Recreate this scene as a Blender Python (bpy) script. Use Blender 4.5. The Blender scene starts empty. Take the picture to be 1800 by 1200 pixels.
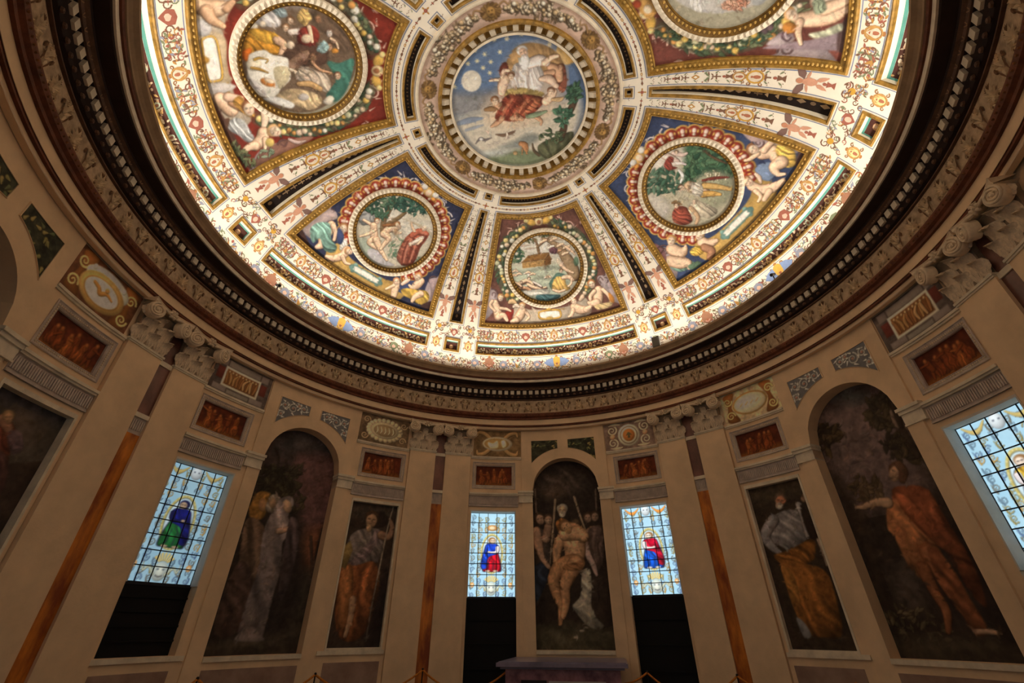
import bpy, math, random
import numpy as np
from mathutils import Vector, Matrix

sc = bpy.context.scene
C = sc.collection
R = math.radians

# ---------------------------------------------------------------- camera, world, exposure
CAM = (0.89168, -5.37749, 1.6)
AX = ((0.98128692, 0.19254764, -0.00117715), (0.10520027, -0.53099526, 0.8408192), (-0.16127269, 0.82520872, 0.54131477))
cd = bpy.data.cameras.new('camera')
cd.sensor_width = 36.0
cd.lens = 787.4535 / 1800 * 36
cd.clip_start = 0.05
cam = bpy.data.objects.new('camera', cd)
C.objects.link(cam)
r_, u_, f_ = AX
cam.matrix_world = Matrix(((r_[0], u_[0], -f_[0], CAM[0]), (r_[1], u_[1], -f_[1], CAM[1]), (r_[2], u_[2], -f_[2], CAM[2]), (0, 0, 0, 1)))
sc.camera = cam
w = bpy.data.worlds.new('world')
sc.world = w
w.use_nodes = True
w.node_tree.nodes['Background'].inputs[0].default_value = (0.5, 0.6, 0.8, 1)
w.node_tree.nodes['Background'].inputs[1].default_value = 0.3
vs = sc.view_settings
vs.view_transform = 'Standard'
vs.look = 'None'
vs.exposure = 0.0
vs.gamma = 1.0
vs.use_curve_mapping = False
sc.cycles.use_denoising = True
sc.cycles.max_bounces = 8
sc.cycles.diffuse_bounces = 5
sc.cycles.sample_clamp_indirect = 6.0

COVE_POWER = 12.6      # watts per cove lamp, 36 lamps stand in the trough behind the cornice lip
COVE_COLOR = (1.0, 0.91, 0.78)
GLASS_POWER = 1.0      # daylight behind the stained glass
GLASS_BACK = 1.5  # extra glow of the unseen rear windows, added to light the front walls


def P(az, r, z):
    a = R(az)
    return (r * math.sin(a), r * math.cos(a), z)


# lamps that stand in the trough on top of the cornice
for i in range(36):
    ld = bpy.data.lights.new('cove_lamp', 'AREA')
    ld.shape = 'RECTANGLE'
    ld.size = 0.9
    ld.size_y = 0.06
    ld.energy = COVE_POWER
    ld.color = COVE_COLOR
    ld.spread = R(150)
    lo = bpy.data.objects.new('cove_lamp', ld)
    C.objects.link(lo)
    az = i * 10 + 5
    p = Vector(P(az, 5.70, 7.70))
    q = Vector(P(az, 4.6, 9.9))
    lo.location = p
    d = (q - p).normalized()
    t = Vector((math.cos(R(az)), -math.sin(R(az)), 0))
    n = -d
    yv = n.cross(t)
    lo.matrix_world = Matrix(((t.x, yv.x, n.x, p.x), (t.y, yv.y, n.y, p.y), (t.z, yv.z, n.z, p.z), (0, 0, 0, 1)))


# ---------------------------------------------------------------- helpers
def lin(c):
    return tuple(((v / 255.0) / 12.92 if v <= 10 else (((v / 255.0) + 0.055) / 1.055) ** 2.4) for v in c[:3])


MATS = {}


def mat(name, col, rough=0.7, var=0.12, scale=3.0, bump=0.0, col2=None, metal=0.0, bscale=40.0, spec=0.3, stretch=None):
    if name in MATS:
        return MATS[name]
    m = bpy.data.materials.new(name)
    m.use_nodes = True
    nt = m.node_tree
    b = nt.nodes['Principled BSDF']
    b.inputs['Roughness'].default_value = rough
    b.inputs['Metallic'].default_value = metal
    b.inputs['Specular IOR Level'].default_value = spec
    tc = nt.nodes.new('ShaderNodeTexCoord')
    mp = nt.nodes.new('ShaderNodeMapping')
    nt.links.new(tc.outputs['Object'], mp.inputs['Vector'])
    if stretch:
        mp.inputs['Scale'].default_value = stretch
    nz = nt.nodes.new('ShaderNodeTexNoise')
    nz.inputs['Scale'].default_value = scale
    nz.inputs['Detail'].default_value = 6
    nz.inputs['Roughness'].default_value = 0.6
    nt.links.new(mp.outputs['Vector'], nz.inputs['Vector'])
    cr = nt.nodes.new('ShaderNodeValToRGB')
    a = lin(col)
    if col2 is None:
        c0 = tuple(v * (1 - var) for v in a)
        c1 = tuple(min(1, v * (1 + var)) for v in a)
    else:
        c0, c1 = lin(col2), a
    cr.color_ramp.elements[0].position = 0.35
    cr.color_ramp.elements[1].position = 0.65
    cr.color_ramp.elements[0].color = (*c0, 1)
    cr.color_ramp.elements[1].color = (*c1, 1)
    nt.links.new(nz.outputs['Fac'], cr.inputs['Fac'])
    nt.links.new(cr.outputs['Color'], b.inputs['Base Color'])
    if bump:
        n2 = nt.nodes.new('ShaderNodeTexNoise')
        n2.inputs['Scale'].default_value = bscale
        n2.inputs['Detail'].default_value = 4
        nt.links.new(mp.outputs['Vector'], n2.inputs['Vector'])
        bp = nt.nodes.new('ShaderNodeBump')
        bp.inputs['Strength'].default_value = bump
        bp.inputs['Distance'].default_value = 0.02
        nt.links.new(n2.outputs['Fac'], bp.inputs['Height'])
        nt.links.new(bp.outputs['Normal'], b.inputs['Normal'])
    MATS[name] = m
    return m


def paint_mat(name='fresco', rough=0.75, emit=0.0, var=0.2, scale=9.0):
    """colour read from the mesh's own colour attribute, worn by a fine noise"""
    if name in MATS:
        return MATS[name]
    m = bpy.data.materials.new(name)
    m.use_nodes = True
    nt = m.node_tree
    b = nt.nodes['Principled BSDF']
    b.inputs['Roughness'].default_value = rough
    b.inputs['Specular IOR Level'].default_value = 0.25
    at = nt.nodes.new('ShaderNodeAttribute')
    at.attribute_name = 'Col'
    tc = nt.nodes.new('ShaderNodeTexCoord')
    nz = nt.nodes.new('ShaderNodeTexNoise')
    nz.inputs['Scale'].default_value = scale
    nz.inputs['Detail'].default_value = 7
    nz.inputs['Roughness'].default_value = 0.7
    nt.links.new(tc.outputs['Object'], nz.inputs['Vector'])
    mr = nt.nodes.new('ShaderNodeMapRange')
    mr.inputs['From Min'].default_value = 0.3
    mr.inputs['From Max'].default_value = 0.7
    mr.inputs['To Min'].default_value = 1 - var
    mr.inputs['To Max'].default_value = 1 + var
    nt.links.new(nz.outputs['Fac'], mr.inputs['Value'])
    vm = nt.nodes.new('ShaderNodeVectorMath')
    vm.operation = 'SCALE'
    nt.links.new(at.outputs['Color'], vm.inputs[0])
    nt.links.new(mr.outputs['Result'], vm.inputs['Scale'])
    if emit:
        b.inputs['Base Color'].default_value = (0.02, 0.02, 0.02, 1)
        b.inputs['Roughness'].default_value = 0.2
        nt.links.new(vm.outputs['Vector'], b.inputs['Emission Color'])
        b.inputs['Emission Strength'].default_value = emit
    else:
        nt.links.new(vm.outputs['Vector'], b.inputs['Base Color'])
    MATS[name] = m
    return m


class MB:
    """collects shapes for ONE mesh"""

    def __init__(s):
        s.v, s.f, s.c = [], [], []

    def add(s, v, f, col=None):
        o = len(s.v)
        s.v.extend(v)
        s.f.extend([tuple(i + o for i in q) for q in f])
        if col is not None:
            s.c.extend([col] * len(v))

    def cbox(s, a0, a1, r0, r1, z0, z1, n=None):
        """solid curved block, r0 = face turned to the room, r1 = back"""
        n = n or max(1, int(abs(a1 - a0) / 1.5 + 0.99))
        v = []
        for i in range(n + 1):
            a = a0 + (a1 - a0) * i / n
            v += [P(a, r0, z0), P(a, r0, z1), P(a, r1, z1), P(a, r1, z0)]
        f = [(0, 1, 2, 3), tuple(4 * n + k for k in (3, 2, 1, 0))]
        for i in range(n):
            for k in range(4):
                f.append((4 * i + k, 4 * i + 4 + k, 4 * i + 4 + (k + 1) % 4, 4 * i + (k + 1) % 4))
        s.add(v, f)

    def grid(s, fn, us, vs, col=None, wrap=False):
        v = [fn(u, q) for u in us for q in vs]
        m = len(vs)
        n = len(us)
        f = [(i * m + j, ((i + 1) % n) * m + j, ((i + 1) % n) * m + j + 1, i * m + j + 1) for i in range(n if wrap else n - 1) for j in range(m - 1)]
        s.add(v, f, col)

    def lathe(s, prof, a0=0, a1=360, n=144):
        us = [a0 + (a1 - a0) * i / n for i in range(n if a1 - a0 >= 360 else n + 1)]
        s.grid(lambda a, p: P(a, p[0], p[1]), us, prof, wrap=a1 - a0 >= 360)

    def box(s, x0, x1, y0, y1, z0, z1):
        v = [(x, y, z) for x in (x0, x1) for y in (y0, y1) for z in (z0, z1)]
        s.add(v, [(0, 1, 3, 2), (4, 6, 7, 5), (0, 4, 5, 1), (2, 3, 7, 6), (0, 2, 6, 4), (1, 5, 7, 3)])

    def tube(s, pts, rad, n=8, cap=True):
        pts = [Vector(p) for p in pts]
        rad = rad if isinstance(rad, (list, tuple)) else [rad] * len(pts)
        v = []
        for i, p in enumerate(pts):
            t = (pts[min(i + 1, len(pts) - 1)] - pts[max(i - 1, 0)]).normalized()
            x = t.cross(Vector((0.31, 0.17, 0.93)))
            x.normalize()
            y = t.cross(x)
            v += [tuple(p + (x * math.cos(k * 2 * math.pi / n) + y * math.sin(k * 2 * math.pi / n)) * rad[i]) for k in range(n)]
        f = [(i * n + k, i * n + (k + 1) % n, (i + 1) * n + (k + 1) % n, (i + 1) * n + k) for i in range(len(pts) - 1) for k in range(n)]
        if cap:
            f += [tuple(range(n))[::-1], tuple((len(pts) - 1) * n + k for k in range(n))]
        s.add(v, f)


def mesh_of(name, mb):
    me = bpy.data.meshes.new(name)
    me.from_pydata([tuple(p) for p in mb.v], [], mb.f)
    if mb.c:
        a = me.color_attributes.new('Col', 'FLOAT_COLOR', 'POINT')
        arr = np.ones((len(mb.v), 4), np.float32)
        arr[:, :3] = np.array(mb.c, np.float32)[:, :3]
        a.data.foreach_set('color', arr.ravel())
    return me


LOCAL = [False]   # True while a thing is built in its own frame


def link(name, me, m, parent=None, smooth=False, kind=None, label=None):
    o = bpy.data.objects.new(name, me)
    C.objects.link(o)
    if m is not None and not me.materials:
        me.materials.append(m)
    if smooth:
        me.polygons.foreach_set('use_smooth', [True] * len(me.polygons))
    if parent is not None:
        o.parent = parent
        top = parent
        loc = Vector((0, 0, 0))
        while top is not None:
            loc = loc + top.location
            top = top.parent
        if not LOCAL[0]:
            o.location = -loc
    if kind:
        o['kind'] = kind
    if label:
        o['label'] = label
    return o


def obj(name, mb, m, parent=None, smooth=False, kind=None, label=None):
    return link(name, mesh_of(name, mb), m, parent, smooth, kind, label)


def tag(o, label, cat, group=None):
    o['label'] = label
    o['category'] = cat
    if group:
        o['group'] = group
    return o


def thing(name, label, cat, loc=(0, 0, 0), group=None):
    o = bpy.data.objects.new(name, None)
    o.empty_display_size = 0.1
    C.objects.link(o)
    o.location = loc
    return tag(o, label, cat, group)


def copy_tree(o, parent=None):
    c = o.copy()
    C.objects.link(c)
    c.parent = parent
    for ch in o.children:
        copy_tree(ch, c)
    return c


def cgrid_mesh(name, V, col, nu, nv, keep=None):
    """grid mesh from numpy: V (nu*nv,3), col (nu*nv,3) linear"""
    I = np.arange(nu * nv).reshape(nu, nv)
    q = np.stack([I[:-1, :-1], I[1:, :-1], I[1:, 1:], I[:-1, 1:]], -1).reshape(-1, 4)
    if keep is not None:
        q = q[keep[q].all(1)]
        used = np.zeros(nu * nv, bool)
        used[q] = True
        mp = np.cumsum(used) - 1
        V, col, q = V[used], col[used], mp[q]
    me = bpy.data.meshes.new(name)
    me.vertices.add(len(V))
    me.vertices.foreach_set('co', V.astype(np.float32).ravel())
    me.loops.add(q.size)
    me.loops.foreach_set('vertex_index', q.astype(np.int32).ravel())
    me.polygons.add(len(q))
    me.polygons.foreach_set('loop_start', np.arange(0, q.size, 4, dtype=np.int32))
    me.update(calc_edges=True)
    a = me.color_attributes.new('Col', 'FLOAT_COLOR', 'POINT')
    arr = np.ones((len(V), 4), np.float32)
    arr[:, :3] = col
    a.data.foreach_set('color', arr.ravel())
    me.polygons.foreach_set('use_smooth', np.ones(len(q), bool))
    return me


# ---------------------------------------------------------------- painter: colours for the vertices of a painted surface
def srgb2lin(c):
    c = np.clip(c / 255.0, 0, 1)
    return np.where(c <= 0.04045, c / 12.92, ((c + 0.055) / 1.055) ** 2.4)


def vnoise(xy, scale, seed=0):
    """smooth value noise 0..1"""
    rs = np.random.RandomState(seed)
    T = rs.rand(64, 64)
    p = xy / scale
    i = np.floor(p).astype(int)
    f = p - i
    f = f * f * (3 - 2 * f)
    a, b = i[:, 0] % 64, i[:, 1] % 64
    a1, b1 = (a + 1) % 64, (b + 1) % 64
    return (T[a, b] * (1 - f[:, 0]) + T[a1, b] * f[:, 0]) * (1 - f[:, 1]) + (T[a, b1] * (1 - f[:, 0]) + T[a1, b1] * f[:, 0]) * f[:, 1]


def catmull(pts, closed=True, k=5):
    p = np.asarray(pts, float)
    n = len(p)
    if n < 3:
        return p
    out = []
    rng = range(n if closed else n - 1)
    for i in rng:
        if closed:
            a, b, c, d = p[i - 1], p[i], p[(i + 1) % n], p[(i + 2) % n]
        else:
            a, b, c, d = p[max(i - 1, 0)], p[i], p[i + 1], p[min(i + 2, n - 1)]
        for t in np.arange(k) / k:
            out.append(0.5 * (2 * b + (c - a) * t + (2 * a - 5 * b + 4 * c - d) * t * t + (3 * b - a - 3 * c + d) * t ** 3))
    if not closed:
        out.append(p[-1])
    return np.array(out)


def poly_sdf(q, pg):
    """signed distance (positive inside)"""
    d2 = np.full(len(q), 1e9)
    ins = np.zeros(len(q), bool)
    n = len(pg)
    for i in range(n):
        a, b = pg[i], pg[(i + 1) % n]
        e = b - a
        w_ = q - a
        t = np.clip((w_ @ e) / max(e @ e, 1e-12), 0, 1)
        dd = w_ - t[:, None] * e
        d2 = np.minimum(d2, (dd * dd).sum(1))
        c1 = (a[1] <= q[:, 1]) != (b[1] <= q[:, 1])
        if c1.any():
            xs = a[0] + (q[:, 1] - a[1]) * e[0] / (e[1] if abs(e[1]) > 1e-12 else 1e-12)
            ins ^= c1 & (q[:, 0] < xs)
    d = np.sqrt(d2)
    return np.where(ins, d, -d)


LD = np.array([-0.55, 0.83])


class Canvas:
    def __init__(s, xy, base, px=0.015):
        s.xy = xy
        s.c = np.tile(np.array(base, float), (len(xy), 1))
        s.px = px
        s.seed = 1

    def _sub(s, lo, hi):
        m = 3 * s.px
        x = s.xy
        return np.nonzero((x[:, 0] > lo[0] - m) & (x[:, 0] < hi[0] + m) & (x[:, 1] > lo[1] - m) & (x[:, 1] < hi[1] + m))[0]

    def _put(s, idx, a, col):
        s.c[idx] = s.c[idx] * (1 - a[:, None]) + col * a[:, None]

    def grad(s, c0, c1, y0, y1, ax=1):
        t = np.clip((s.xy[:, ax] - y0) / (y1 - y0), 0, 1)[:, None]
        s.c = np.array(c0, float) * (1 - t) + np.array(c1, float) * t

    def blob(s, pts, col, sh=1.0, soft=1.0, fold=None, sharp=False, alpha=1.0, zone=None):
        pg = np.asarray(pts, float) if sharp else catmull(pts)
        lo, hi = pg.min(0), pg.max(0)
        idx = s._sub(lo, hi)
        if not len(idx):
            return
        q = s.xy[idx]
        d = poly_sdf(q, pg)
        w_ = s.px * soft
        a = np.clip(0.5 + d / (2 * w_), 0, 1) * alpha
        if zone is not None:
            a = a * zone[idx]
        col = np.array(col, float)
        size = max((hi - lo).max() * 0.5, 1e-4)
        t = ((q - (lo + hi) / 2) @ LD) / size
        ew = max(size * 0.28, s.px)
        k = 1 + sh * (0.22 * t - 0.30 * np.exp(-np.maximum(d, 0) / ew) + 0.12)
        if fold:
            fr, an, am = fold
            dv = np.array([math.cos(R(an)), math.sin(R(an))])
            s.seed += 1
            ph = (q @ dv) * fr * 0.9 + 1.5 * vnoise(q, size * 0.8, s.seed)
            env = 0.6 + 0.8 * vnoise(q, size * 0.45, s.seed + 50)
            wv = np.sin(ph * 2 * math.pi) * 0.7 + 0.45 * np.sin(ph * 3.7 * math.pi + 4 * vnoise(q, size * 0.3, s.seed + 90))
            k = k * (1 + am * env * wv)
        s._put(idx, a, np.clip(col[None] * k[:, None], 0, 255))

    def limb(s, pts, rad, col, sh=1.0, soft=0.8, alpha=1.0, smooth=True):
        p = np.asarray(pts, float)
        rad = np.asarray(rad if hasattr(rad, '__len__') else [rad] * len(p), float)
        if smooth and len(p) > 2:
            pr = catmull(np.c_[p, rad], closed=False, k=4)
            p, rad = pr[:, :2], np.maximum(pr[:, 2], 1e-4)
        lo, hi = (p - rad[:, None]).min(0), (p + rad[:, None]).max(0)
        idx = s._sub(lo, hi)
        if not len(idx):
            return
        q = s.xy[idx]
        best = np.full(len(q), 1e9)
        lat = np.zeros(len(q))
        rr = np.ones(len(q))
        for i in range(len(p) - 1):
            e = p[i + 1] - p[i]
            L = math.hypot(*e)
            if L < 1e-9:
                continue
            w_ = q - p[i]
            t = np.clip((w_ @ e) / (L * L), 0, 1)
            ra = rad[i] + (rad[i + 1] - rad[i]) * t
            dv = w_ - t[:, None] * e
            dist = np.hypot(dv[:, 0], dv[:, 1])
            g = dist - ra
            m = g < best
            best = np.where(m, g, best)
            la = (dv @ LD) / np.maximum(ra, 1e-6)
            lat = np.where(m, la, lat)
            rr = np.where(m, dist / np.maximum(ra, 1e-6), rr)
        a = np.clip(0.5 - best / (2 * s.px * soft), 0, 1) * alpha
        e = np.clip(rr, 0, 1.1) ** 4
        k = 1 + sh * (0.25 * lat - 0.44 * e + 0.08)
        tint = 1 - (sh * 0.16 * np.maximum(e, np.clip(-lat, 0, 1) * 0.8))[:, None] * np.array([0.0, 0.6, 1.0])
        s._put(idx, a, np.clip(np.array(col, float)[None] * k[:, None] * tint, 0, 255))

    def ell(s, x, y, rx, ry, col, sh=1.0, ang=0, soft=1.0, alpha=1.0):
        c, n = math.cos(R(ang)), math.sin(R(ang))
        s.blob([(x + rx * math.cos(t) * c - ry * math.sin(t) * n, y + rx * math.cos(t) * n + ry * math.sin(t) * c) for t in np.arange(14) * 2 * math.pi / 14], col, sh, soft, sharp=False, alpha=alpha)

    def foliage(s, pts, n, size, cols, seed=1, sh=0.8):
        pg = catmull(pts)
        rs = random.Random(seed)
        lo, hi = pg.min(0), pg.max(0)
        got = 0
        for _ in range(n * 6):
            if got >= n:
                break
            x, y = rs.uniform(lo[0], hi[0]), rs.uniform(lo[1], hi[1])
            if poly_sdf(np.array([[x, y]]), pg)[0] < 0:
                continue
            got += 1
            a = rs.uniform(0, math.pi)
            l = size * rs.uniform(0.6, 1.3)
            s.limb([(x - l * math.cos(a), y - l * math.sin(a)), (x, y), (x + l * math.cos(a), y + l * math.sin(a))], [l * 0.15, l * 0.5, l * 0.1], rs.choice(cols), sh)

    def scroll(s, x, y, r, turn, col, wd, start=0, turns=1.6, alpha=1.0):
        pts = []
        N = int(14 * turns)
        for i in range(N + 1):
            t = i / N
            a = start + turn * t * turns * 2 * math.pi
            q = r * (1 - 0.85 * t)
            pts.append((x + q * math.cos(a), y + q * math.sin(a)))
        s.limb(pts, [wd * (1 - 0.5 * i / N) for i in range(N + 1)], col, 0.8, smooth=False, alpha=alpha)

    def run(s, prog):
        for op in prog:
            k = op[0]
            pts = np.array(op[1], float) / 1000
            if k == 'B':
                s.blob(pts, *op[2:])
            elif k == 'L':
                s.limb(pts, np.array(op[2], float) / 1000, *op[3:])
            elif k == 'F':
                s.foliage(pts, op[2], op[3] / 1000, *op[4:])

    def dabs(s, n, size, amp=0.3, seed=2):
        """short brush strokes that vary the colour underneath"""
        rs = random.Random(seed)
        for _ in range(n):
            i = rs.randrange(len(s.xy))
            x, y = s.xy[i]
            k = 1 + rs.uniform(-amp, amp * 0.8)
            c = np.clip(s.c[i] * k * np.array([1 + rs.uniform(-.06, .06), 1, 1 + rs.uniform(-.08, .08)]), 0, 255)
            t = rs.uniform(0, math.pi)
            l = size * rs.uniform(0.5, 1.4)
            s.limb([(x - l * math.cos(t), y - l * math.sin(t)), (x + l * .2, y + l * .1), (x + l * math.cos(t + .4), y + l * math.sin(t + .4))], [l * .1, l * .32, l * .06], c, 0.3, alpha=0.75)

    def mottle(s, amp, scale, seed=3):
        n = vnoise(s.xy, scale, seed) * 0.6 + vnoise(s.xy, scale * 0.37, seed + 1) * 0.4
        s.c = np.clip(s.c * (1 + amp * (n - 0.5) * 2)[:, None], 0, 255)

    def out(s, white, gain=(0.87, 0.79, 0.66), sat=0.86):
        """colours as seen under a light that shows white plaster as `white` -> reflectance"""
        w_ = srgb2lin(np.array(white, float))
        g = s.c @ np.array([0.3, 0.59, 0.11])
        c = s.c * sat + g[:, None] * (1 - sat)
        return np.clip(srgb2lin(c) / w_ * np.array(gain), 0.002, 0.92)


PAINT = {}
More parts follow.
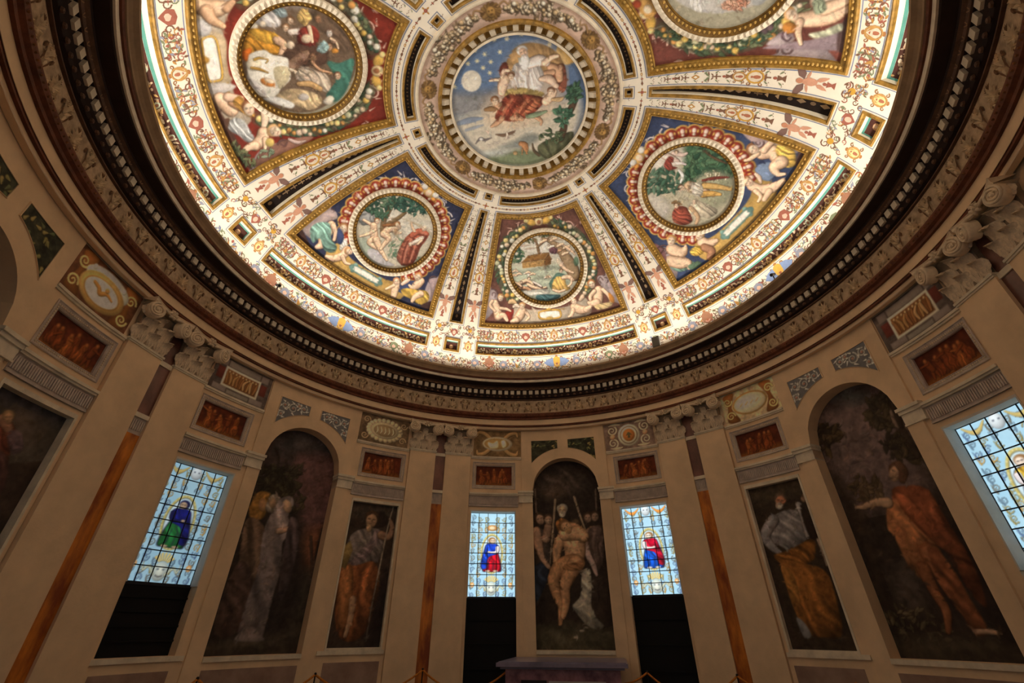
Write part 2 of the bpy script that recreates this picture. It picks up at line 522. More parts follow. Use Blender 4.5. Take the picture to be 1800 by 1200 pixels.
# painted scenes: shapes in metres on each painted surface
PAINT['med0'] = [["B",[[97,1177],[886,705],[1001,-87],[637,-884],[-219,-1122],[-1032,-660],[-1132,214],[-798,955]],[212,204,180],0.1,1.0,None,False,1.0],["B",[[-796,746],[-300,871],[128,847],[645,613],[840,260],[207,255],[-553,537]],[222,216,198],0.5,6,None,False,1.0],["L",[[-900,613],[-740,611],[-543,594]],[12,28,8],[176,150,126],0.5,0.8,0.7],["L",[[-498,629],[-338,628],[-142,614]],[12,28,8],[176,150,126],0.5,0.8,0.7],["L",[[-678,742],[-519,741],[-323,726]],[12,28,8],[176,150,126],0.5,0.8,0.7],["L",[[273,761],[429,764],[622,754]],[12,28,8],[176,150,126],0.5,0.8,0.7],["L",[[541,395],[699,400],[893,394]],[12,28,8],[176,150,126],0.5,0.8,0.7],["B",[[-1054,200],[-546,70],[22,70],[823,97],[950,-207],[495,-704],[-203,-999],[-829,-695]],[178,186,160],0.4,6,[3.27,73,0.1],False,1.0],["F",[[-506,1049],[-192,1059],[188,1001],[248,870],[-108,841],[-512,781]],34,55,[[92,98,62],[70,86,58],[128,116,70]],1],["F",[[-985,358],[-857,631],[-649,679],[-559,496],[-671,303]],30,57,[[66,104,76],[52,84,66],[100,128,90]],2],["L",[[780,-315],[708,-57],[569,292],[404,561],[231,742],[51,858]],[162,186,145,104,64,32],[150,124,90],1.2,0.8,1.0],["L",[[-121,343],[-131,554],[-158,766],[-265,968]],[28,40,32,20],[128,100,70],1,0.8,1.0],["L",[[-138,639],[123,807],[294,925]],[28,24,16],[128,100,70],1,0.8,1.0],["B",[[-645,265],[-2,250],[143,431],[-442,426]],[158,110,52],0.4,1.0,None,True,1.0],["B",[[-637,263],[-3,242],[-20,59],[-642,85]],[214,168,96],0.3,1.0,None,True,1.0],["B",[[-3,242],[138,427],[197,239],[154,94],[-20,59]],[126,82,38],0.3,1.0,None,True,1.0],["L",[[-645,265],[-2,250],[197,239]],[8,8,8],[92,60,30],0,0.8,0.9],["L",[[-2,250],[-20,59]],[8,8],[92,60,30],0,0.8,0.9],["L",[[-2,250],[143,431],[-442,426]],[8,8,8],[92,60,30],0,0.8,0.9],["L",[[-626,232],[-3,212]],[5,5],[140,96,48],0,0.8,1.0],["L",[[-632,195],[-8,175]],[5,5],[140,96,48],0,0.8,1.0],["L",[[-638,157],[-13,138]],[5,5],[140,96,48],0,0.8,1.0],["L",[[-644,120],[-18,101]],[5,5],[140,96,48],0,0.8,1.0],["B",[[-454,403],[-386,400],[-393,355],[-461,357]],[110,74,38],0,1.0,None,True,1.0],["L",[[-26,754],[41,786],[129,798]],[36,48,32],[230,194,158],1.3,0.8,1.0],["B",[[27,831],[17,815],[-2,811],[-20,821],[-25,839],[-15,854],[5,859],[22,849]],[110,76,50],1.0,1.0,None,False,1.0],["B",[[19,819],[10,801],[-4,796],[-17,806],[-20,824],[-12,841],[3,847],[15,837]],[230,194,158],1.0,1.0,None,False,1.0],["L",[[250,768],[317,799],[404,812]],[36,47,32],[230,194,158],1.3,0.8,1.0],["B",[[303,844],[293,828],[273,824],[256,834],[250,852],[260,867],[280,872],[297,862]],[110,76,50],1.0,1.0,None,False,1.0],["B",[[294,832],[286,815],[271,809],[259,819],[255,837],[263,854],[278,860],[291,851]],[230,194,158],1.0,1.0,None,False,1.0],["L",[[403,582],[469,615],[557,628]],[36,48,32],[230,194,158],1.3,0.8,1.0],["B",[[455,660],[445,644],[426,639],[408,649],[402,667],[412,683],[431,687],[449,678]],[110,76,50],1.0,1.0,None,False,1.0],["B",[[446,647],[438,630],[424,624],[411,634],[407,652],[415,670],[430,675],[443,666]],[230,194,158],1.0,1.0,None,False,1.0],["L",[[569,499],[635,532],[723,546]],[36,48,32],[230,194,158],1.3,0.8,1.0],["B",[[620,576],[611,560],[591,556],[574,565],[568,583],[577,599],[597,604],[615,594]],[110,76,50],1.0,1.0,None,False,1.0],["B",[[612,564],[604,547],[590,541],[577,550],[573,569],[581,586],[596,592],[608,583]],[230,194,158],1.0,1.0,None,False,1.0],["L",[[143,556],[211,588],[299,600]],[36,48,32],[226,214,196],1.3,0.8,1.0],["B",[[197,633],[187,617],[167,613],[149,622],[144,641],[154,657],[173,661],[191,651]],[110,76,50],1.0,1.0,None,False,1.0],["B",[[188,621],[180,603],[165,598],[152,607],[149,626],[157,643],[172,649],[185,640]],[226,214,196],1.0,1.0,None,False,1.0],["L",[[322,407],[389,439],[477,453]],[36,48,32],[200,152,112],1.3,0.8,1.0],["B",[[375,484],[365,468],[345,464],[327,473],[321,492],[331,508],[351,512],[369,503]],[110,76,50],1.0,1.0,None,False,1.0],["B",[[366,472],[358,455],[343,449],[330,458],[327,477],[335,495],[349,500],[362,491]],[200,152,112],1.0,1.0,None,False,1.0],["L",[[509,320],[576,353],[664,367]],[36,48,32],[230,194,158],1.3,0.8,1.0],["B",[[561,398],[551,382],[532,377],[514,387],[508,405],[518,421],[537,426],[555,417]],[110,76,50],1.0,1.0,None,False,1.0],["B",[[552,386],[545,368],[530,363],[517,372],[513,391],[521,408],[536,414],[549,405]],[230,194,158],1.0,1.0,None,False,1.0],["B",[[161,512],[288,577],[394,480],[322,373],[188,416]],[112,72,78],1,1.0,[12.75,-8,0.2],False,1.0],["L",[[635,532],[776,391],[844,301]],[40,32,24],[230,194,158],1.2,0.8,1.0],["L",[[359,193],[423,59],[526,-79]],[41,65,49],[222,206,180],1,0.8,1.0],["L",[[437,16],[561,-124],[749,-228]],[41,45,32],[230,194,158],1,0.8,1.0],["L",[[-982,24],[-878,40],[-777,6]],[21,37,12],[236,232,216],0.8,0.8,1.0],["L",[[-928,32],[-850,57],[-792,17]],[25,33,16],[230,194,158],1.3,0.8,1.0],["L",[[-897,-77],[-792,-60],[-691,-94]],[21,37,12],[236,232,216],0.8,0.8,1.0],["L",[[-842,-69],[-764,-44],[-705,-83]],[25,33,17],[230,194,158],1.3,0.8,1.0],["L",[[-1043,-93],[-938,-78],[-837,-113]],[21,37,12],[236,232,216],0.8,0.8,1.0],["L",[[-989,-86],[-911,-61],[-852,-101]],[25,33,17],[230,194,158],1.3,0.8,1.0],["L",[[-631,-79],[-526,-61],[-424,-94]],[21,37,12],[236,232,216],0.8,0.8,1.0],["L",[[-576,-70],[-499,-44],[-439,-83]],[25,33,17],[230,194,158],1.3,0.8,1.0],["L",[[-517,-140],[-412,-122],[-310,-154]],[21,37,12],[236,232,216],0.8,0.8,1.0],["L",[[-463,-131],[-385,-105],[-325,-143]],[25,33,17],[230,194,158],1.3,0.8,1.0],["L",[[-87,-288],[18,-268],[120,-299]],[21,37,12],[236,232,216],0.8,0.8,1.0],["L",[[-33,-278],[44,-251],[105,-288]],[25,33,16],[230,194,158],1.3,0.8,1.0],["B",[[54,-268],[40,-289],[14,-295],[-10,-283],[-17,-259],[-4,-238],[22,-232],[46,-244]],[110,76,50],1.0,1.0,None,False,1.0],["B",[[42,-284],[31,-307],[11,-315],[-6,-302],[-10,-278],[1,-255],[20,-247],[37,-260]],[232,200,168],1.0,1.0,None,False,1.0],["L",[[-887,-425],[-709,-348],[-542,-332],[-395,-461]],[41,59,55,37],[86,56,46],0.3,0.8,0.75],["L",[[-905,-383],[-728,-306],[-560,-291],[-414,-420]],[37,54,50,33],[230,194,158],1.4,0.8,1.0],["L",[[-557,-436],[-407,-544],[-209,-607],[-42,-595]],[46,59,41,23],[86,56,46],0.3,0.8,0.75],["L",[[-576,-395],[-426,-503],[-228,-566],[-61,-554]],[42,54,37,21],[230,194,158],1.4,0.8,1.0],["L",[[-860,-515],[-654,-528],[-500,-615]],[32,50,41],[86,56,46],0.3,0.8,0.75],["L",[[-878,-474],[-672,-486],[-519,-574]],[29,46,37],[200,152,112],1.4,0.8,1.0],["L",[[-951,-307],[-837,-369],[-749,-470]],[27,41,32],[86,56,46],0.3,0.8,0.75],["L",[[-969,-265],[-855,-328],[-767,-428]],[25,37,29],[230,194,158],1.4,0.8,1.0],["L",[[-386,-398],[-274,-479],[-181,-555]],[32,41,32],[86,56,46],0.3,0.8,0.75],["L",[[-405,-357],[-293,-438],[-200,-514]],[29,37,29],[226,214,200],1.4,0.8,1.0],["B",[[-462,-233],[-480,-260],[-516,-268],[-547,-250],[-557,-218],[-538,-190],[-503,-183],[-472,-200]],[70,44,34],1.0,1.0,None,False,1.0],["B",[[-478,-254],[-493,-284],[-520,-294],[-542,-277],[-548,-243],[-533,-213],[-506,-204],[-484,-221]],[232,200,168],1.0,1.0,None,False,1.0],["B",[[-712,-308],[-726,-329],[-753,-334],[-776,-321],[-783,-297],[-769,-276],[-743,-271],[-719,-284]],[70,44,34],1.0,1.0,None,False,1.0],["B",[[-725,-324],[-736,-347],[-756,-354],[-773,-341],[-777,-316],[-765,-293],[-745,-286],[-728,-299]],[232,200,168],1.0,1.0,None,False,1.0],["B",[[-729,-584],[-438,-586],[-151,-606],[44,-695],[-175,-793],[-584,-734]],[220,216,198],0.8,1.0,[6.28,72,0.2],False,1.0],["B",[[31,-482],[178,-289],[313,-179],[542,-290],[323,-433],[131,-663]],[86,120,104],0.8,1.0,None,False,1.0],["B",[[162,-414],[301,-283],[493,-368],[514,-538],[620,-675],[450,-741],[252,-677],[96,-617]],[226,178,92],1.2,1.0,[7.52,24,0.22],False,1.0],["L",[[455,-343],[617,-340],[707,-433]],[57,69,53],[230,194,158],1.2,0.8,1.0],["L",[[131,-663],[287,-732],[455,-700]],[37,41,33],[230,194,158],1.2,0.8,1.0],["B",[[475,-128],[455,-161],[415,-170],[378,-151],[367,-115],[387,-82],[427,-72],[464,-91]],[120,80,50],1.0,1.0,None,False,1.0],["B",[[458,-153],[442,-189],[412,-201],[385,-182],[378,-144],[394,-108],[424,-96],[450,-115]],[232,200,168],1.0,1.0,None,False,1.0],["L",[[395,-134],[408,-136]],[5,3],[97,84,70],0,0.8,0.8],["L",[[430,-138],[444,-140]],[5,3],[97,84,70],0,0.8,0.8],["L",[[424,-142],[423,-160]],[3,5],[162,140,117],0,0.8,0.7],["L",[[406,-171],[424,-173]],[3,3],[150,84,66],0,0.8,0.7],["L",[[692,-390],[656,-532],[567,-607]],[37,33,25],[230,194,158],1.2,0.8,1.0],["B",[[-380,-765],[-170,-751],[114,-796],[316,-831],[221,-933],[-115,-969],[-357,-903]],[70,108,110],1,1.0,[7.06,73,0.2],False,1.0],["B",[[932,85],[901,-11],[848,-47],[802,-1],[792,100],[823,196],[876,231],[921,185]],[74,110,82],1.0,1.0,None,False,0.8]]
PAINT['field0'] = [["B",[[-1739,-436],[-1566,-387],[-1495,-573],[-1596,-807],[-1853,-1127],[-1835,-756]],[178,160,158],0.7,1.0,None,False,1.0],["L",[[-1562,-602],[-1524,-503],[-1600,-466],[-1634,-544]],[16,17,16,12],[120,92,92],0.3,0.8,1.0],["B",[[1397,-450],[1557,-378],[1652,-627],[1702,-950],[1593,-866]],[178,160,158],0.7,1.0,None,False,1.0],["L",[[1547,-500],[1477,-414],[1432,-493],[1483,-577]],[16,16,16,12],[110,84,84],0.3,0.8,1.0],["B",[[-1351,-1108],[-1094,-1072],[-1170,-1307],[-1309,-1403]],[150,46,34],0.8,1.0,None,False,1.0],["L",[[-1589,-766],[-1561,-982],[-1551,-1192]],[91,123,123],[230,194,158],1.2,0.8,1.0],["L",[[-1662,-708],[-1742,-818],[-1628,-1010]],[53,45,37],[230,194,158],1.2,0.8,1.0],["L",[[-1551,-1192],[-1403,-1180],[-1322,-1340]],[106,82,49],[230,194,158],1.2,0.8,1.0],["L",[[-1454,-962],[-1295,-1014],[-1182,-1098]],[49,45,29],[230,194,158],1.2,0.8,1.0],["B",[[-1299,-656],[-1347,-705],[-1422,-703],[-1480,-653],[-1487,-583],[-1439,-535],[-1364,-537],[-1306,-587]],[190,140,80],1.0,1.0,None,False,1.0],["B",[[-1340,-693],[-1382,-748],[-1440,-754],[-1480,-709],[-1478,-639],[-1436,-585],[-1378,-578],[-1339,-623]],[232,200,168],1.0,1.0,None,False,1.0],["L",[[-1444,-630],[-1421,-639]],[8,6],[97,84,70],0,0.8,0.8],["L",[[-1383,-654],[-1360,-663]],[8,6],[97,84,70],0,0.8,0.8],["L",[[-1395,-658],[-1404,-688]],[6,8],[162,140,117],0,0.8,0.7],["L",[[-1438,-699],[-1407,-711]],[6,6],[150,84,66],0,0.8,0.7],["L",[[-1185,-845],[-1098,-818],[-1002,-878]],[41,83,37],[206,170,120],1,0.8,1.0],["L",[[-853,-1154],[-932,-1266],[-1055,-1388]],[124,140,115],[230,194,158],1.2,0.8,1.0],["L",[[-1055,-1388],[-1184,-1406]],[98,65],[230,194,158],1.2,0.8,1.0],["L",[[-735,-1215],[-669,-1348],[-765,-1436]],[50,41,33],[230,194,158],1.2,0.8,1.0],["B",[[-730,-1010],[-775,-1058],[-849,-1058],[-906,-1012],[-915,-946],[-869,-899],[-796,-898],[-738,-944]],[214,160,96],1.0,1.0,None,False,1.0],["B",[[-769,-1046],[-808,-1099],[-865,-1107],[-905,-1066],[-905,-999],[-865,-946],[-809,-938],[-769,-979]],[232,200,168],1.0,1.0,None,False,1.0],["L",[[-872,-989],[-850,-997]],[8,6],[97,84,70],0,0.8,0.8],["L",[[-812,-1010],[-789,-1018]],[8,6],[97,84,70],0,0.8,0.8],["L",[[-824,-1015],[-831,-1043]],[6,8],[162,140,117],0,0.8,0.7],["L",[[-864,-1055],[-834,-1065]],[6,6],[150,84,66],0,0.8,0.7],["L",[[-1082,-990],[-994,-963],[-918,-1018]],[33,66,25],[226,206,180],1,0.8,1.0],["L",[[1407,-776],[1369,-976],[1334,-1135]],[119,143,135],[230,194,158],1.2,0.8,1.0],["L",[[1286,-810],[1152,-964],[1176,-1127]],[64,56,36],[230,194,158],1.2,0.8,1.0],["L",[[1523,-782],[1663,-949],[1722,-1148]],[59,51,31],[230,194,158],1.2,0.8,1.0],["L",[[1314,-1134],[1172,-1167],[1097,-1123]],[119,88,48],[230,194,158],1.2,0.8,1.0],["B",[[1247,-1211],[1568,-1144],[1764,-1110],[1673,-1264],[1354,-1334]],[222,190,130],1,1.0,[7.61,56,0.2],False,1.0],["B",[[1670,-869],[1794,-992],[1799,-1149],[1687,-1108]],[206,130,50],1,1.0,None,False,1.0],["B",[[1328,-527],[1313,-607],[1242,-660],[1155,-655],[1105,-593],[1120,-513],[1192,-460],[1278,-466]],[180,116,66],1.0,1.0,None,False,1.0],["B",[[1313,-591],[1307,-673],[1257,-721],[1191,-708],[1148,-640],[1154,-558],[1204,-510],[1270,-523]],[232,200,168],1.0,1.0,None,False,1.0],["L",[[1174,-607],[1202,-599]],[10,7],[97,84,70],0,0.8,0.8],["L",[[1248,-585],[1275,-577]],[10,7],[97,84,70],0,0.8,0.8],["L",[[1238,-598],[1250,-633]],[7,10],[162,140,117],0,0.8,0.7],["L",[[1224,-668],[1261,-657]],[7,7],[150,84,66],0,0.8,0.7],["L",[[682,-1216],[835,-1308],[1036,-1320]],[122,129,96],[230,194,158],1.2,0.8,1.0],["L",[[632,-1293],[576,-1429],[487,-1482]],[57,49,32],[230,194,158],1.2,0.8,1.0],["L",[[996,-1318],[1124,-1245]],[80,56],[230,194,158],1,0.8,1.0],["B",[[771,-989],[757,-1059],[692,-1103],[615,-1097],[570,-1043],[585,-974],[650,-929],[727,-935]],[150,96,60],1.0,1.0,None,False,1.0],["B",[[757,-1044],[751,-1115],[705,-1156],[646,-1144],[609,-1085],[615,-1013],[660,-972],[719,-985]],[232,200,168],1.0,1.0,None,False,1.0],["L",[[633,-1056],[657,-1050]],[8,6],[97,84,70],0,0.8,0.8],["L",[[698,-1039],[723,-1032]],[8,6],[97,84,70],0,0.8,0.8],["L",[[690,-1050],[700,-1080]],[6,8],[162,140,117],0,0.8,0.7],["L",[[676,-1110],[709,-1101]],[6,6],[150,84,66],0,0.8,0.7],["L",[[865,-1026],[934,-949],[962,-870]],[49,65,24],[206,180,150],1,0.8,1.0],["B",[[-548,-1077],[-394,-1182],[390,-1252],[529,-1121],[405,-1476],[-353,-1515],[-509,-1413]],[206,186,160],0.6,1.0,None,False,1.0],["L",[[-364,-1269],[-149,-1234],[182,-1260],[263,-1341],[197,-1476],[-263,-1465],[-379,-1389],[-364,-1269]],[29,29,29,29,28,29,29,29],[196,150,60],1,0.8,1.0],["B",[[-322,-1274],[-112,-1268],[179,-1284],[230,-1379],[179,-1454],[-219,-1451],[-335,-1375]],[250,244,228],0.2,1.0,None,False,1.0],["B",[[26,-1479],[-8,-1515],[-81,-1523],[-149,-1499],[-173,-1456],[-139,-1420],[-67,-1412],[1,-1436]],[190,150,70],1.0,1.0,None,False,1.0],["B",[[12,-1212],[-14,-1244],[-68,-1252],[-119,-1232],[-136,-1195],[-110,-1163],[-56,-1155],[-5,-1175]],[206,160,70],1.0,1.0,None,False,1.0]]
PAINT['med-60'] = [["B",[[-575,863],[104,1126],[741,753],[1057,-9],[731,-727],[-13,-1021],[-658,-808],[-1028,-184],[-972,380]],[206,196,170],0.1,1.0,None,False,1.0],["B",[[-951,-1],[-714,483],[111,551],[585,828],[853,438],[322,34],[-412,67]],[224,216,196],0.4,8,None,False,1.0],["L",[[-87,399],[401,533],[705,623]],[11,19,8],[196,180,148],0.4,0.8,0.7],["L",[[58,443],[523,520],[779,531]],[11,19,8],[196,180,148],0.4,0.8,0.7],["L",[[205,488],[647,507],[853,438]],[11,19,8],[196,180,148],0.4,0.8,0.7],["L",[[353,535],[770,494],[927,344]],[11,19,8],[196,180,148],0.4,0.8,0.7],["L",[[502,582],[895,481],[1001,250]],[11,19,8],[196,180,148],0.4,0.8,0.7],["B",[[-940,-255],[-951,-1],[-764,86],[-582,-54],[-747,-300]],[150,150,146],0.8,1.0,[6.98,96,0.2],False,1.0],["B",[[-680,-649],[-404,-561],[68,-748],[360,-786],[-34,-989],[-470,-907]],[160,170,150],0.6,4,None,False,1.0],["B",[[-310,-765],[-130,-650],[234,-731],[507,-736],[184,-921],[-177,-902]],[196,190,190],0.6,1.0,None,False,1.0],["F",[[69,-428],[144,-94],[438,-122],[414,-472],[230,-596]],26,60,[[96,134,104],[128,150,120]],3],["L",[[-268,-198],[-412,67],[-474,389],[-524,627]],[58,65,61,50],[124,100,66],1,0.8,1.0],["L",[[-283,67],[-173,335],[-123,562]],[58,51,40],[124,100,66],1,0.8,1.0],["F",[[-984,283],[-853,558],[-553,835],[-387,733],[-496,418],[-709,126],[-923,19]],80,69,[[58,96,76],[74,112,88],[44,78,62],[104,134,104]],4],["F",[[-442,690],[-315,977],[-5,1037],[273,923],[137,692],[-201,549],[-408,531]],90,71,[[52,92,78],[66,110,92],[40,74,62]],5],["F",[[-772,215],[-508,318],[-399,168],[-597,26]],22,63,[[70,108,84]],6],["L",[[-824,-186],[-664,-178],[-562,-175]],[35,43,43],[230,194,158],1.2,0.8,1.0],["L",[[-548,-165],[-457,-283],[-340,-429]],[86,94,102],[230,194,158],1.2,0.8,1.0],["L",[[-456,-237],[-537,-426],[-666,-576]],[47,39,28],[230,194,158],1.2,0.8,1.0],["L",[[-347,-456],[-384,-591],[-202,-607],[-39,-591]],[87,65,59,44],[230,194,158],1.2,0.8,1.0],["L",[[-284,-436],[-118,-552],[34,-634],[244,-734]],[95,74,56,34],[230,194,158],1.2,0.8,1.0],["B",[[-522,52],[-496,7],[-509,-47],[-553,-78],[-602,-68],[-627,-23],[-615,30],[-571,61]],[150,96,56],1.0,1.0,None,False,1.0],["B",[[-503,14],[-472,-27],[-476,-71],[-514,-90],[-562,-74],[-593,-32],[-588,11],[-552,30]],[232,200,168],1.0,1.0,None,False,1.0],["L",[[-563,-47],[-553,-33]],[6,5],[97,84,70],0,0.8,0.8],["L",[[-537,-8],[-527,6]],[6,5],[97,84,70],0,0.8,0.8],["L",[[-536,-18],[-516,-31]],[5,6],[162,140,117],0,0.8,0.7],["L",[[-514,-58],[-501,-38]],[5,5],[150,84,66],0,0.8,0.7],["L",[[-37,153],[-195,-55],[-202,-198]],[81,95,95],[230,194,158],1.2,0.8,1.0],["L",[[-217,-209],[-48,-230],[-50,-416],[-50,-575]],[95,70,56,37],[230,194,158],1.2,0.8,1.0],["L",[[-93,229],[-186,114],[-347,-25]],[59,51,33],[150,98,56],1,0.8,1.0],["L",[[-108,7],[36,-7],[112,72]],[41,33,30],[230,194,158],1.2,0.8,1.0],["B",[[-83,261],[-51,225],[-53,173],[-87,136],[-133,136],[-164,172],[-162,224],[-129,261]],[156,104,60],1.0,1.0,None,False,1.0],["B",[[-59,230],[-23,198],[-19,157],[-50,133],[-96,138],[-132,171],[-135,211],[-105,236]],[232,200,168],1.0,1.0,None,False,1.0],["L",[[-102,162],[-96,178]],[6,4],[97,84,70],0,0.8,0.8],["L",[[-85,203],[-79,218]],[6,4],[97,84,70],0,0.8,0.8],["L",[[-83,194],[-63,187]],[4,6],[162,140,117],0,0.8,0.7],["L",[[-56,162],[-48,183]],[4,4],[150,84,66],0,0.8,0.7],["B",[[292,13],[346,246],[531,486],[706,473],[760,315],[762,67],[860,-254],[847,-496],[621,-636],[529,-440],[370,-408]],[166,84,60],1.2,1.0,[5.32,73,0.25],False,1.0],["B",[[406,-524],[354,-134],[393,184],[567,-173],[642,-599]],[186,106,80],1,1.0,[5.2,97,0.2],False,1.0],["B",[[487,59],[582,302],[679,328],[690,162],[618,9]],[226,206,186],1,1.0,[12.59,58,0.2],False,1.0],["L",[[393,184],[468,388],[662,439]],[76,83,69],[186,96,70],1,0.8,1.0],["L",[[366,310],[252,369],[167,449]],[38,34,22],[230,194,158],1,0.8,1.0],["B",[[595,557],[581,509],[533,484],[478,497],[449,540],[462,588],[510,613],[565,600]],[206,190,170],1.0,1.0,None,False,1.0],["B",[[581,519],[574,469],[540,445],[498,460],[474,507],[482,557],[516,581],[557,566]],[232,200,168],1.0,1.0,None,False,1.0],["L",[[493,524],[510,526]],[6,5],[97,84,70],0,0.8,0.8],["L",[[540,530],[558,532]],[6,5],[97,84,70],0,0.8,0.8],["L",[[534,523],[539,500]],[5,6],[162,140,117],0,0.8,0.7],["L",[[521,481],[545,484]],[5,5],[150,84,66],0,0.8,0.7],["L",[[404,-2],[508,-359],[633,-614]],[27,31,19],[112,50,38],0.4,0.8,0.8],["L",[[490,130],[604,-147],[746,-537]],[23,31,19],[112,50,38],0.4,0.8,0.8],["L",[[680,125],[774,-169],[858,-459]],[23,31,19],[112,50,38],0.4,0.8,0.8],["L",[[699,393],[729,142],[749,-41]],[23,27,15],[112,50,38],0.4,0.8,0.8],["L",[[431,85],[518,-257],[650,-546]],[23,31,15],[214,132,104],0.4,0.8,0.75],["L",[[600,94],[690,-182],[775,-460]],[19,27,15],[214,132,104],0.4,0.8,0.75],["L",[[536,391],[662,439]],[30,27],[214,132,104],0.4,0.8,0.75],["L",[[489,-36],[559,88],[644,251]],[46,53,38],[228,210,190],1,0.8,1.0],["L",[[669,220],[654,85]],[35,27],[230,194,158],1,0.8,1.0],["F",[[860,-254],[905,-123],[1014,-142],[938,-296]],10,47,[[120,146,118],[150,166,136]],7]]
PAINT['field-60'] = [["B",[[-2013,-1284],[-1920,-1089],[-1450,-1410],[-845,-1603],[-883,-1735],[-1439,-1553]],[70,44,38],0.6,1.0,None,False,1.0],["B",[[-1894,-1075],[-1758,-769],[-1696,-454],[-1493,-365],[-1373,-495],[-1526,-671],[-1644,-899],[-1615,-1192]],[190,166,160],0.8,1.0,None,False,1.0],["L",[[-1408,-681],[-1372,-861],[-1393,-1072]],[93,113,119],[230,194,158],1.2,0.8,1.0],["L",[[-1401,-998],[-1336,-1198],[-1400,-1309]],[113,100,59],[230,194,158],1.2,0.8,1.0],["B",[[-1744,-1032],[-1696,-812],[-1481,-684],[-1335,-799],[-1225,-977],[-1000,-1092],[-1013,-1260],[-1223,-1293],[-1449,-1103],[-1536,-1264]],[130,176,158],1.2,1.0,[8.79,72,0.25],False,1.0],["L",[[-1349,-685],[-1214,-809],[-1150,-975]],[67,54,41],[230,194,158],1.2,0.8,1.0],["B",[[-1000,-580],[-1030,-656],[-1112,-687],[-1198,-656],[-1238,-582],[-1209,-507],[-1128,-475],[-1041,-505]],[160,110,66],1.0,1.0,None,False,1.0],["B",[[-1027,-640],[-1048,-720],[-1108,-752],[-1172,-719],[-1203,-640],[-1183,-561],[-1124,-528],[-1059,-560]],[232,200,168],1.0,1.0,None,False,1.0],["L",[[-1171,-615],[-1142,-615]],[10,7],[97,84,70],0,0.8,0.8],["L",[[-1093,-615],[-1064,-615]],[10,7],[97,84,70],0,0.8,0.8],["L",[[-1104,-625],[-1099,-663]],[7,10],[162,140,117],0,0.8,0.7],["L",[[-1131,-690],[-1092,-690]],[7,7],[150,84,66],0,0.8,0.7],["B",[[-904,-1120],[-988,-922],[-892,-823],[-795,-975]],[228,222,206],1,1.0,[16.41,93,0.2],False,1.0],["L",[[-757,-1036],[-770,-1207],[-911,-1364],[-1076,-1411]],[105,104,89,61],[230,194,158],1.2,0.8,1.0],["L",[[-751,-1238],[-616,-1326],[-506,-1306]],[56,42,32],[230,194,158],1.2,0.8,1.0],["B",[[-733,-944],[-672,-972],[-644,-1041],[-665,-1108],[-723,-1136],[-784,-1107],[-812,-1039],[-791,-971]],[196,140,86],1.0,1.0,None,False,1.0],["B",[[-685,-969],[-621,-991],[-592,-1041],[-616,-1091],[-678,-1111],[-742,-1089],[-770,-1039],[-747,-990]],[232,200,168],1.0,1.0,None,False,1.0],["L",[[-699,-1083],[-700,-1060]],[8,6],[97,84,70],0,0.8,0.8],["L",[[-702,-1021],[-704,-997]],[8,6],[97,84,70],0,0.8,0.8],["L",[[-694,-1030],[-664,-1029]],[6,8],[162,140,117],0,0.8,0.7],["L",[[-641,-1056],[-643,-1025]],[6,6],[150,84,66],0,0.8,0.7],["B",[[-1233,-656],[-1007,-767],[-950,-982],[-1074,-972]],[62,76,120],0.7,1.0,None,False,1.0],["B",[[762,-1253],[1002,-919],[1346,-734],[1446,-1089],[1128,-1248]],[62,76,120],0.7,1.0,None,False,1.0],["L",[[797,-1097],[848,-1244],[917,-1422]],[99,107,91],[230,194,158],1.2,0.8,1.0],["L",[[774,-1201],[707,-1308],[646,-1388]],[49,42,30],[230,194,158],1.2,0.8,1.0],["L",[[948,-1047],[1002,-919],[1045,-845]],[46,62,31],[236,206,180],1,0.8,1.0],["B",[[828,-981],[848,-1044],[815,-1108],[747,-1136],[685,-1111],[665,-1049],[698,-985],[765,-957]],[196,130,80],1.0,1.0,None,False,1.0],["B",[[841,-1032],[870,-1092],[850,-1145],[795,-1160],[736,-1128],[708,-1068],[727,-1015],[782,-1000]],[232,200,168],1.0,1.0,None,False,1.0],["L",[[743,-1095],[760,-1079]],[8,6],[97,84,70],0,0.8,0.8],["L",[[790,-1053],[807,-1037]],[8,6],[97,84,70],0,0.8,0.8],["L",[[788,-1065],[810,-1085]],[6,8],[162,140,117],0,0.8,0.7],["L",[[804,-1120],[828,-1099]],[6,6],[150,84,66],0,0.8,0.7],["L",[[1324,-702],[1294,-865],[1230,-978],[1132,-973]],[110,117,62,39],[230,194,158],1.2,0.8,1.0],["B",[[1000,-1195],[1143,-1058],[1360,-961],[1610,-838],[1785,-953],[1759,-1203],[1517,-1270],[1323,-1260],[1149,-1280]],[226,178,70],1.2,1.0,[7.76,83,0.28],False,1.0],["L",[[1523,-991],[1434,-1143],[1430,-1281]],[94,78,50],[230,194,158],1,0.8,1.0],["B",[[1295,-602],[1270,-671],[1197,-704],[1119,-682],[1081,-619],[1106,-551],[1179,-518],[1257,-539]],[206,140,80],1.0,1.0,None,False,1.0],["B",[[1272,-656],[1255,-728],[1202,-761],[1144,-736],[1115,-668],[1131,-597],[1183,-564],[1242,-588]],[232,200,168],1.0,1.0,None,False,1.0],["L",[[1143,-644],[1169,-642]],[9,7],[97,84,70],0,0.8,0.8],["L",[[1213,-639],[1239,-637]],[9,7],[97,84,70],0,0.8,0.8],["L",[[1203,-648],[1208,-681]],[7,9],[162,140,117],0,0.8,0.7],["L",[[1180,-707],[1215,-705]],[7,7],[150,84,66],0,0.8,0.7],["B",[[1493,-533],[1628,-385],[1753,-491],[1817,-788],[1840,-963],[1685,-737]],[178,152,152],0.8,1.0,None,False,1.0],["B",[[1692,-1247],[1894,-972],[2020,-1164],[1800,-1266]],[70,44,40],0.5,1.0,None,False,1.0]]
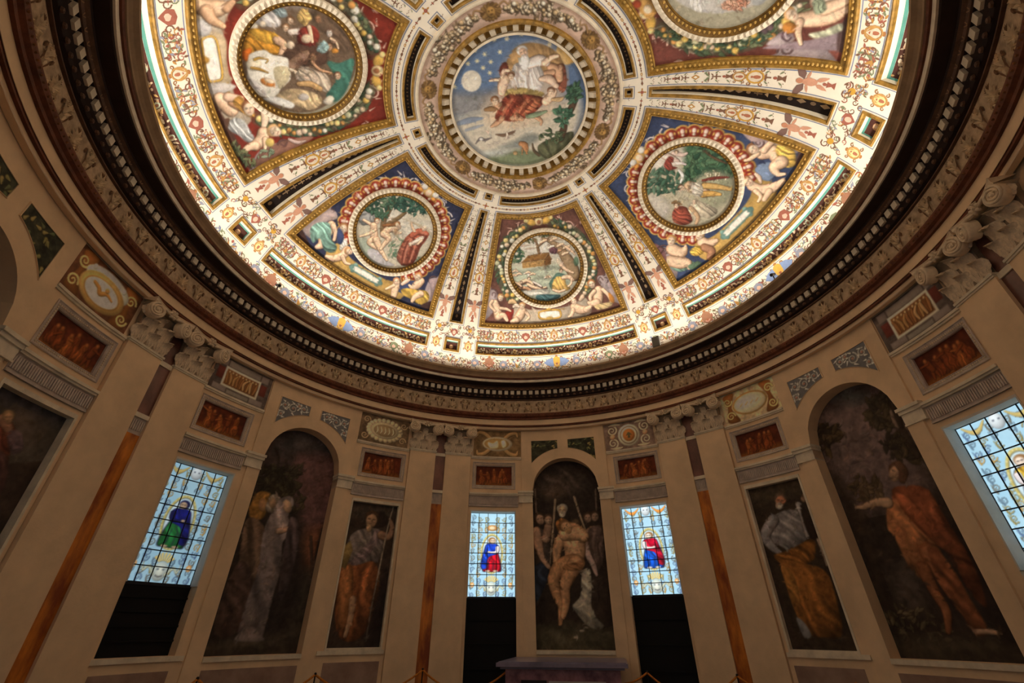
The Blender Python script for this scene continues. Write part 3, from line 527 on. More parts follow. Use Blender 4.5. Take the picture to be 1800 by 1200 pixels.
PAINT['med60'] = [["B",[[913,674],[1121,17],[871,-585],[176,-955],[-522,-761],[-931,-172],[-770,595],[-261,1076],[371,1126]],[190,180,150],0.1,1.0,None,False,1.0],["B",[[-63,1067],[342,1019],[640,609],[457,388],[134,518],[-107,901]],[226,216,198],0.4,8,None,False,1.0],["B",[[-741,712],[-547,411],[-621,63],[-993,-14],[-942,376]],[206,196,178],0.4,5,None,False,1.0],["B",[[864,682],[1086,333],[1073,-107],[907,-509],[649,-548],[496,-218],[221,28],[-38,113],[418,449]],[70,108,76],0.5,4,None,False,1.0],["F",[[864,682],[1086,333],[1093,-135],[850,-558],[623,-388],[484,-136],[157,-21],[28,162],[521,435]],110,87,[[58,98,70],[44,80,58],[80,118,84],[92,126,90]],8],["F",[[-312,997],[46,731],[183,369],[28,162],[-302,202],[-555,502],[-633,785]],80,81,[[66,104,80],[50,86,68],[96,128,104]],9],["B",[[369,-43],[682,-339],[656,-680],[295,-852],[-92,-700],[-75,-394]],[160,160,128],0.6,5,None,False,1.0],["L",[[840,231],[838,-34],[891,-301]],[18,29,14],[92,70,50],1,0.8,1.0],["F",[[442,-77],[670,-259],[708,-499],[490,-406]],18,45,[[214,206,176],[196,190,150]],12],["L",[[314,912],[325,742],[338,572]],[84,100,61],[226,206,190],1.2,0.8,1.0],["L",[[461,747],[526,572],[606,519]],[53,45,30],[214,190,176],1.2,0.8,1.0],["B",[[114,777],[338,796],[364,680],[213,619],[224,490],[73,612]],[140,60,48],1,1.0,[13.47,-25,0.25],False,1.0],["L",[[266,611],[346,487],[390,384]],[46,38,19],[232,220,210],1,0.8,1.0],["B",[[398,887],[363,881],[333,903],[326,942],[346,973],[382,979],[411,956],[418,918]],[110,76,50],1.0,1.0,None,False,1.0],["B",[[370,883],[335,873],[309,887],[308,918],[332,947],[367,957],[392,943],[394,912]],[232,200,168],1.0,1.0,None,False,1.0],["L",[[348,941],[355,930]],[4,3],[97,84,70],0,0.8,0.8],["L",[[365,912],[372,902]],[4,3],[97,84,70],0,0.8,0.8],["L",[[359,914],[346,904]],[3,4],[162,140,117],0,0.8,0.7],["L",[[328,910],[337,896]],[3,3],[150,84,66],0,0.8,0.7],["B",[[542,686],[512,680],[487,699],[480,731],[497,758],[527,764],[552,745],[558,713]],[110,76,50],1.0,1.0,None,False,1.0],["B",[[518,683],[489,673],[467,685],[465,711],[485,736],[514,745],[536,733],[538,708]],[232,200,168],1.0,1.0,None,False,1.0],["L",[[195,424],[138,290],[-15,224]],[31,39,24],[226,226,220],0.6,0.8,1.0],["L",[[27,20],[72,-182],[98,-351]],[118,140,116],[206,176,140],1.2,0.8,1.0],["L",[[224,-250],[362,-466],[495,-726]],[77,68,41],[200,160,90],1.2,0.8,1.0],["L",[[44,-347],[172,-481],[270,-636]],[78,69,38],[206,160,80],1.2,0.8,1.0],["L",[[296,-146],[492,-312],[679,-524]],[31,37,18],[120,50,40],1,0.8,1.0],["B",[[27,20],[200,-82],[170,-246],[-11,-343],[-91,-167]],[206,196,176],1,1.0,[12.7,10,0.22],False,1.0],["B",[[-38,167],[-57,119],[-108,92],[-161,103],[-186,145],[-166,194],[-115,220],[-62,209]],[120,80,60],1.0,1.0,None,False,1.0],["B",[[-55,129],[-69,79],[-106,53],[-145,67],[-164,113],[-151,163],[-113,188],[-74,174]],[232,200,168],1.0,1.0,None,False,1.0],["L",[[-144,131],[-125,133]],[6,5],[97,84,70],0,0.8,0.8],["L",[[-95,138],[-77,141]],[6,5],[97,84,70],0,0.8,0.8],["L",[[-103,131],[-100,109]],[5,6],[162,140,117],0,0.8,0.7],["L",[[-120,89],[-96,93]],[5,5],[150,84,66],0,0.8,0.7],["B",[[-735,-73],[-529,-65],[-423,-280],[-581,-557],[-803,-482],[-883,-237]],[150,70,52],1.2,1.0,[9.89,19,0.25],False,1.0],["B",[[-390,-254],[-153,-360],[-44,-758],[-113,-865],[-328,-800],[-394,-655],[-589,-614],[-507,-447]],[206,190,160],1.2,1.0,[7.47,-9,0.2],False,1.0],["L",[[-376,-342],[-443,-595],[-597,-671]],[56,48,32],[196,160,120],1,0.8,1.0],["B",[[-465,-74],[-511,-85],[-552,-58],[-565,-10],[-541,32],[-495,43],[-454,16],[-442,-32]],[100,66,40],1.0,1.0,None,False,1.0],["B",[[-502,-81],[-547,-97],[-582,-81],[-587,-42],[-558,-2],[-513,14],[-478,-2],[-474,-41]],[232,200,168],1.0,1.0,None,False,1.0],["L",[[-536,-9],[-527,-22]],[6,4],[97,84,70],0,0.8,0.8],["L",[[-511,-44],[-502,-57]],[6,4],[97,84,70],0,0.8,0.8],["L",[[-519,-42],[-536,-56]],[4,6],[162,140,117],0,0.8,0.7],["L",[[-560,-50],[-547,-68]],[4,4],[150,84,66],0,0.8,0.7],["L",[[-529,82],[-455,15],[-442,-98]],[25,41,20],[136,104,66],1,0.8,1.0],["B",[[-167,-341],[-204,-351],[-238,-330],[-249,-292],[-231,-258],[-194,-248],[-160,-269],[-149,-307]],[180,160,130],1.0,1.0,None,False,1.0],["B",[[-197,-347],[-233,-361],[-261,-349],[-266,-318],[-244,-286],[-208,-272],[-179,-284],[-175,-315]],[232,200,168],1.0,1.0,None,False,1.0],["L",[[-225,-291],[-218,-301]],[4,3],[97,84,70],0,0.8,0.8],["L",[[-205,-318],[-197,-328]],[4,3],[97,84,70],0,0.8,0.8],["L",[[-212,-316],[-225,-328]],[3,4],[162,140,117],0,0.8,0.7],["L",[[-244,-324],[-233,-338]],[3,3],[150,84,66],0,0.8,0.7]]
PAINT['field60'] = [["B",[[1664,41],[1815,-237],[1965,-663],[2195,-1144],[1916,-1268],[1935,-890],[1657,-540],[1534,-317]],[196,166,160],0.7,1.0,None,False,1.0],["B",[[2032,-955],[2191,-1186],[1803,-1340],[1656,-1282],[1905,-1159]],[94,66,60],0.6,1.0,None,False,1.0],["B",[[1183,-796],[1425,-918],[1378,-1132],[1139,-1185],[1063,-992]],[120,140,170],0.6,1.0,None,False,1.0],["L",[[1476,-703],[1618,-823],[1600,-964]],[126,143,142],[230,194,158],1.2,0.8,1.0],["L",[[1547,-680],[1769,-684],[2019,-810]],[72,57,31],[230,194,158],1.2,0.8,1.0],["L",[[1417,-629],[1258,-600],[1170,-546]],[60,48,35],[230,194,158],1.2,0.8,1.0],["B",[[1731,-800],[1898,-845],[1867,-1116],[1676,-1304],[1531,-1197],[1575,-988]],[222,176,76],1.2,1.0,[10.35,17,0.28],False,1.0],["L",[[1565,-1081],[1409,-1061],[1348,-1203],[1431,-1293]],[135,105,59,32],[230,194,158],1.2,0.8,1.0],["B",[[1521,-406],[1521,-487],[1461,-559],[1374,-581],[1311,-537],[1311,-454],[1373,-381],[1460,-362]],[150,98,60],1.0,1.0,None,False,1.0],["B",[[1517,-472],[1527,-551],[1488,-613],[1420,-620],[1364,-569],[1353,-488],[1395,-426],[1463,-420]],[232,200,168],1.0,1.0,None,False,1.0],["L",[[1384,-529],[1409,-513]],[10,7],[97,84,70],0,0.8,0.8],["L",[[1452,-486],[1477,-470]],[10,7],[97,84,70],0,0.8,0.8],["L",[[1445,-501],[1463,-531]],[7,10],[162,140,117],0,0.8,0.7],["L",[[1445,-572],[1479,-551]],[7,7],[150,84,66],0,0.8,0.7],["L",[[840,-1016],[897,-1190],[1078,-1330],[1310,-1368]],[106,111,101,59],[230,194,158],1.2,0.8,1.0],["L",[[802,-1141],[789,-1290],[673,-1330]],[56,45,28],[230,194,158],1.2,0.8,1.0],["L",[[982,-1334],[781,-1388]],[68,49],[230,194,158],1,0.8,1.0],["L",[[1075,-893],[1063,-992],[1004,-1090]],[35,48,28],[214,186,160],1,0.8,1.0],["B",[[959,-825],[936,-899],[863,-946],[781,-938],[739,-879],[762,-804],[837,-757],[918,-766]],[160,106,64],1.0,1.0,None,False,1.0],["B",[[937,-884],[924,-959],[871,-1003],[810,-989],[776,-924],[790,-847],[843,-804],[904,-819]],[232,200,168],1.0,1.0,None,False,1.0],["L",[[804,-894],[831,-887]],[9,7],[97,84,70],0,0.8,0.8],["L",[[876,-876],[903,-869]],[9,7],[97,84,70],0,0.8,0.8],["L",[[866,-888],[873,-920]],[7,9],[162,140,117],0,0.8,0.7],["L",[[845,-953],[881,-943]],[7,7],[150,84,66],0,0.8,0.7],["L",[[-1452,-638],[-1385,-854],[-1252,-878],[-1174,-838]],[154,144,75,33],[230,194,158],1.2,0.8,1.0],["B",[[-1828,-729],[-1619,-777],[-1403,-1089],[-1353,-1266],[-1590,-1255],[-1794,-1095]],[128,172,150],1.2,1.0,[8.32,11,0.25],False,1.0],["L",[[-1713,-800],[-1578,-1020],[-1452,-1160],[-1530,-1258]],[146,152,92,50],[230,194,158],1.2,0.8,1.0],["B",[[-1199,-570],[-1284,-577],[-1353,-517],[-1365,-424],[-1313,-353],[-1227,-348],[-1160,-409],[-1148,-500]],[206,150,80],1.0,1.0,None,False,1.0],["B",[[-1268,-572],[-1352,-589],[-1413,-550],[-1413,-476],[-1352,-412],[-1267,-395],[-1207,-435],[-1208,-508]],[232,200,168],1.0,1.0,None,False,1.0],["L",[[-1313,-431],[-1299,-457]],[10,8],[97,84,70],0,0.8,0.8],["L",[[-1276,-502],[-1262,-528]],[10,8],[97,84,70],0,0.8,0.8],["L",[[-1291,-496],[-1324,-517]],[8,10],[162,140,117],0,0.8,0.7],["L",[[-1365,-500],[-1346,-536]],[8,8],[150,84,66],0,0.8,0.7],["L",[[-843,-1087],[-794,-1202],[-599,-1290]],[138,129,55],[230,194,158],1.2,0.8,1.0],["B",[[-1158,-986],[-959,-1082],[-970,-1253],[-1173,-1217],[-1253,-1068]],[222,172,66],1.2,1.0,[12.03,2,0.25],False,1.0],["L",[[-909,-1198],[-860,-1368],[-1007,-1447]],[97,104,72],[170,120,86],1.1,0.8,1.0],["B",[[-712,-1019],[-785,-1002],[-827,-931],[-811,-849],[-748,-803],[-675,-821],[-635,-891],[-650,-973]],[196,150,100],1.0,1.0,None,False,1.0],["B",[[-770,-1002],[-846,-994],[-886,-944],[-866,-881],[-797,-843],[-721,-851],[-682,-901],[-702,-963]],[232,200,168],1.0,1.0,None,False,1.0],["L",[[-769,-869],[-765,-896]],[9,7],[97,84,70],0,0.8,0.8],["L",[[-757,-940],[-753,-966]],[9,7],[97,84,70],0,0.8,0.8],["L",[[-768,-931],[-802,-940]],[7,9],[162,140,117],0,0.8,0.7],["L",[[-832,-914],[-826,-950]],[7,7],[150,84,66],0,0.8,0.7],["B",[[-1736,-50],[-1584,-256],[-1626,-562],[-1834,-790],[-1943,-1055],[-2156,-1069],[-1965,-561]],[160,110,110],0.8,1.0,None,False,1.0],["L",[[-1724,-366],[-1598,-348],[-1584,-473],[-1723,-476],[-1680,-387]],[17,17,17,17,13],[90,60,60],0.3,0.8,1.0],["B",[[-1528,-1200],[-1265,-1299],[-1268,-1412],[-1503,-1346]],[92,120,92],0.8,1.0,None,False,1.0]]
PAINT['med-120'] = [["B",[[-1213,-82],[-1001,597],[-386,958],[299,871],[851,320],[912,-255],[632,-795],[42,-1053],[-579,-941],[-978,-616]],[120,96,74],0.1,1.0,None,False,1.0],["B",[[-1145,-275],[-1160,87],[-1034,466],[-869,603],[-886,342],[-921,-39],[-953,-235]],[196,186,182],0.3,5,None,False,1.0],["B",[[-882,86],[-949,417],[-781,741],[-403,872],[-254,625],[-591,346]],[112,88,68],0.6,4,[7.25,145,0.15],False,1.0],["B",[[-57,430],[-49,658],[-167,884],[-19,920],[433,813],[709,600],[590,420],[262,603]],[70,130,112],0.7,1.0,[3.64,116,0.12],False,1.0],["B",[[-323,-320],[-344,76],[-319,429],[-27,430],[53,146],[8,-183]],[94,66,52],0.6,1.0,None,False,1.0],["B",[[-777,-799],[-881,-600],[-817,-388],[-695,-297],[-588,-353],[-605,-600],[-703,-783]],[200,192,186],1.1,1.0,[7.35,121,0.18],False,1.0],["B",[[-979,-592],[-1065,-374],[-1005,-209],[-930,-211],[-916,-406]],[222,214,200],1,1.0,[7.32,123,0.15],False,1.0],["B",[[-603,-843],[-679,-738],[-604,-649],[-527,-706],[-540,-802]],[216,204,180],1,1.0,None,False,1.0],["B",[[-633,-524],[-596,-542],[-580,-578],[-594,-611],[-630,-622],[-667,-605],[-683,-569],[-669,-535]],[214,196,170],1.0,1.0,None,False,1.0],["B",[[-491,-928],[-552,-800],[-542,-556],[-431,-313],[-297,-270],[-129,-360],[-155,-541],[-184,-693],[-109,-879],[-194,-968]],[206,138,36],1.2,1.0,[8.08,143,0.28],False,1.0],["B",[[-527,-803],[-529,-558],[-403,-340],[-320,-424],[-371,-673]],[226,166,50],1,1.0,[7.9,121,0.2],False,1.0],["B",[[-192,-944],[-240,-787],[-27,-865],[-86,-958]],[190,90,20],1,1.0,None,False,1.0],["L",[[-375,-368],[-297,-270],[-158,-332]],[79,64,38],[216,176,140],1.2,0.8,1.0],["B",[[-306,-95],[-253,-118],[-230,-168],[-249,-216],[-299,-233],[-350,-210],[-374,-161],[-355,-113]],[214,190,160],1.0,1.0,None,False,1.0],["B",[[-742,-89],[-701,-102],[-675,-142],[-680,-185],[-712,-207],[-753,-195],[-778,-155],[-774,-112]],[120,80,50],1.0,1.0,None,False,1.0],["B",[[-709,-101],[-667,-109],[-643,-137],[-651,-170],[-687,-188],[-729,-180],[-753,-152],[-745,-119]],[230,194,158],1.0,1.0,None,False,1.0],["L",[[-704,-173],[-707,-158]],[5,4],[96,81,66],0,0.8,0.8],["L",[[-713,-134],[-717,-120]],[5,4],[96,81,66],0,0.8,0.8],["L",[[-707,-140],[-689,-136]],[4,5],[161,135,110],0,0.8,0.7],["L",[[-671,-151],[-676,-132]],[4,4],[150,84,66],0,0.8,0.7],["B",[[-367,544],[-322,533],[-292,490],[-295,442],[-330,416],[-375,428],[-405,469],[-401,517]],[90,60,40],1.0,1.0,None,False,1.0],["B",[[-331,533],[-284,527],[-257,497],[-265,460],[-303,439],[-350,445],[-377,475],[-369,511]],[200,152,112],1.0,1.0,None,False,1.0],["L",[[-322,455],[-327,470]],[5,4],[84,63,47],0,0.8,0.8],["L",[[-334,496],[-339,512]],[5,4],[84,63,47],0,0.8,0.8],["L",[[-327,491],[-307,496]],[4,5],[140,106,78],0,0.8,0.7],["L",[[-287,480],[-293,501]],[4,4],[150,84,66],0,0.8,0.7],["B",[[-167,268],[-121,255],[-93,212],[-98,164],[-134,139],[-179,152],[-207,195],[-203,243]],[100,70,50],1.0,1.0,None,False,1.0],["B",[[-131,256],[-84,248],[-57,217],[-67,181],[-107,161],[-153,169],[-179,199],[-170,235]],[170,120,86],1.0,1.0,None,False,1.0],["L",[[-125,177],[-129,193]],[5,4],[71,50,36],0,0.8,0.8],["L",[[-135,219],[-140,235]],[5,4],[71,50,36],0,0.8,0.8],["L",[[-128,214],[-108,218]],[4,5],[118,84,60],0,0.8,0.7],["L",[[-89,202],[-94,223]],[4,4],[102,72,51],0,0.8,0.7],["B",[[-737,140],[-695,129],[-668,89],[-672,44],[-704,21],[-746,33],[-772,72],[-769,117]],[180,130,60],1.0,1.0,None,False,1.0],["B",[[-704,129],[-661,123],[-635,94],[-643,60],[-679,41],[-722,48],[-747,76],[-739,110]],[226,190,110],1.0,1.0,None,False,1.0],["L",[[-696,56],[-700,71]],[5,4],[94,79,46],0,0.8,0.8],["L",[[-707,95],[-711,110]],[5,4],[94,79,46],0,0.8,0.8],["L",[[-700,90],[-682,94]],[4,5],[158,133,77],0,0.8,0.7],["L",[[-664,79],[-669,99]],[4,4],[150,84,66],0,0.8,0.7],["B",[[153,695],[202,683],[234,638],[229,587],[191,560],[143,572],[112,617],[116,667]],[110,70,50],1.0,1.0,None,False,1.0],["B",[[192,683],[242,677],[271,645],[262,606],[220,583],[170,590],[142,622],[151,660]],[230,194,158],1.0,1.0,None,False,1.0],["L",[[200,600],[196,617]],[6,4],[96,81,66],0,0.8,0.8],["L",[[188,645],[183,661]],[6,4],[96,81,66],0,0.8,0.8],["L",[[196,639],[217,644]],[4,6],[161,135,110],0,0.8,0.7],["L",[[238,627],[232,650]],[4,4],[150,84,66],0,0.8,0.7],["B",[[-607,538],[-562,527],[-533,486],[-536,439],[-569,414],[-613,425],[-642,465],[-639,512]],[120,90,70],1.0,1.0,None,False,1.0],["B",[[-571,527],[-526,522],[-499,493],[-507,457],[-544,436],[-588,441],[-615,470],[-608,506]],[220,210,196],1.0,1.0,None,False,1.0],["L",[[-562,451],[-566,466]],[5,4],[92,88,82],0,0.8,0.8],["L",[[-574,492],[-579,507]],[5,4],[92,88,82],0,0.8,0.8],["L",[[-567,486],[-548,492]],[4,5],[154,147,137],0,0.8,0.7],["L",[[-529,477],[-535,497]],[4,4],[150,84,66],0,0.8,0.7],["B",[[-618,-170],[-577,-183],[-551,-224],[-556,-268],[-589,-289],[-630,-276],[-656,-236],[-651,-192]],[140,96,60],1.0,1.0,None,False,1.0],["B",[[-585,-182],[-542,-190],[-518,-220],[-527,-253],[-564,-270],[-606,-262],[-630,-233],[-621,-200]],[230,194,158],1.0,1.0,None,False,1.0],["L",[[-580,-255],[-584,-240]],[5,4],[96,81,66],0,0.8,0.8],["L",[[-590,-216],[-593,-201]],[5,4],[96,81,66],0,0.8,0.8],["L",[[-583,-221],[-565,-218]],[4,5],[161,135,110],0,0.8,0.7],["L",[[-547,-233],[-552,-214]],[4,4],[150,84,66],0,0.8,0.7],["B",[[-814,347],[-771,337],[-743,297],[-746,252],[-778,227],[-820,238],[-848,278],[-845,323]],[120,90,60],1.0,1.0,None,False,1.0],["B",[[-780,337],[-737,331],[-711,303],[-718,269],[-754,249],[-797,254],[-822,282],[-815,317]],[170,120,86],1.0,1.0,None,False,1.0],["L",[[-771,263],[-775,278]],[5,4],[71,50,36],0,0.8,0.8],["L",[[-783,303],[-787,317]],[5,4],[71,50,36],0,0.8,0.8],["L",[[-776,297],[-758,302]],[4,5],[118,84,60],0,0.8,0.7],["L",[[-739,287],[-745,307]],[4,4],[102,72,51],0,0.8,0.7],["B",[[-792,-42],[-931,61],[-815,188],[-733,162],[-692,7]],[216,176,100],1.1,1.0,[12.22,134,0.2],False,1.0],["B",[[-866,-409],[-903,-237],[-779,-193],[-745,-319]],[134,150,150],1,1.0,[12.59,132,0.2],False,1.0],["L",[[-520,-153],[-543,-23],[-540,107]],[53,53,32],[226,212,196],1.1,0.8,1.0],["B",[[-391,-55],[-585,4],[-658,214],[-505,319],[-329,238],[-315,49]],[140,52,40],1.2,1.0,[10.01,142,0.2],False,1.0],["L",[[-625,148],[-518,173],[-382,198]],[42,38,27],[230,194,158],1.2,0.8,1.0],["B",[[-438,196],[-380,168],[-352,103],[-370,40],[-423,15],[-479,43],[-507,107],[-490,170]],[222,196,160],1.0,1.0,None,False,1.0],["B",[[-246,264],[-427,374],[-325,484],[-201,402]],[150,180,176],1,1.0,[12.77,134,0.2],False,1.0],["B",[[-271,644],[-235,627],[-217,583],[-226,540],[-257,521],[-292,539],[-310,582],[-301,625]],[214,140,50],1.0,1.0,None,False,1.0],["L",[[-470,509],[-424,593],[-314,637]],[28,25,20],[230,194,158],1,0.8,1.0],["L",[[66,-186],[-84,-14],[-177,99]],[84,90,56],[150,116,92],1,0.8,1.0],["B",[[-54,-861],[-160,-797],[-210,-588],[-128,-466],[-76,-231],[95,-216],[300,-203],[477,-386],[624,-486],[574,-787],[388,-923]],[234,226,208],0.6,1.0,None,False,1.0],["B",[[97,-460],[95,-216],[301,-231],[477,-386],[357,-458]],[206,190,150],0.6,1.0,None,False,1.0],["B",[[36,-658],[114,-704],[142,-796],[105,-880],[25,-905],[-49,-859],[-77,-769],[-43,-685]],[214,200,170],1.3,1.0,None,False,1.0],["L",[[-50,-759],[-75,-679],[-45,-552],[10,-584]],[26,21,13,11],[170,130,50],1,0.8,1.0],["L",[[85,-828],[119,-701],[180,-575]],[21,27,14],[160,120,46],1,0.8,1.0],["B",[[405,-476],[435,-532],[416,-624],[360,-698],[299,-710],[270,-656],[288,-565],[343,-490]],[200,120,50],1.0,1.0,None,False,1.0],["B",[[361,-480],[377,-517],[362,-581],[324,-635],[287,-646],[272,-610],[287,-547],[323,-493]],[234,214,180],1.0,1.0,None,False,1.0],["B",[[218,-924],[312,-805],[465,-663],[582,-677],[454,-825]],[206,196,186],1,1.0,[11.69,126,0.2],False,1.0],["L",[[124,-190],[209,-57],[323,136],[472,246]],[28,46,53,42],[220,196,166],1.2,0.8,1.0],["B",[[240,-115],[58,35],[135,257],[184,428],[394,513],[526,422],[411,219],[357,20]],[200,180,156],1.1,1.0,[8.86,132,0.22],False,1.0],["L",[[389,-68],[384,133],[469,305]],[41,60,55],[196,156,100],1,0.8,1.0],["L",[[-37,177],[101,314],[146,515]],[26,29,21],[200,152,112],1,0.8,1.0],["B",[[594,-483],[480,-217],[509,69],[595,301],[754,324],[887,106],[756,-241],[716,-468]],[206,176,130],1.2,1.0,[5.69,139,0.2],False,1.0],["B",[[633,103],[682,71],[703,-2],[682,-71],[634,-96],[586,-64],[565,7],[584,76]],[190,180,170],1.0,1.0,None,False,1.0],["B",[[639,-712],[625,-458],[757,-182],[849,-249],[743,-528]],[226,222,212],1,1.0,None,False,1.0],["B",[[721,356],[587,480],[646,570],[780,476]],[226,214,190],1,1.0,None,False,1.0]]
PAINT['field-120'] = [["B",[[579,-1534],[952,-1399],[1402,-1266],[1903,-1129],[1768,-1283],[1289,-1471],[800,-1555]],[96,58,44],0.6,1.0,None,False,1.0],["B",[[1887,-1064],[1655,-958],[1518,-631],[1432,-187],[1447,127],[1716,-346],[1908,-818]],[160,110,90],0.8,1.0,None,False,1.0],["L",[[1526,-570],[1453,-499],[1480,-395],[1574,-438],[1533,-510]],[19,19,19,16,13],[110,74,70],0.4,0.8,1.0],["L",[[1452,-345],[1530,-198],[1507,-37]],[32,39,20],[196,170,160],1,0.8,1.0],["B",[[-572,-1563],[-548,-1319],[-387,-1159],[78,-1235],[250,-1163],[304,-1376],[285,-1623],[-28,-1605],[-341,-1655]],[206,180,140],0.7,1.0,None,False,1.0],["B",[[-417,-1492],[-457,-1404],[-399,-1322],[148,-1322],[216,-1410],[170,-1525]],[250,242,226],0.3,1.0,None,False,1.0],["L",[[-420,-1514],[-471,-1424],[-436,-1315],[-218,-1294],[176,-1315],[243,-1415],[209,-1533],[-18,-1547],[-246,-1525],[-420,-1514]],[16,16,17,17,18,18,18,17,17,16],[206,160,60],1,0.8,1.0],["B",[[-108,-1455],[-66,-1489],[-56,-1551],[-84,-1606],[-134,-1620],[-175,-1587],[-185,-1525],[-158,-1471]],[180,130,50],1.0,1.0,None,False,1.0],["B",[[-717,-1578],[-725,-1423],[-598,-1333],[-484,-1422],[-525,-1572]],[196,190,184],0.8,1.0,None,False,1.0],["B",[[290,-1599],[277,-1371],[366,-1130],[454,-1302],[436,-1555]],[206,196,186],0.8,1.0,None,False,1.0],["L",[[-962,-1488],[-886,-1373],[-878,-1220],[-922,-1080]],[100,134,127,69],[222,184,144],1.2,0.8,1.0],["L",[[-838,-1359],[-717,-1313],[-612,-1171]],[104,83,47],[214,170,130],1.2,0.8,1.0],["L",[[-875,-1087],[-968,-984]],[69,46],[206,160,120],1.1,0.8,1.0],["L",[[545,-1423],[646,-1338],[772,-1282]],[111,151,121],[230,194,158],1.2,0.8,1.0],["L",[[636,-1230],[741,-1114],[847,-994]],[93,84,51],[200,152,112],1.1,0.8,1.0],["L",[[540,-1292],[599,-1090]],[81,61],[226,190,160],1.1,0.8,1.0],["B",[[636,-1230],[539,-1106],[667,-1019],[921,-893],[935,-1008],[794,-1150]],[196,140,60],1.1,1.0,[10.11,123,0.25],False,1.0],["B",[[733,-860],[818,-896],[856,-984],[827,-1072],[748,-1107],[667,-1071],[629,-985],[656,-898]],[150,96,60],1.0,1.0,None,False,1.0],["B",[[800,-893],[888,-919],[927,-984],[894,-1049],[809,-1075],[723,-1048],[685,-985],[716,-920]],[232,200,168],1.0,1.0,None,False,1.0],["L",[[781,-1040],[780,-1010]],[10,8],[97,84,70],0,0.8,0.8],["L",[[777,-959],[775,-929]],[10,8],[97,84,70],0,0.8,0.8],["L",[[788,-972],[829,-969]],[8,10],[162,140,117],0,0.8,0.7],["L",[[860,-1005],[858,-964]],[8,8],[150,84,66],0,0.8,0.7],["B",[[1036,-1416],[918,-1283],[976,-1127],[1141,-1044],[1401,-973],[1403,-1120],[1256,-1237],[1174,-1334]],[176,176,172],1.3,1.0,[11.69,121,0.3],False,1.0],["B",[[940,-1451],[907,-1335],[1070,-1396],[1177,-1446]],[96,64,48],0.6,1.0,None,False,1.0],["L",[[844,-769],[1001,-734],[1180,-789]],[29,71,42],[232,206,176],1,0.8,1.0],["L",[[1271,-803],[1390,-852],[1492,-989]],[114,121,102],[230,194,158],1.2,0.8,1.0],["L",[[1492,-989],[1498,-1109],[1562,-1240]],[90,71,41],[230,194,158],1.2,0.8,1.0],["L",[[1399,-794],[1523,-814],[1585,-824]],[55,43,28],[230,194,158],1.2,0.8,1.0],["B",[[1130,-575],[1198,-526],[1295,-539],[1363,-608],[1361,-692],[1292,-740],[1196,-725],[1130,-658]],[226,176,116],1.0,1.0,None,False,1.0],["B",[[1187,-539],[1248,-481],[1325,-481],[1371,-541],[1359,-624],[1296,-682],[1221,-680],[1176,-621]],[232,200,168],1.0,1.0,None,False,1.0],["L",[[1314,-630],[1285,-615]],[10,8],[97,84,70],0,0.8,0.8],["L",[[1238,-592],[1209,-577]],[10,8],[97,84,70],0,0.8,0.8],["L",[[1254,-589],[1269,-554]],[8,10],[162,140,117],0,0.8,0.7],["L",[[1315,-547],[1277,-528]],[8,8],[150,84,66],0,0.8,0.7],["B",[[1485,-632],[1544,-666],[1562,-729],[1527,-784],[1461,-798],[1404,-764],[1386,-702],[1420,-647]],[206,176,90],1.0,1.0,None,False,1.0],["F",[[1317,-1363],[1575,-1183],[1796,-1046],[1858,-1181],[1562,-1358]],30,57,[[80,92,62],[110,116,76],[64,74,50]],14],["F",[[1674,-1023],[1599,-735],[1703,-690],[1760,-916]],14,55,[[120,140,110],[140,156,126]],15]]
PAINT['med120'] = [["B",[[187,812],[-133,831],[-498,548],[-682,197],[-746,-341],[-617,-583]],[206,200,190],0.2,1.0,None,False,1.0],["B",[[-102,665],[-359,678],[-498,518],[-230,447]],[226,222,212],0.8,1.0,[14.09,-120,0.15],False,1.0],["B",[[-522,260],[-490,78],[-547,-100],[-687,-141],[-699,30],[-642,213]],[214,160,130],1,1.0,[14.71,-71,0.25],False,1.0],["F",[[-589,254],[-541,38],[-671,-173],[-723,-19]],30,39,[[206,140,110],[226,180,150]],5],["B",[[-629,-212],[-661,-417],[-772,-334],[-747,-206]],[160,160,156],0.6,1.0,None,False,1.0]]
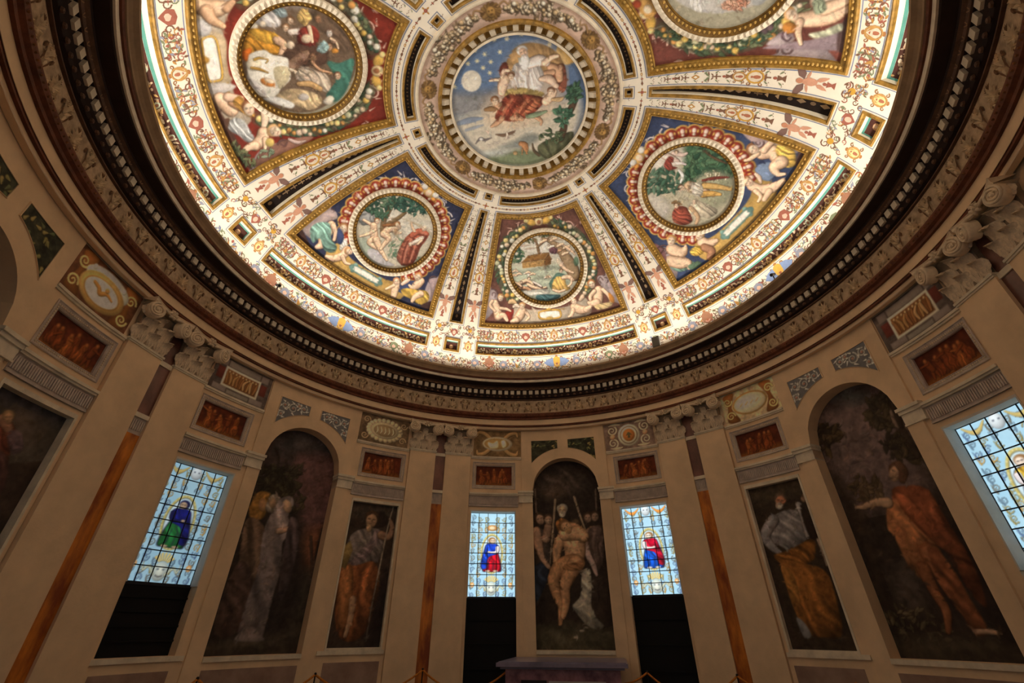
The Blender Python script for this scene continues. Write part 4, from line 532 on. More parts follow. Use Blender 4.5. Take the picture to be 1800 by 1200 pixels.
PAINT['field120'] = [["B",[[-1470,-159],[-1473,-439],[-1555,-825],[-1493,-1307],[-1795,-1368],[-1722,-927],[-1573,-418]],[176,150,156],0.7,1.0,None,False,1.0],["B",[[-1431,-225],[-1323,-444],[-1309,-582],[-1479,-654],[-1510,-459]],[196,176,176],0.8,1.0,None,False,1.0],["L",[[-1401,-590],[-1321,-526],[-1396,-483],[-1477,-548],[-1436,-610]],[16,16,17,14,14],[96,70,76],0.3,0.8,1.0],["B",[[-1489,-1284],[-1308,-1446],[-1795,-1368],[-1776,-1223]],[96,70,66],0.5,1.0,None,False,1.0],["L",[[-1208,-810],[-1236,-1005],[-1236,-1223],[-1194,-1392]],[115,143,138,82],[230,194,158],1.2,0.8,1.0],["L",[[-1227,-781],[-1383,-725],[-1574,-730]],[63,54,33],[230,194,158],1.2,0.8,1.0],["L",[[-1136,-1143],[-1104,-1335],[-1059,-1477]],[99,82,56],[230,194,158],1.2,0.8,1.0],["B",[[-1452,-868],[-1445,-1071],[-1389,-1320],[-1497,-1330],[-1549,-1105],[-1538,-930]],[206,206,170],1,1.0,[10.3,-37,0.2],False,1.0],["B",[[-988,-1000],[-946,-1127],[-1142,-1166],[-1183,-1014]],[140,150,120],0.9,1.0,[17.09,-60,0.25],False,1.0],["B",[[-973,-725],[-1047,-750],[-1123,-720],[-1158,-652],[-1129,-585],[-1053,-560],[-976,-592],[-944,-660]],[220,160,90],1.0,1.0,None,False,1.0],["B",[[-1033,-742],[-1104,-775],[-1167,-760],[-1187,-704],[-1149,-640],[-1077,-606],[-1013,-623],[-996,-679]],[232,200,168],1.0,1.0,None,False,1.0],["L",[[-1109,-645],[-1090,-662]],[9,7],[97,84,70],0,0.8,0.8],["L",[[-1058,-690],[-1039,-707]],[9,7],[97,84,70],0,0.8,0.8],["L",[[-1073,-689],[-1097,-713]],[7,9],[162,140,117],0,0.8,0.7],["L",[[-1138,-710],[-1112,-733]],[7,7],[150,84,66],0,0.8,0.7],["B",[[-1307,-714],[-1364,-672],[-1370,-596],[-1319,-531],[-1243,-516],[-1187,-559],[-1183,-635],[-1233,-698]],[206,130,50],1.0,1.0,None,False,1.0],["F",[[-569,1147],[-534,905],[-807,662],[-1062,139],[-1051,-207],[-949,-555],[-1092,-549],[-1325,-278],[-1264,197],[-1041,745],[-792,1074]],120,62,[[66,92,66],[84,110,78],[110,126,90],[56,78,58]],21],["B",[[-622,934],[-657,969],[-652,1017],[-610,1051],[-555,1049],[-521,1014],[-526,966],[-568,933]],[214,170,80],1.4,1.0,None,False,1.0],["B",[[-797,906],[-833,941],[-829,990],[-786,1024],[-731,1023],[-696,988],[-700,939],[-742,905]],[226,180,90],1.4,1.0,None,False,1.0],["B",[[-725,782],[-760,816],[-756,865],[-715,898],[-660,898],[-626,863],[-630,816],[-671,782]],[220,150,60],1.4,1.0,None,False,1.0],["B",[[-910,629],[-946,662],[-944,711],[-903,745],[-849,746],[-813,712],[-816,665],[-856,630]],[220,214,200],1.4,1.0,None,False,1.0],["B",[[-930,420],[-966,452],[-965,499],[-926,534],[-872,536],[-836,503],[-838,457],[-877,422]],[206,150,60],1.4,1.0,None,False,1.0],["B",[[-1093,142],[-1130,172],[-1130,218],[-1093,254],[-1041,257],[-1004,226],[-1004,180],[-1041,146]],[176,190,160],1.4,1.0,None,False,1.0],["B",[[-1034,272],[-1071,303],[-1070,350],[-1032,385],[-979,388],[-942,357],[-943,310],[-981,276]],[226,190,100],1.4,1.0,None,False,1.0],["B",[[-1212,-143],[-1250,-115],[-1252,-70],[-1217,-34],[-1166,-30],[-1129,-58],[-1127,-103],[-1161,-138]],[214,170,80],1.4,1.0,None,False,1.0],["B",[[-1202,-2],[-1240,27],[-1242,73],[-1206,108],[-1154,113],[-1117,83],[-1115,38],[-1151,2]],[200,200,170],1.4,1.0,None,False,1.0],["B",[[-1036,548],[-1073,580],[-1072,629],[-1032,664],[-977,665],[-940,632],[-943,585],[-982,550]],[220,190,150],1.4,1.0,None,False,1.0],["B",[[-913,757],[-949,790],[-946,839],[-905,874],[-850,874],[-813,840],[-817,792],[-858,757]],[226,206,160],1.4,1.0,None,False,1.0],["B",[[-1214,-310],[-1252,-284],[-1255,-239],[-1222,-204],[-1171,-199],[-1134,-226],[-1132,-270],[-1165,-305]],[96,76,80],1.4,1.0,None,False,1.0],["B",[[-1186,-399],[-1224,-373],[-1227,-329],[-1195,-294],[-1145,-289],[-1108,-315],[-1105,-359],[-1137,-393]],[110,86,90],1.4,1.0,None,False,1.0],["B",[[-1081,-205],[-1118,-177],[-1120,-133],[-1086,-98],[-1035,-93],[-999,-121],[-997,-165],[-1031,-200]],[220,180,100],1.4,1.0,None,False,1.0],["B",[[255,1417],[248,1256],[87,1174],[-105,1202],[-120,1341],[1,1415]],[214,160,80],1.2,1.0,None,False,1.0],["B",[[171,1348],[138,1389],[149,1440],[196,1472],[253,1465],[285,1424],[274,1374],[227,1343]],[170,70,40],1.0,1.0,None,False,1.0],["B",[[-12,1236],[-49,1279],[-39,1335],[13,1370],[75,1364],[111,1321],[100,1266],[49,1231]],[232,206,170],1.0,1.0,None,False,1.0]]
PAINT['crown'] = [["B",[[246,-1532],[1075,-1164],[1387,-418],[1349,196],[-1431,-361],[-1298,-778],[-712,-1425]],[96,118,150],0.3,3,None,False,1.0],["B",[[-1364,-572],[-975,-504],[-511,-428],[-243,-294],[-305,0],[-925,13],[-1476,-97]],[140,136,132],0.5,8,None,False,1.0],["B",[[-1510,14],[-905,-61],[-305,0],[424,179],[1183,-11],[1341,309],[1104,956],[486,1466],[-344,1410],[-1149,873],[-1448,196]],[214,198,170],0.2,8,None,False,1.0],["L",[[-1378,93],[-1101,88],[-835,116]],[54,69,23],[120,136,160],0.4,0.8,0.8],["L",[[-1275,287],[-1074,279],[-873,268]],[31,39,16],[140,150,166],0.4,0.8,0.7],["B",[[-666,-679],[-766,-539],[-928,-511],[-1053,-613],[-1067,-781],[-965,-915],[-808,-941],[-685,-845]],[230,216,190],0.25,1.0,None,False,1.0],["L",[[-887,-1097],[-844,-1087],[-802,-1076]],[5,14,5],[226,210,160],0,0.8,1.0],["L",[[-855,-1128],[-844,-1087],[-834,-1045]],[5,14,5],[226,210,160],0,0.8,1.0],["L",[[-813,-1118],[-844,-1087],[-876,-1055]],[5,14,5],[226,210,160],0,0.8,1.0],["L",[[-693,-1101],[-650,-1090],[-607,-1080]],[5,13,5],[226,210,160],0,0.8,1.0],["L",[[-662,-1132],[-650,-1090],[-638,-1049]],[5,13,5],[226,210,160],0,0.8,1.0],["L",[[-619,-1122],[-650,-1090],[-681,-1059]],[5,13,5],[226,210,160],0,0.8,1.0],["L",[[-612,-942],[-568,-932],[-525,-921]],[5,14,5],[226,210,160],0,0.8,1.0],["L",[[-580,-974],[-568,-932],[-556,-889]],[5,14,5],[226,210,160],0,0.8,1.0],["L",[[-537,-964],[-568,-932],[-600,-899]],[5,14,5],[226,210,160],0,0.8,1.0],["L",[[-433,-1022],[-390,-1012],[-346,-1002]],[5,14,5],[226,210,160],0,0.8,1.0],["L",[[-402,-1053],[-390,-1012],[-377,-970]],[5,14,5],[226,210,160],0,0.8,1.0],["L",[[-359,-1044],[-390,-1012],[-420,-980]],[5,14,5],[226,210,160],0,0.8,1.0],["L",[[-511,-1194],[-469,-1184],[-426,-1174]],[5,13,5],[226,210,160],0,0.8,1.0],["L",[[-481,-1224],[-469,-1184],[-457,-1143]],[5,13,5],[226,210,160],0,0.8,1.0],["L",[[-439,-1215],[-469,-1184],[-499,-1153]],[5,13,5],[226,210,160],0,0.8,1.0],["L",[[-268,-1419],[-226,-1409],[-185,-1400]],[5,13,5],[226,210,160],0,0.8,1.0],["L",[[-239,-1448],[-226,-1409],[-214,-1370]],[5,13,5],[226,210,160],0,0.8,1.0],["L",[[-198,-1439],[-226,-1409],[-255,-1379]],[5,13,5],[226,210,160],0,0.8,1.0],["L",[[-25,-1382],[17,-1373],[59,-1364]],[5,13,5],[226,210,160],0,0.8,1.0],["L",[[3,-1412],[17,-1373],[31,-1334]],[5,13,5],[226,210,160],0,0.8,1.0],["L",[[45,-1403],[17,-1373],[-11,-1343]],[5,13,5],[226,210,160],0,0.8,1.0],["L",[[-207,-1168],[-165,-1159],[-122,-1150]],[5,13,5],[226,210,160],0,0.8,1.0],["L",[[-178,-1200],[-165,-1159],[-151,-1118]],[5,13,5],[226,210,160],0,0.8,1.0],["L",[[-135,-1190],[-165,-1159],[-194,-1128]],[5,13,5],[226,210,160],0,0.8,1.0],["L",[[-689,-1303],[-647,-1293],[-605,-1283]],[5,13,5],[226,210,160],0,0.8,1.0],["L",[[-658,-1334],[-647,-1293],[-636,-1253]],[5,13,5],[226,210,160],0,0.8,1.0],["L",[[-616,-1323],[-647,-1293],[-678,-1263]],[5,13,5],[226,210,160],0,0.8,1.0],["L",[[263,-1412],[305,-1404],[346,-1396]],[5,13,5],[226,210,160],0,0.8,1.0],["L",[[290,-1443],[305,-1404],[320,-1366]],[5,13,5],[226,210,160],0,0.8,1.0],["L",[[332,-1434],[305,-1404],[278,-1374]],[5,13,5],[226,210,160],0,0.8,1.0],["L",[[765,-1118],[807,-1111],[849,-1104]],[5,13,5],[226,210,160],0,0.8,1.0],["L",[[790,-1150],[807,-1111],[824,-1072]],[5,13,5],[226,210,160],0,0.8,1.0],["L",[[832,-1143],[807,-1111],[782,-1079]],[5,13,5],[226,210,160],0,0.8,1.0],["L",[[-503,-810],[-458,-800],[-414,-790]],[5,14,5],[226,210,160],0,0.8,1.0],["L",[[-471,-843],[-458,-800],[-445,-756]],[5,14,5],[226,210,160],0,0.8,1.0],["L",[[-427,-833],[-458,-800],[-490,-767]],[5,14,5],[226,210,160],0,0.8,1.0],["L",[[-1290,-720],[-1247,-708],[-1203,-696]],[5,14,5],[226,210,160],0,0.8,1.0],["L",[[-1256,-752],[-1247,-708],[-1237,-663]],[5,14,5],[226,210,160],0,0.8,1.0],["L",[[-1213,-740],[-1247,-708],[-1281,-676]],[5,14,5],[226,210,160],0,0.8,1.0],["L",[[-796,-1347],[-755,-1337],[-713,-1326]],[5,13,5],[226,210,160],0,0.8,1.0],["L",[[-766,-1377],[-755,-1337],[-744,-1296]],[5,13,5],[226,210,160],0,0.8,1.0],["L",[[-724,-1366],[-755,-1337],[-786,-1307]],[5,13,5],[226,210,160],0,0.8,1.0],["L",[[-180,-648],[-135,-639],[-90,-629]],[5,14,5],[226,210,160],0,0.8,1.0],["L",[[-149,-682],[-135,-639],[-120,-595]],[5,14,5],[226,210,160],0,0.8,1.0],["L",[[-105,-673],[-135,-639],[-166,-605]],[5,14,5],[226,210,160],0,0.8,1.0],["B",[[1351,-881],[1276,-722],[1115,-673],[965,-767],[918,-945],[998,-1099],[1154,-1143],[1299,-1054]],[206,160,84],0.3,1.0,None,False,1.0],["B",[[-669,-238],[-370,-396],[-127,-850],[422,-1212],[894,-999],[1085,-529],[1009,-72],[752,271],[386,449],[-249,492],[-724,305],[-797,-34]],[226,190,150],0.3,10,None,False,0.75],["B",[[-141,-783],[27,-1092],[289,-1221],[616,-1170],[923,-961],[1061,-636],[1001,-364],[543,-650],[126,-693]],[190,144,88],0.9,1.0,[4.28,-30,0.12],False,1.0],["B",[[-228,-872],[-106,-949],[-59,-836],[-162,-681],[-265,-703]],[120,56,42],1,1.0,None,False,1.0],["B",[[816,-604],[1033,-709],[1082,-494],[1057,-212],[941,-118],[823,-355]],[150,84,60],1,1.0,[6.85,-54,0.25],False,1.0],["L",[[790,-678],[918,-588],[935,-410]],[89,96,77],[200,152,112],1.2,0.8,1.0],["L",[[671,-558],[812,-570]],[70,62],[200,152,112],1,0.8,1.0],["B",[[1038,-661],[1017,-627],[973,-618],[932,-640],[919,-679],[940,-713],[983,-722],[1024,-700]],[120,70,40],1.0,1.0,None,False,1.0],["B",[[1019,-635],[1003,-598],[970,-586],[940,-607],[932,-648],[948,-685],[981,-696],[1010,-676]],[200,152,112],1.0,1.0,None,False,1.0],["L",[[950,-658],[965,-656]],[5,4],[84,63,47],0,0.8,0.8],["L",[[989,-652],[1003,-650]],[5,4],[84,63,47],0,0.8,0.8],["L",[[982,-648],[982,-629]],[4,5],[140,106,78],0,0.8,0.7],["L",[[963,-619],[983,-616]],[4,4],[150,84,66],0,0.8,0.7],["B",[[-80,-555],[49,-848],[230,-881],[437,-877],[586,-712],[623,-459],[483,-228],[263,-230],[-9,-357]],[222,206,190],1.1,1.0,[8.61,-20,0.16],False,1.0],["L",[[359,-822],[571,-852],[701,-796]],[102,115,88],[226,212,196],1.1,0.8,1.0],["L",[[665,-785],[811,-862],[948,-874]],[61,54,33],[230,194,158],1.2,0.8,1.0],["L",[[-18,-686],[-211,-619],[-388,-640],[-495,-646]],[63,46,35,25],[230,194,158],1.2,0.8,1.0],["B",[[175,-961],[314,-967],[387,-886],[309,-728],[235,-707],[168,-825]],[226,218,204],1,1.0,None,False,1.0],["B",[[370,-1140],[363,-1067],[300,-1015],[215,-1016],[161,-1070],[169,-1144],[233,-1194],[315,-1192]],[226,216,200],1.0,1.0,None,False,1.0],["B",[[361,-1081],[364,-1006],[321,-959],[255,-969],[207,-1029],[205,-1104],[249,-1150],[313,-1141]],[220,176,140],1.0,1.0,None,False,1.0],["L",[[230,-1061],[255,-1069]],[9,7],[92,73,58],0,0.8,0.8],["L",[[298,-1084],[323,-1092]],[9,7],[92,73,58],0,0.8,0.8],["L",[[290,-1072],[304,-1041]],[7,9],[154,123,98],0,0.8,0.7],["L",[[283,-1007],[318,-1019]],[7,7],[150,84,66],0,0.8,0.7],["B",[[379,-904],[342,-839],[275,-821],[218,-862],[205,-938],[243,-1002],[309,-1019],[365,-979]],[236,226,210],1.0,1.0,None,False,1.0],["B",[[-303,-363],[69,-379],[483,-228],[580,-137],[390,-95],[42,-235],[-251,-257]],[196,164,90],1,1.0,[4.37,-70,0.2],False,1.0],["B",[[-451,-32],[-251,-257],[42,-235],[467,-119],[560,10],[345,205],[97,318],[-218,336],[-435,249],[-576,178]],[160,72,48],1.2,1.0,[5.48,-45,0.28],False,1.0],["B",[[-12,61],[318,-108],[493,-39],[356,129],[35,227]],[196,110,70],1,1.0,[8.24,-46,0.25],False,1.0],["L",[[-427,211],[-565,301],[-693,345]],[70,62,31],[200,152,112],1,0.8,1.0],["L",[[328,320],[426,436],[413,526]],[54,43,23],[200,152,112],1,0.8,1.0],["L",[[141,286],[333,281],[567,242]],[46,61,30],[130,146,110],1,0.8,1.0],["L",[[-177,-612],[-259,-483],[-307,-345]],[99,108,80],[230,194,158],1.2,0.8,1.0],["B",[[34,-649],[4,-608],[-53,-600],[-102,-630],[-114,-680],[-83,-721],[-27,-728],[21,-699]],[130,80,50],1.0,1.0,None,False,1.0],["B",[[8,-618],[-18,-573],[-61,-560],[-95,-589],[-102,-640],[-76,-685],[-34,-697],[1,-669]],[230,194,158],1.0,1.0,None,False,1.0],["L",[[-77,-651],[-59,-647]],[6,5],[96,81,66],0,0.8,0.8],["L",[[-29,-641],[-11,-637]],[6,5],[96,81,66],0,0.8,0.8],["L",[[-38,-637],[-41,-613]],[5,6],[161,135,110],0,0.8,0.7],["L",[[-65,-601],[-41,-596]],[5,5],[150,84,66],0,0.8,0.7],["L",[[-73,-768],[-178,-773],[-238,-661]],[35,42,35],[230,194,158],1,0.8,1.0],["L",[[-471,-114],[-378,-16]],[90,76],[200,152,112],1,0.8,1.0],["B",[[-397,-232],[-426,-177],[-491,-156],[-554,-183],[-577,-240],[-547,-295],[-482,-314],[-420,-289]],[150,90,50],1.0,1.0,None,False,1.0],["B",[[-423,-189],[-445,-130],[-494,-107],[-540,-134],[-556,-195],[-533,-253],[-485,-276],[-439,-249]],[230,194,158],1.0,1.0,None,False,1.0],["L",[[-529,-213],[-507,-211]],[7,6],[96,81,66],0,0.8,0.8],["L",[[-470,-210],[-448,-209]],[7,6],[96,81,66],0,0.8,0.8],["L",[[-479,-203],[-479,-175]],[6,7],[161,135,110],0,0.8,0.7],["L",[[-506,-155],[-476,-154]],[6,6],[150,84,66],0,0.8,0.7],["L",[[-733,-58],[-601,-47],[-496,-3]],[38,60,30],[150,112,70],1,0.8,1.0],["L",[[553,-471],[727,-442],[850,-279]],[49,92,64],[214,180,150],1.1,0.8,1.0],["L",[[597,16],[719,-78],[803,-176]],[97,95,58],[230,194,158],1.1,0.8,1.0],["B",[[817,-186],[786,-138],[724,-125],[668,-156],[650,-213],[681,-261],[742,-273],[798,-242]],[140,90,60],1.0,1.0,None,False,1.0],["B",[[790,-149],[766,-96],[719,-80],[678,-110],[667,-168],[692,-221],[738,-237],[778,-207]],[230,194,158],1.0,1.0,None,False,1.0],["L",[[693,-182],[713,-179]],[7,5],[96,81,66],0,0.8,0.8],["L",[[748,-173],[768,-170]],[7,5],[96,81,66],0,0.8,0.8],["L",[[738,-168],[737,-141]],[5,7],[161,135,110],0,0.8,0.7],["L",[[711,-126],[738,-121]],[5,5],[150,84,66],0,0.8,0.7],["L",[[746,2],[890,23],[966,-3]],[37,52,22],[196,160,110],1,0.8,1.0],["L",[[-203,259],[-87,262],[18,323]],[54,77,47],[200,152,112],1,0.8,1.0],["B",[[-24,227],[-54,269],[-110,278],[-158,248],[-170,198],[-140,156],[-85,148],[-37,177]],[150,100,60],1.0,1.0,None,False,1.0],["B",[[-50,259],[-75,305],[-117,318],[-152,290],[-158,238],[-133,192],[-91,180],[-57,207]],[200,152,112],1.0,1.0,None,False,1.0],["L",[[-134,227],[-116,230]],[6,5],[84,63,47],0,0.8,0.8],["L",[[-86,236],[-68,240]],[6,5],[84,63,47],0,0.8,0.8],["L",[[-95,241],[-98,264]],[5,6],[140,106,78],0,0.8,0.7],["L",[[-122,277],[-98,282]],[5,5],[150,84,66],0,0.8,0.7],["L",[[-274,-148],[-431,51],[-533,248]],[30,38,23],[112,44,30],0.4,0.8,0.7],["L",[[22,-125],[-166,69],[-319,255]],[30,38,23],[112,44,30],0.4,0.8,0.7],["L",[[306,-34],[92,120],[-46,251]],[30,38,23],[112,44,30],0.4,0.8,0.7],["L",[[-122,-154],[-313,38],[-427,211]],[30,38,19],[214,124,84],0.4,0.8,0.7],["L",[[203,-91],[-15,79],[-158,228]],[30,38,19],[214,124,84],0.4,0.8,0.7],["L",[[144,-794],[66,-562],[69,-379]],[21,28,18],[170,150,136],0.3,0.8,0.7],["L",[[337,-687],[269,-486],[275,-302]],[21,28,18],[170,150,136],0.3,0.8,0.7],["L",[[-641,551],[-492,606],[-392,607],[-268,591],[-183,559]],[12,40,32,36,8],[120,92,70],0.6,0.8,1.0],["L",[[-384,567],[-392,648],[-455,718]],[20,32,12],[226,206,180],0.6,0.8,1.0],["L",[[-1141,651],[-1009,567],[-921,622],[-755,608]],[12,36,32,8],[110,100,96],0.6,0.8,1.0],["B",[[-946,591],[-966,613],[-1001,615],[-1031,596],[-1037,568],[-1018,546],[-983,544],[-953,562]],[226,216,200],1.0,1.0,None,False,1.0],["L",[[-893,740],[-837,779],[-757,756]],[8,24,8],[206,190,170],0.5,0.8,1.0],["L",[[-724,717],[-667,756],[-588,731]],[8,24,8],[206,190,170],0.5,0.8,1.0],["B",[[-651,866],[-226,788],[113,686],[333,807],[67,970],[-344,976]],[150,150,136],0.6,4,None,False,1.0],["B",[[-944,1056],[-352,1017],[126,1108],[416,1370],[-13,1451],[-661,1299]],[130,140,100],0.5,4,None,False,1.0],["B",[[-1032,903],[-581,925],[-352,1017],[-616,1089],[-974,1005]],[196,196,180],0.4,4,None,False,1.0],["L",[[-104,896],[-32,952],[-14,1083]],[65,82,41],[190,130,80],1,0.8,1.0],["L",[[-106,1023],[-130,1156]],[16,12],[190,130,80],1,0.8,1.0],["L",[[-10,1062],[-20,1168]],[16,12],[190,130,80],1,0.8,1.0],["B",[[-228,1106],[-251,1138],[-294,1145],[-331,1122],[-340,1084],[-317,1052],[-275,1045],[-238,1068]],[176,140,90],1.0,1.0,None,False,1.0],["L",[[152,943],[166,1115],[270,1239]],[16,33,42],[92,74,52],1,0.8,1.0],["B",[[258,1045],[478,913],[803,836],[1118,795],[1008,1151],[664,1362],[341,1315]],[92,92,62],0.8,1.0,[4.79,-23,0.2],False,1.0],["L",[[1257,-39],[1126,245],[958,456],[916,689],[795,917]],[58,75,69,78,96],[84,62,44],1,0.8,1.0],["F",[[1044,-67],[1203,-264],[1374,-207],[1320,80],[1100,128]],50,65,[[58,92,66],[76,110,80],[48,76,56]],31],["F",[[748,309],[944,221],[1117,359],[984,578],[792,592]],40,68,[[64,104,76],[84,124,92],[50,84,62]],32],["F",[[333,807],[587,683],[885,806],[829,963],[467,995]],40,56,[[80,96,64],[62,80,54],[104,116,80]],33]]
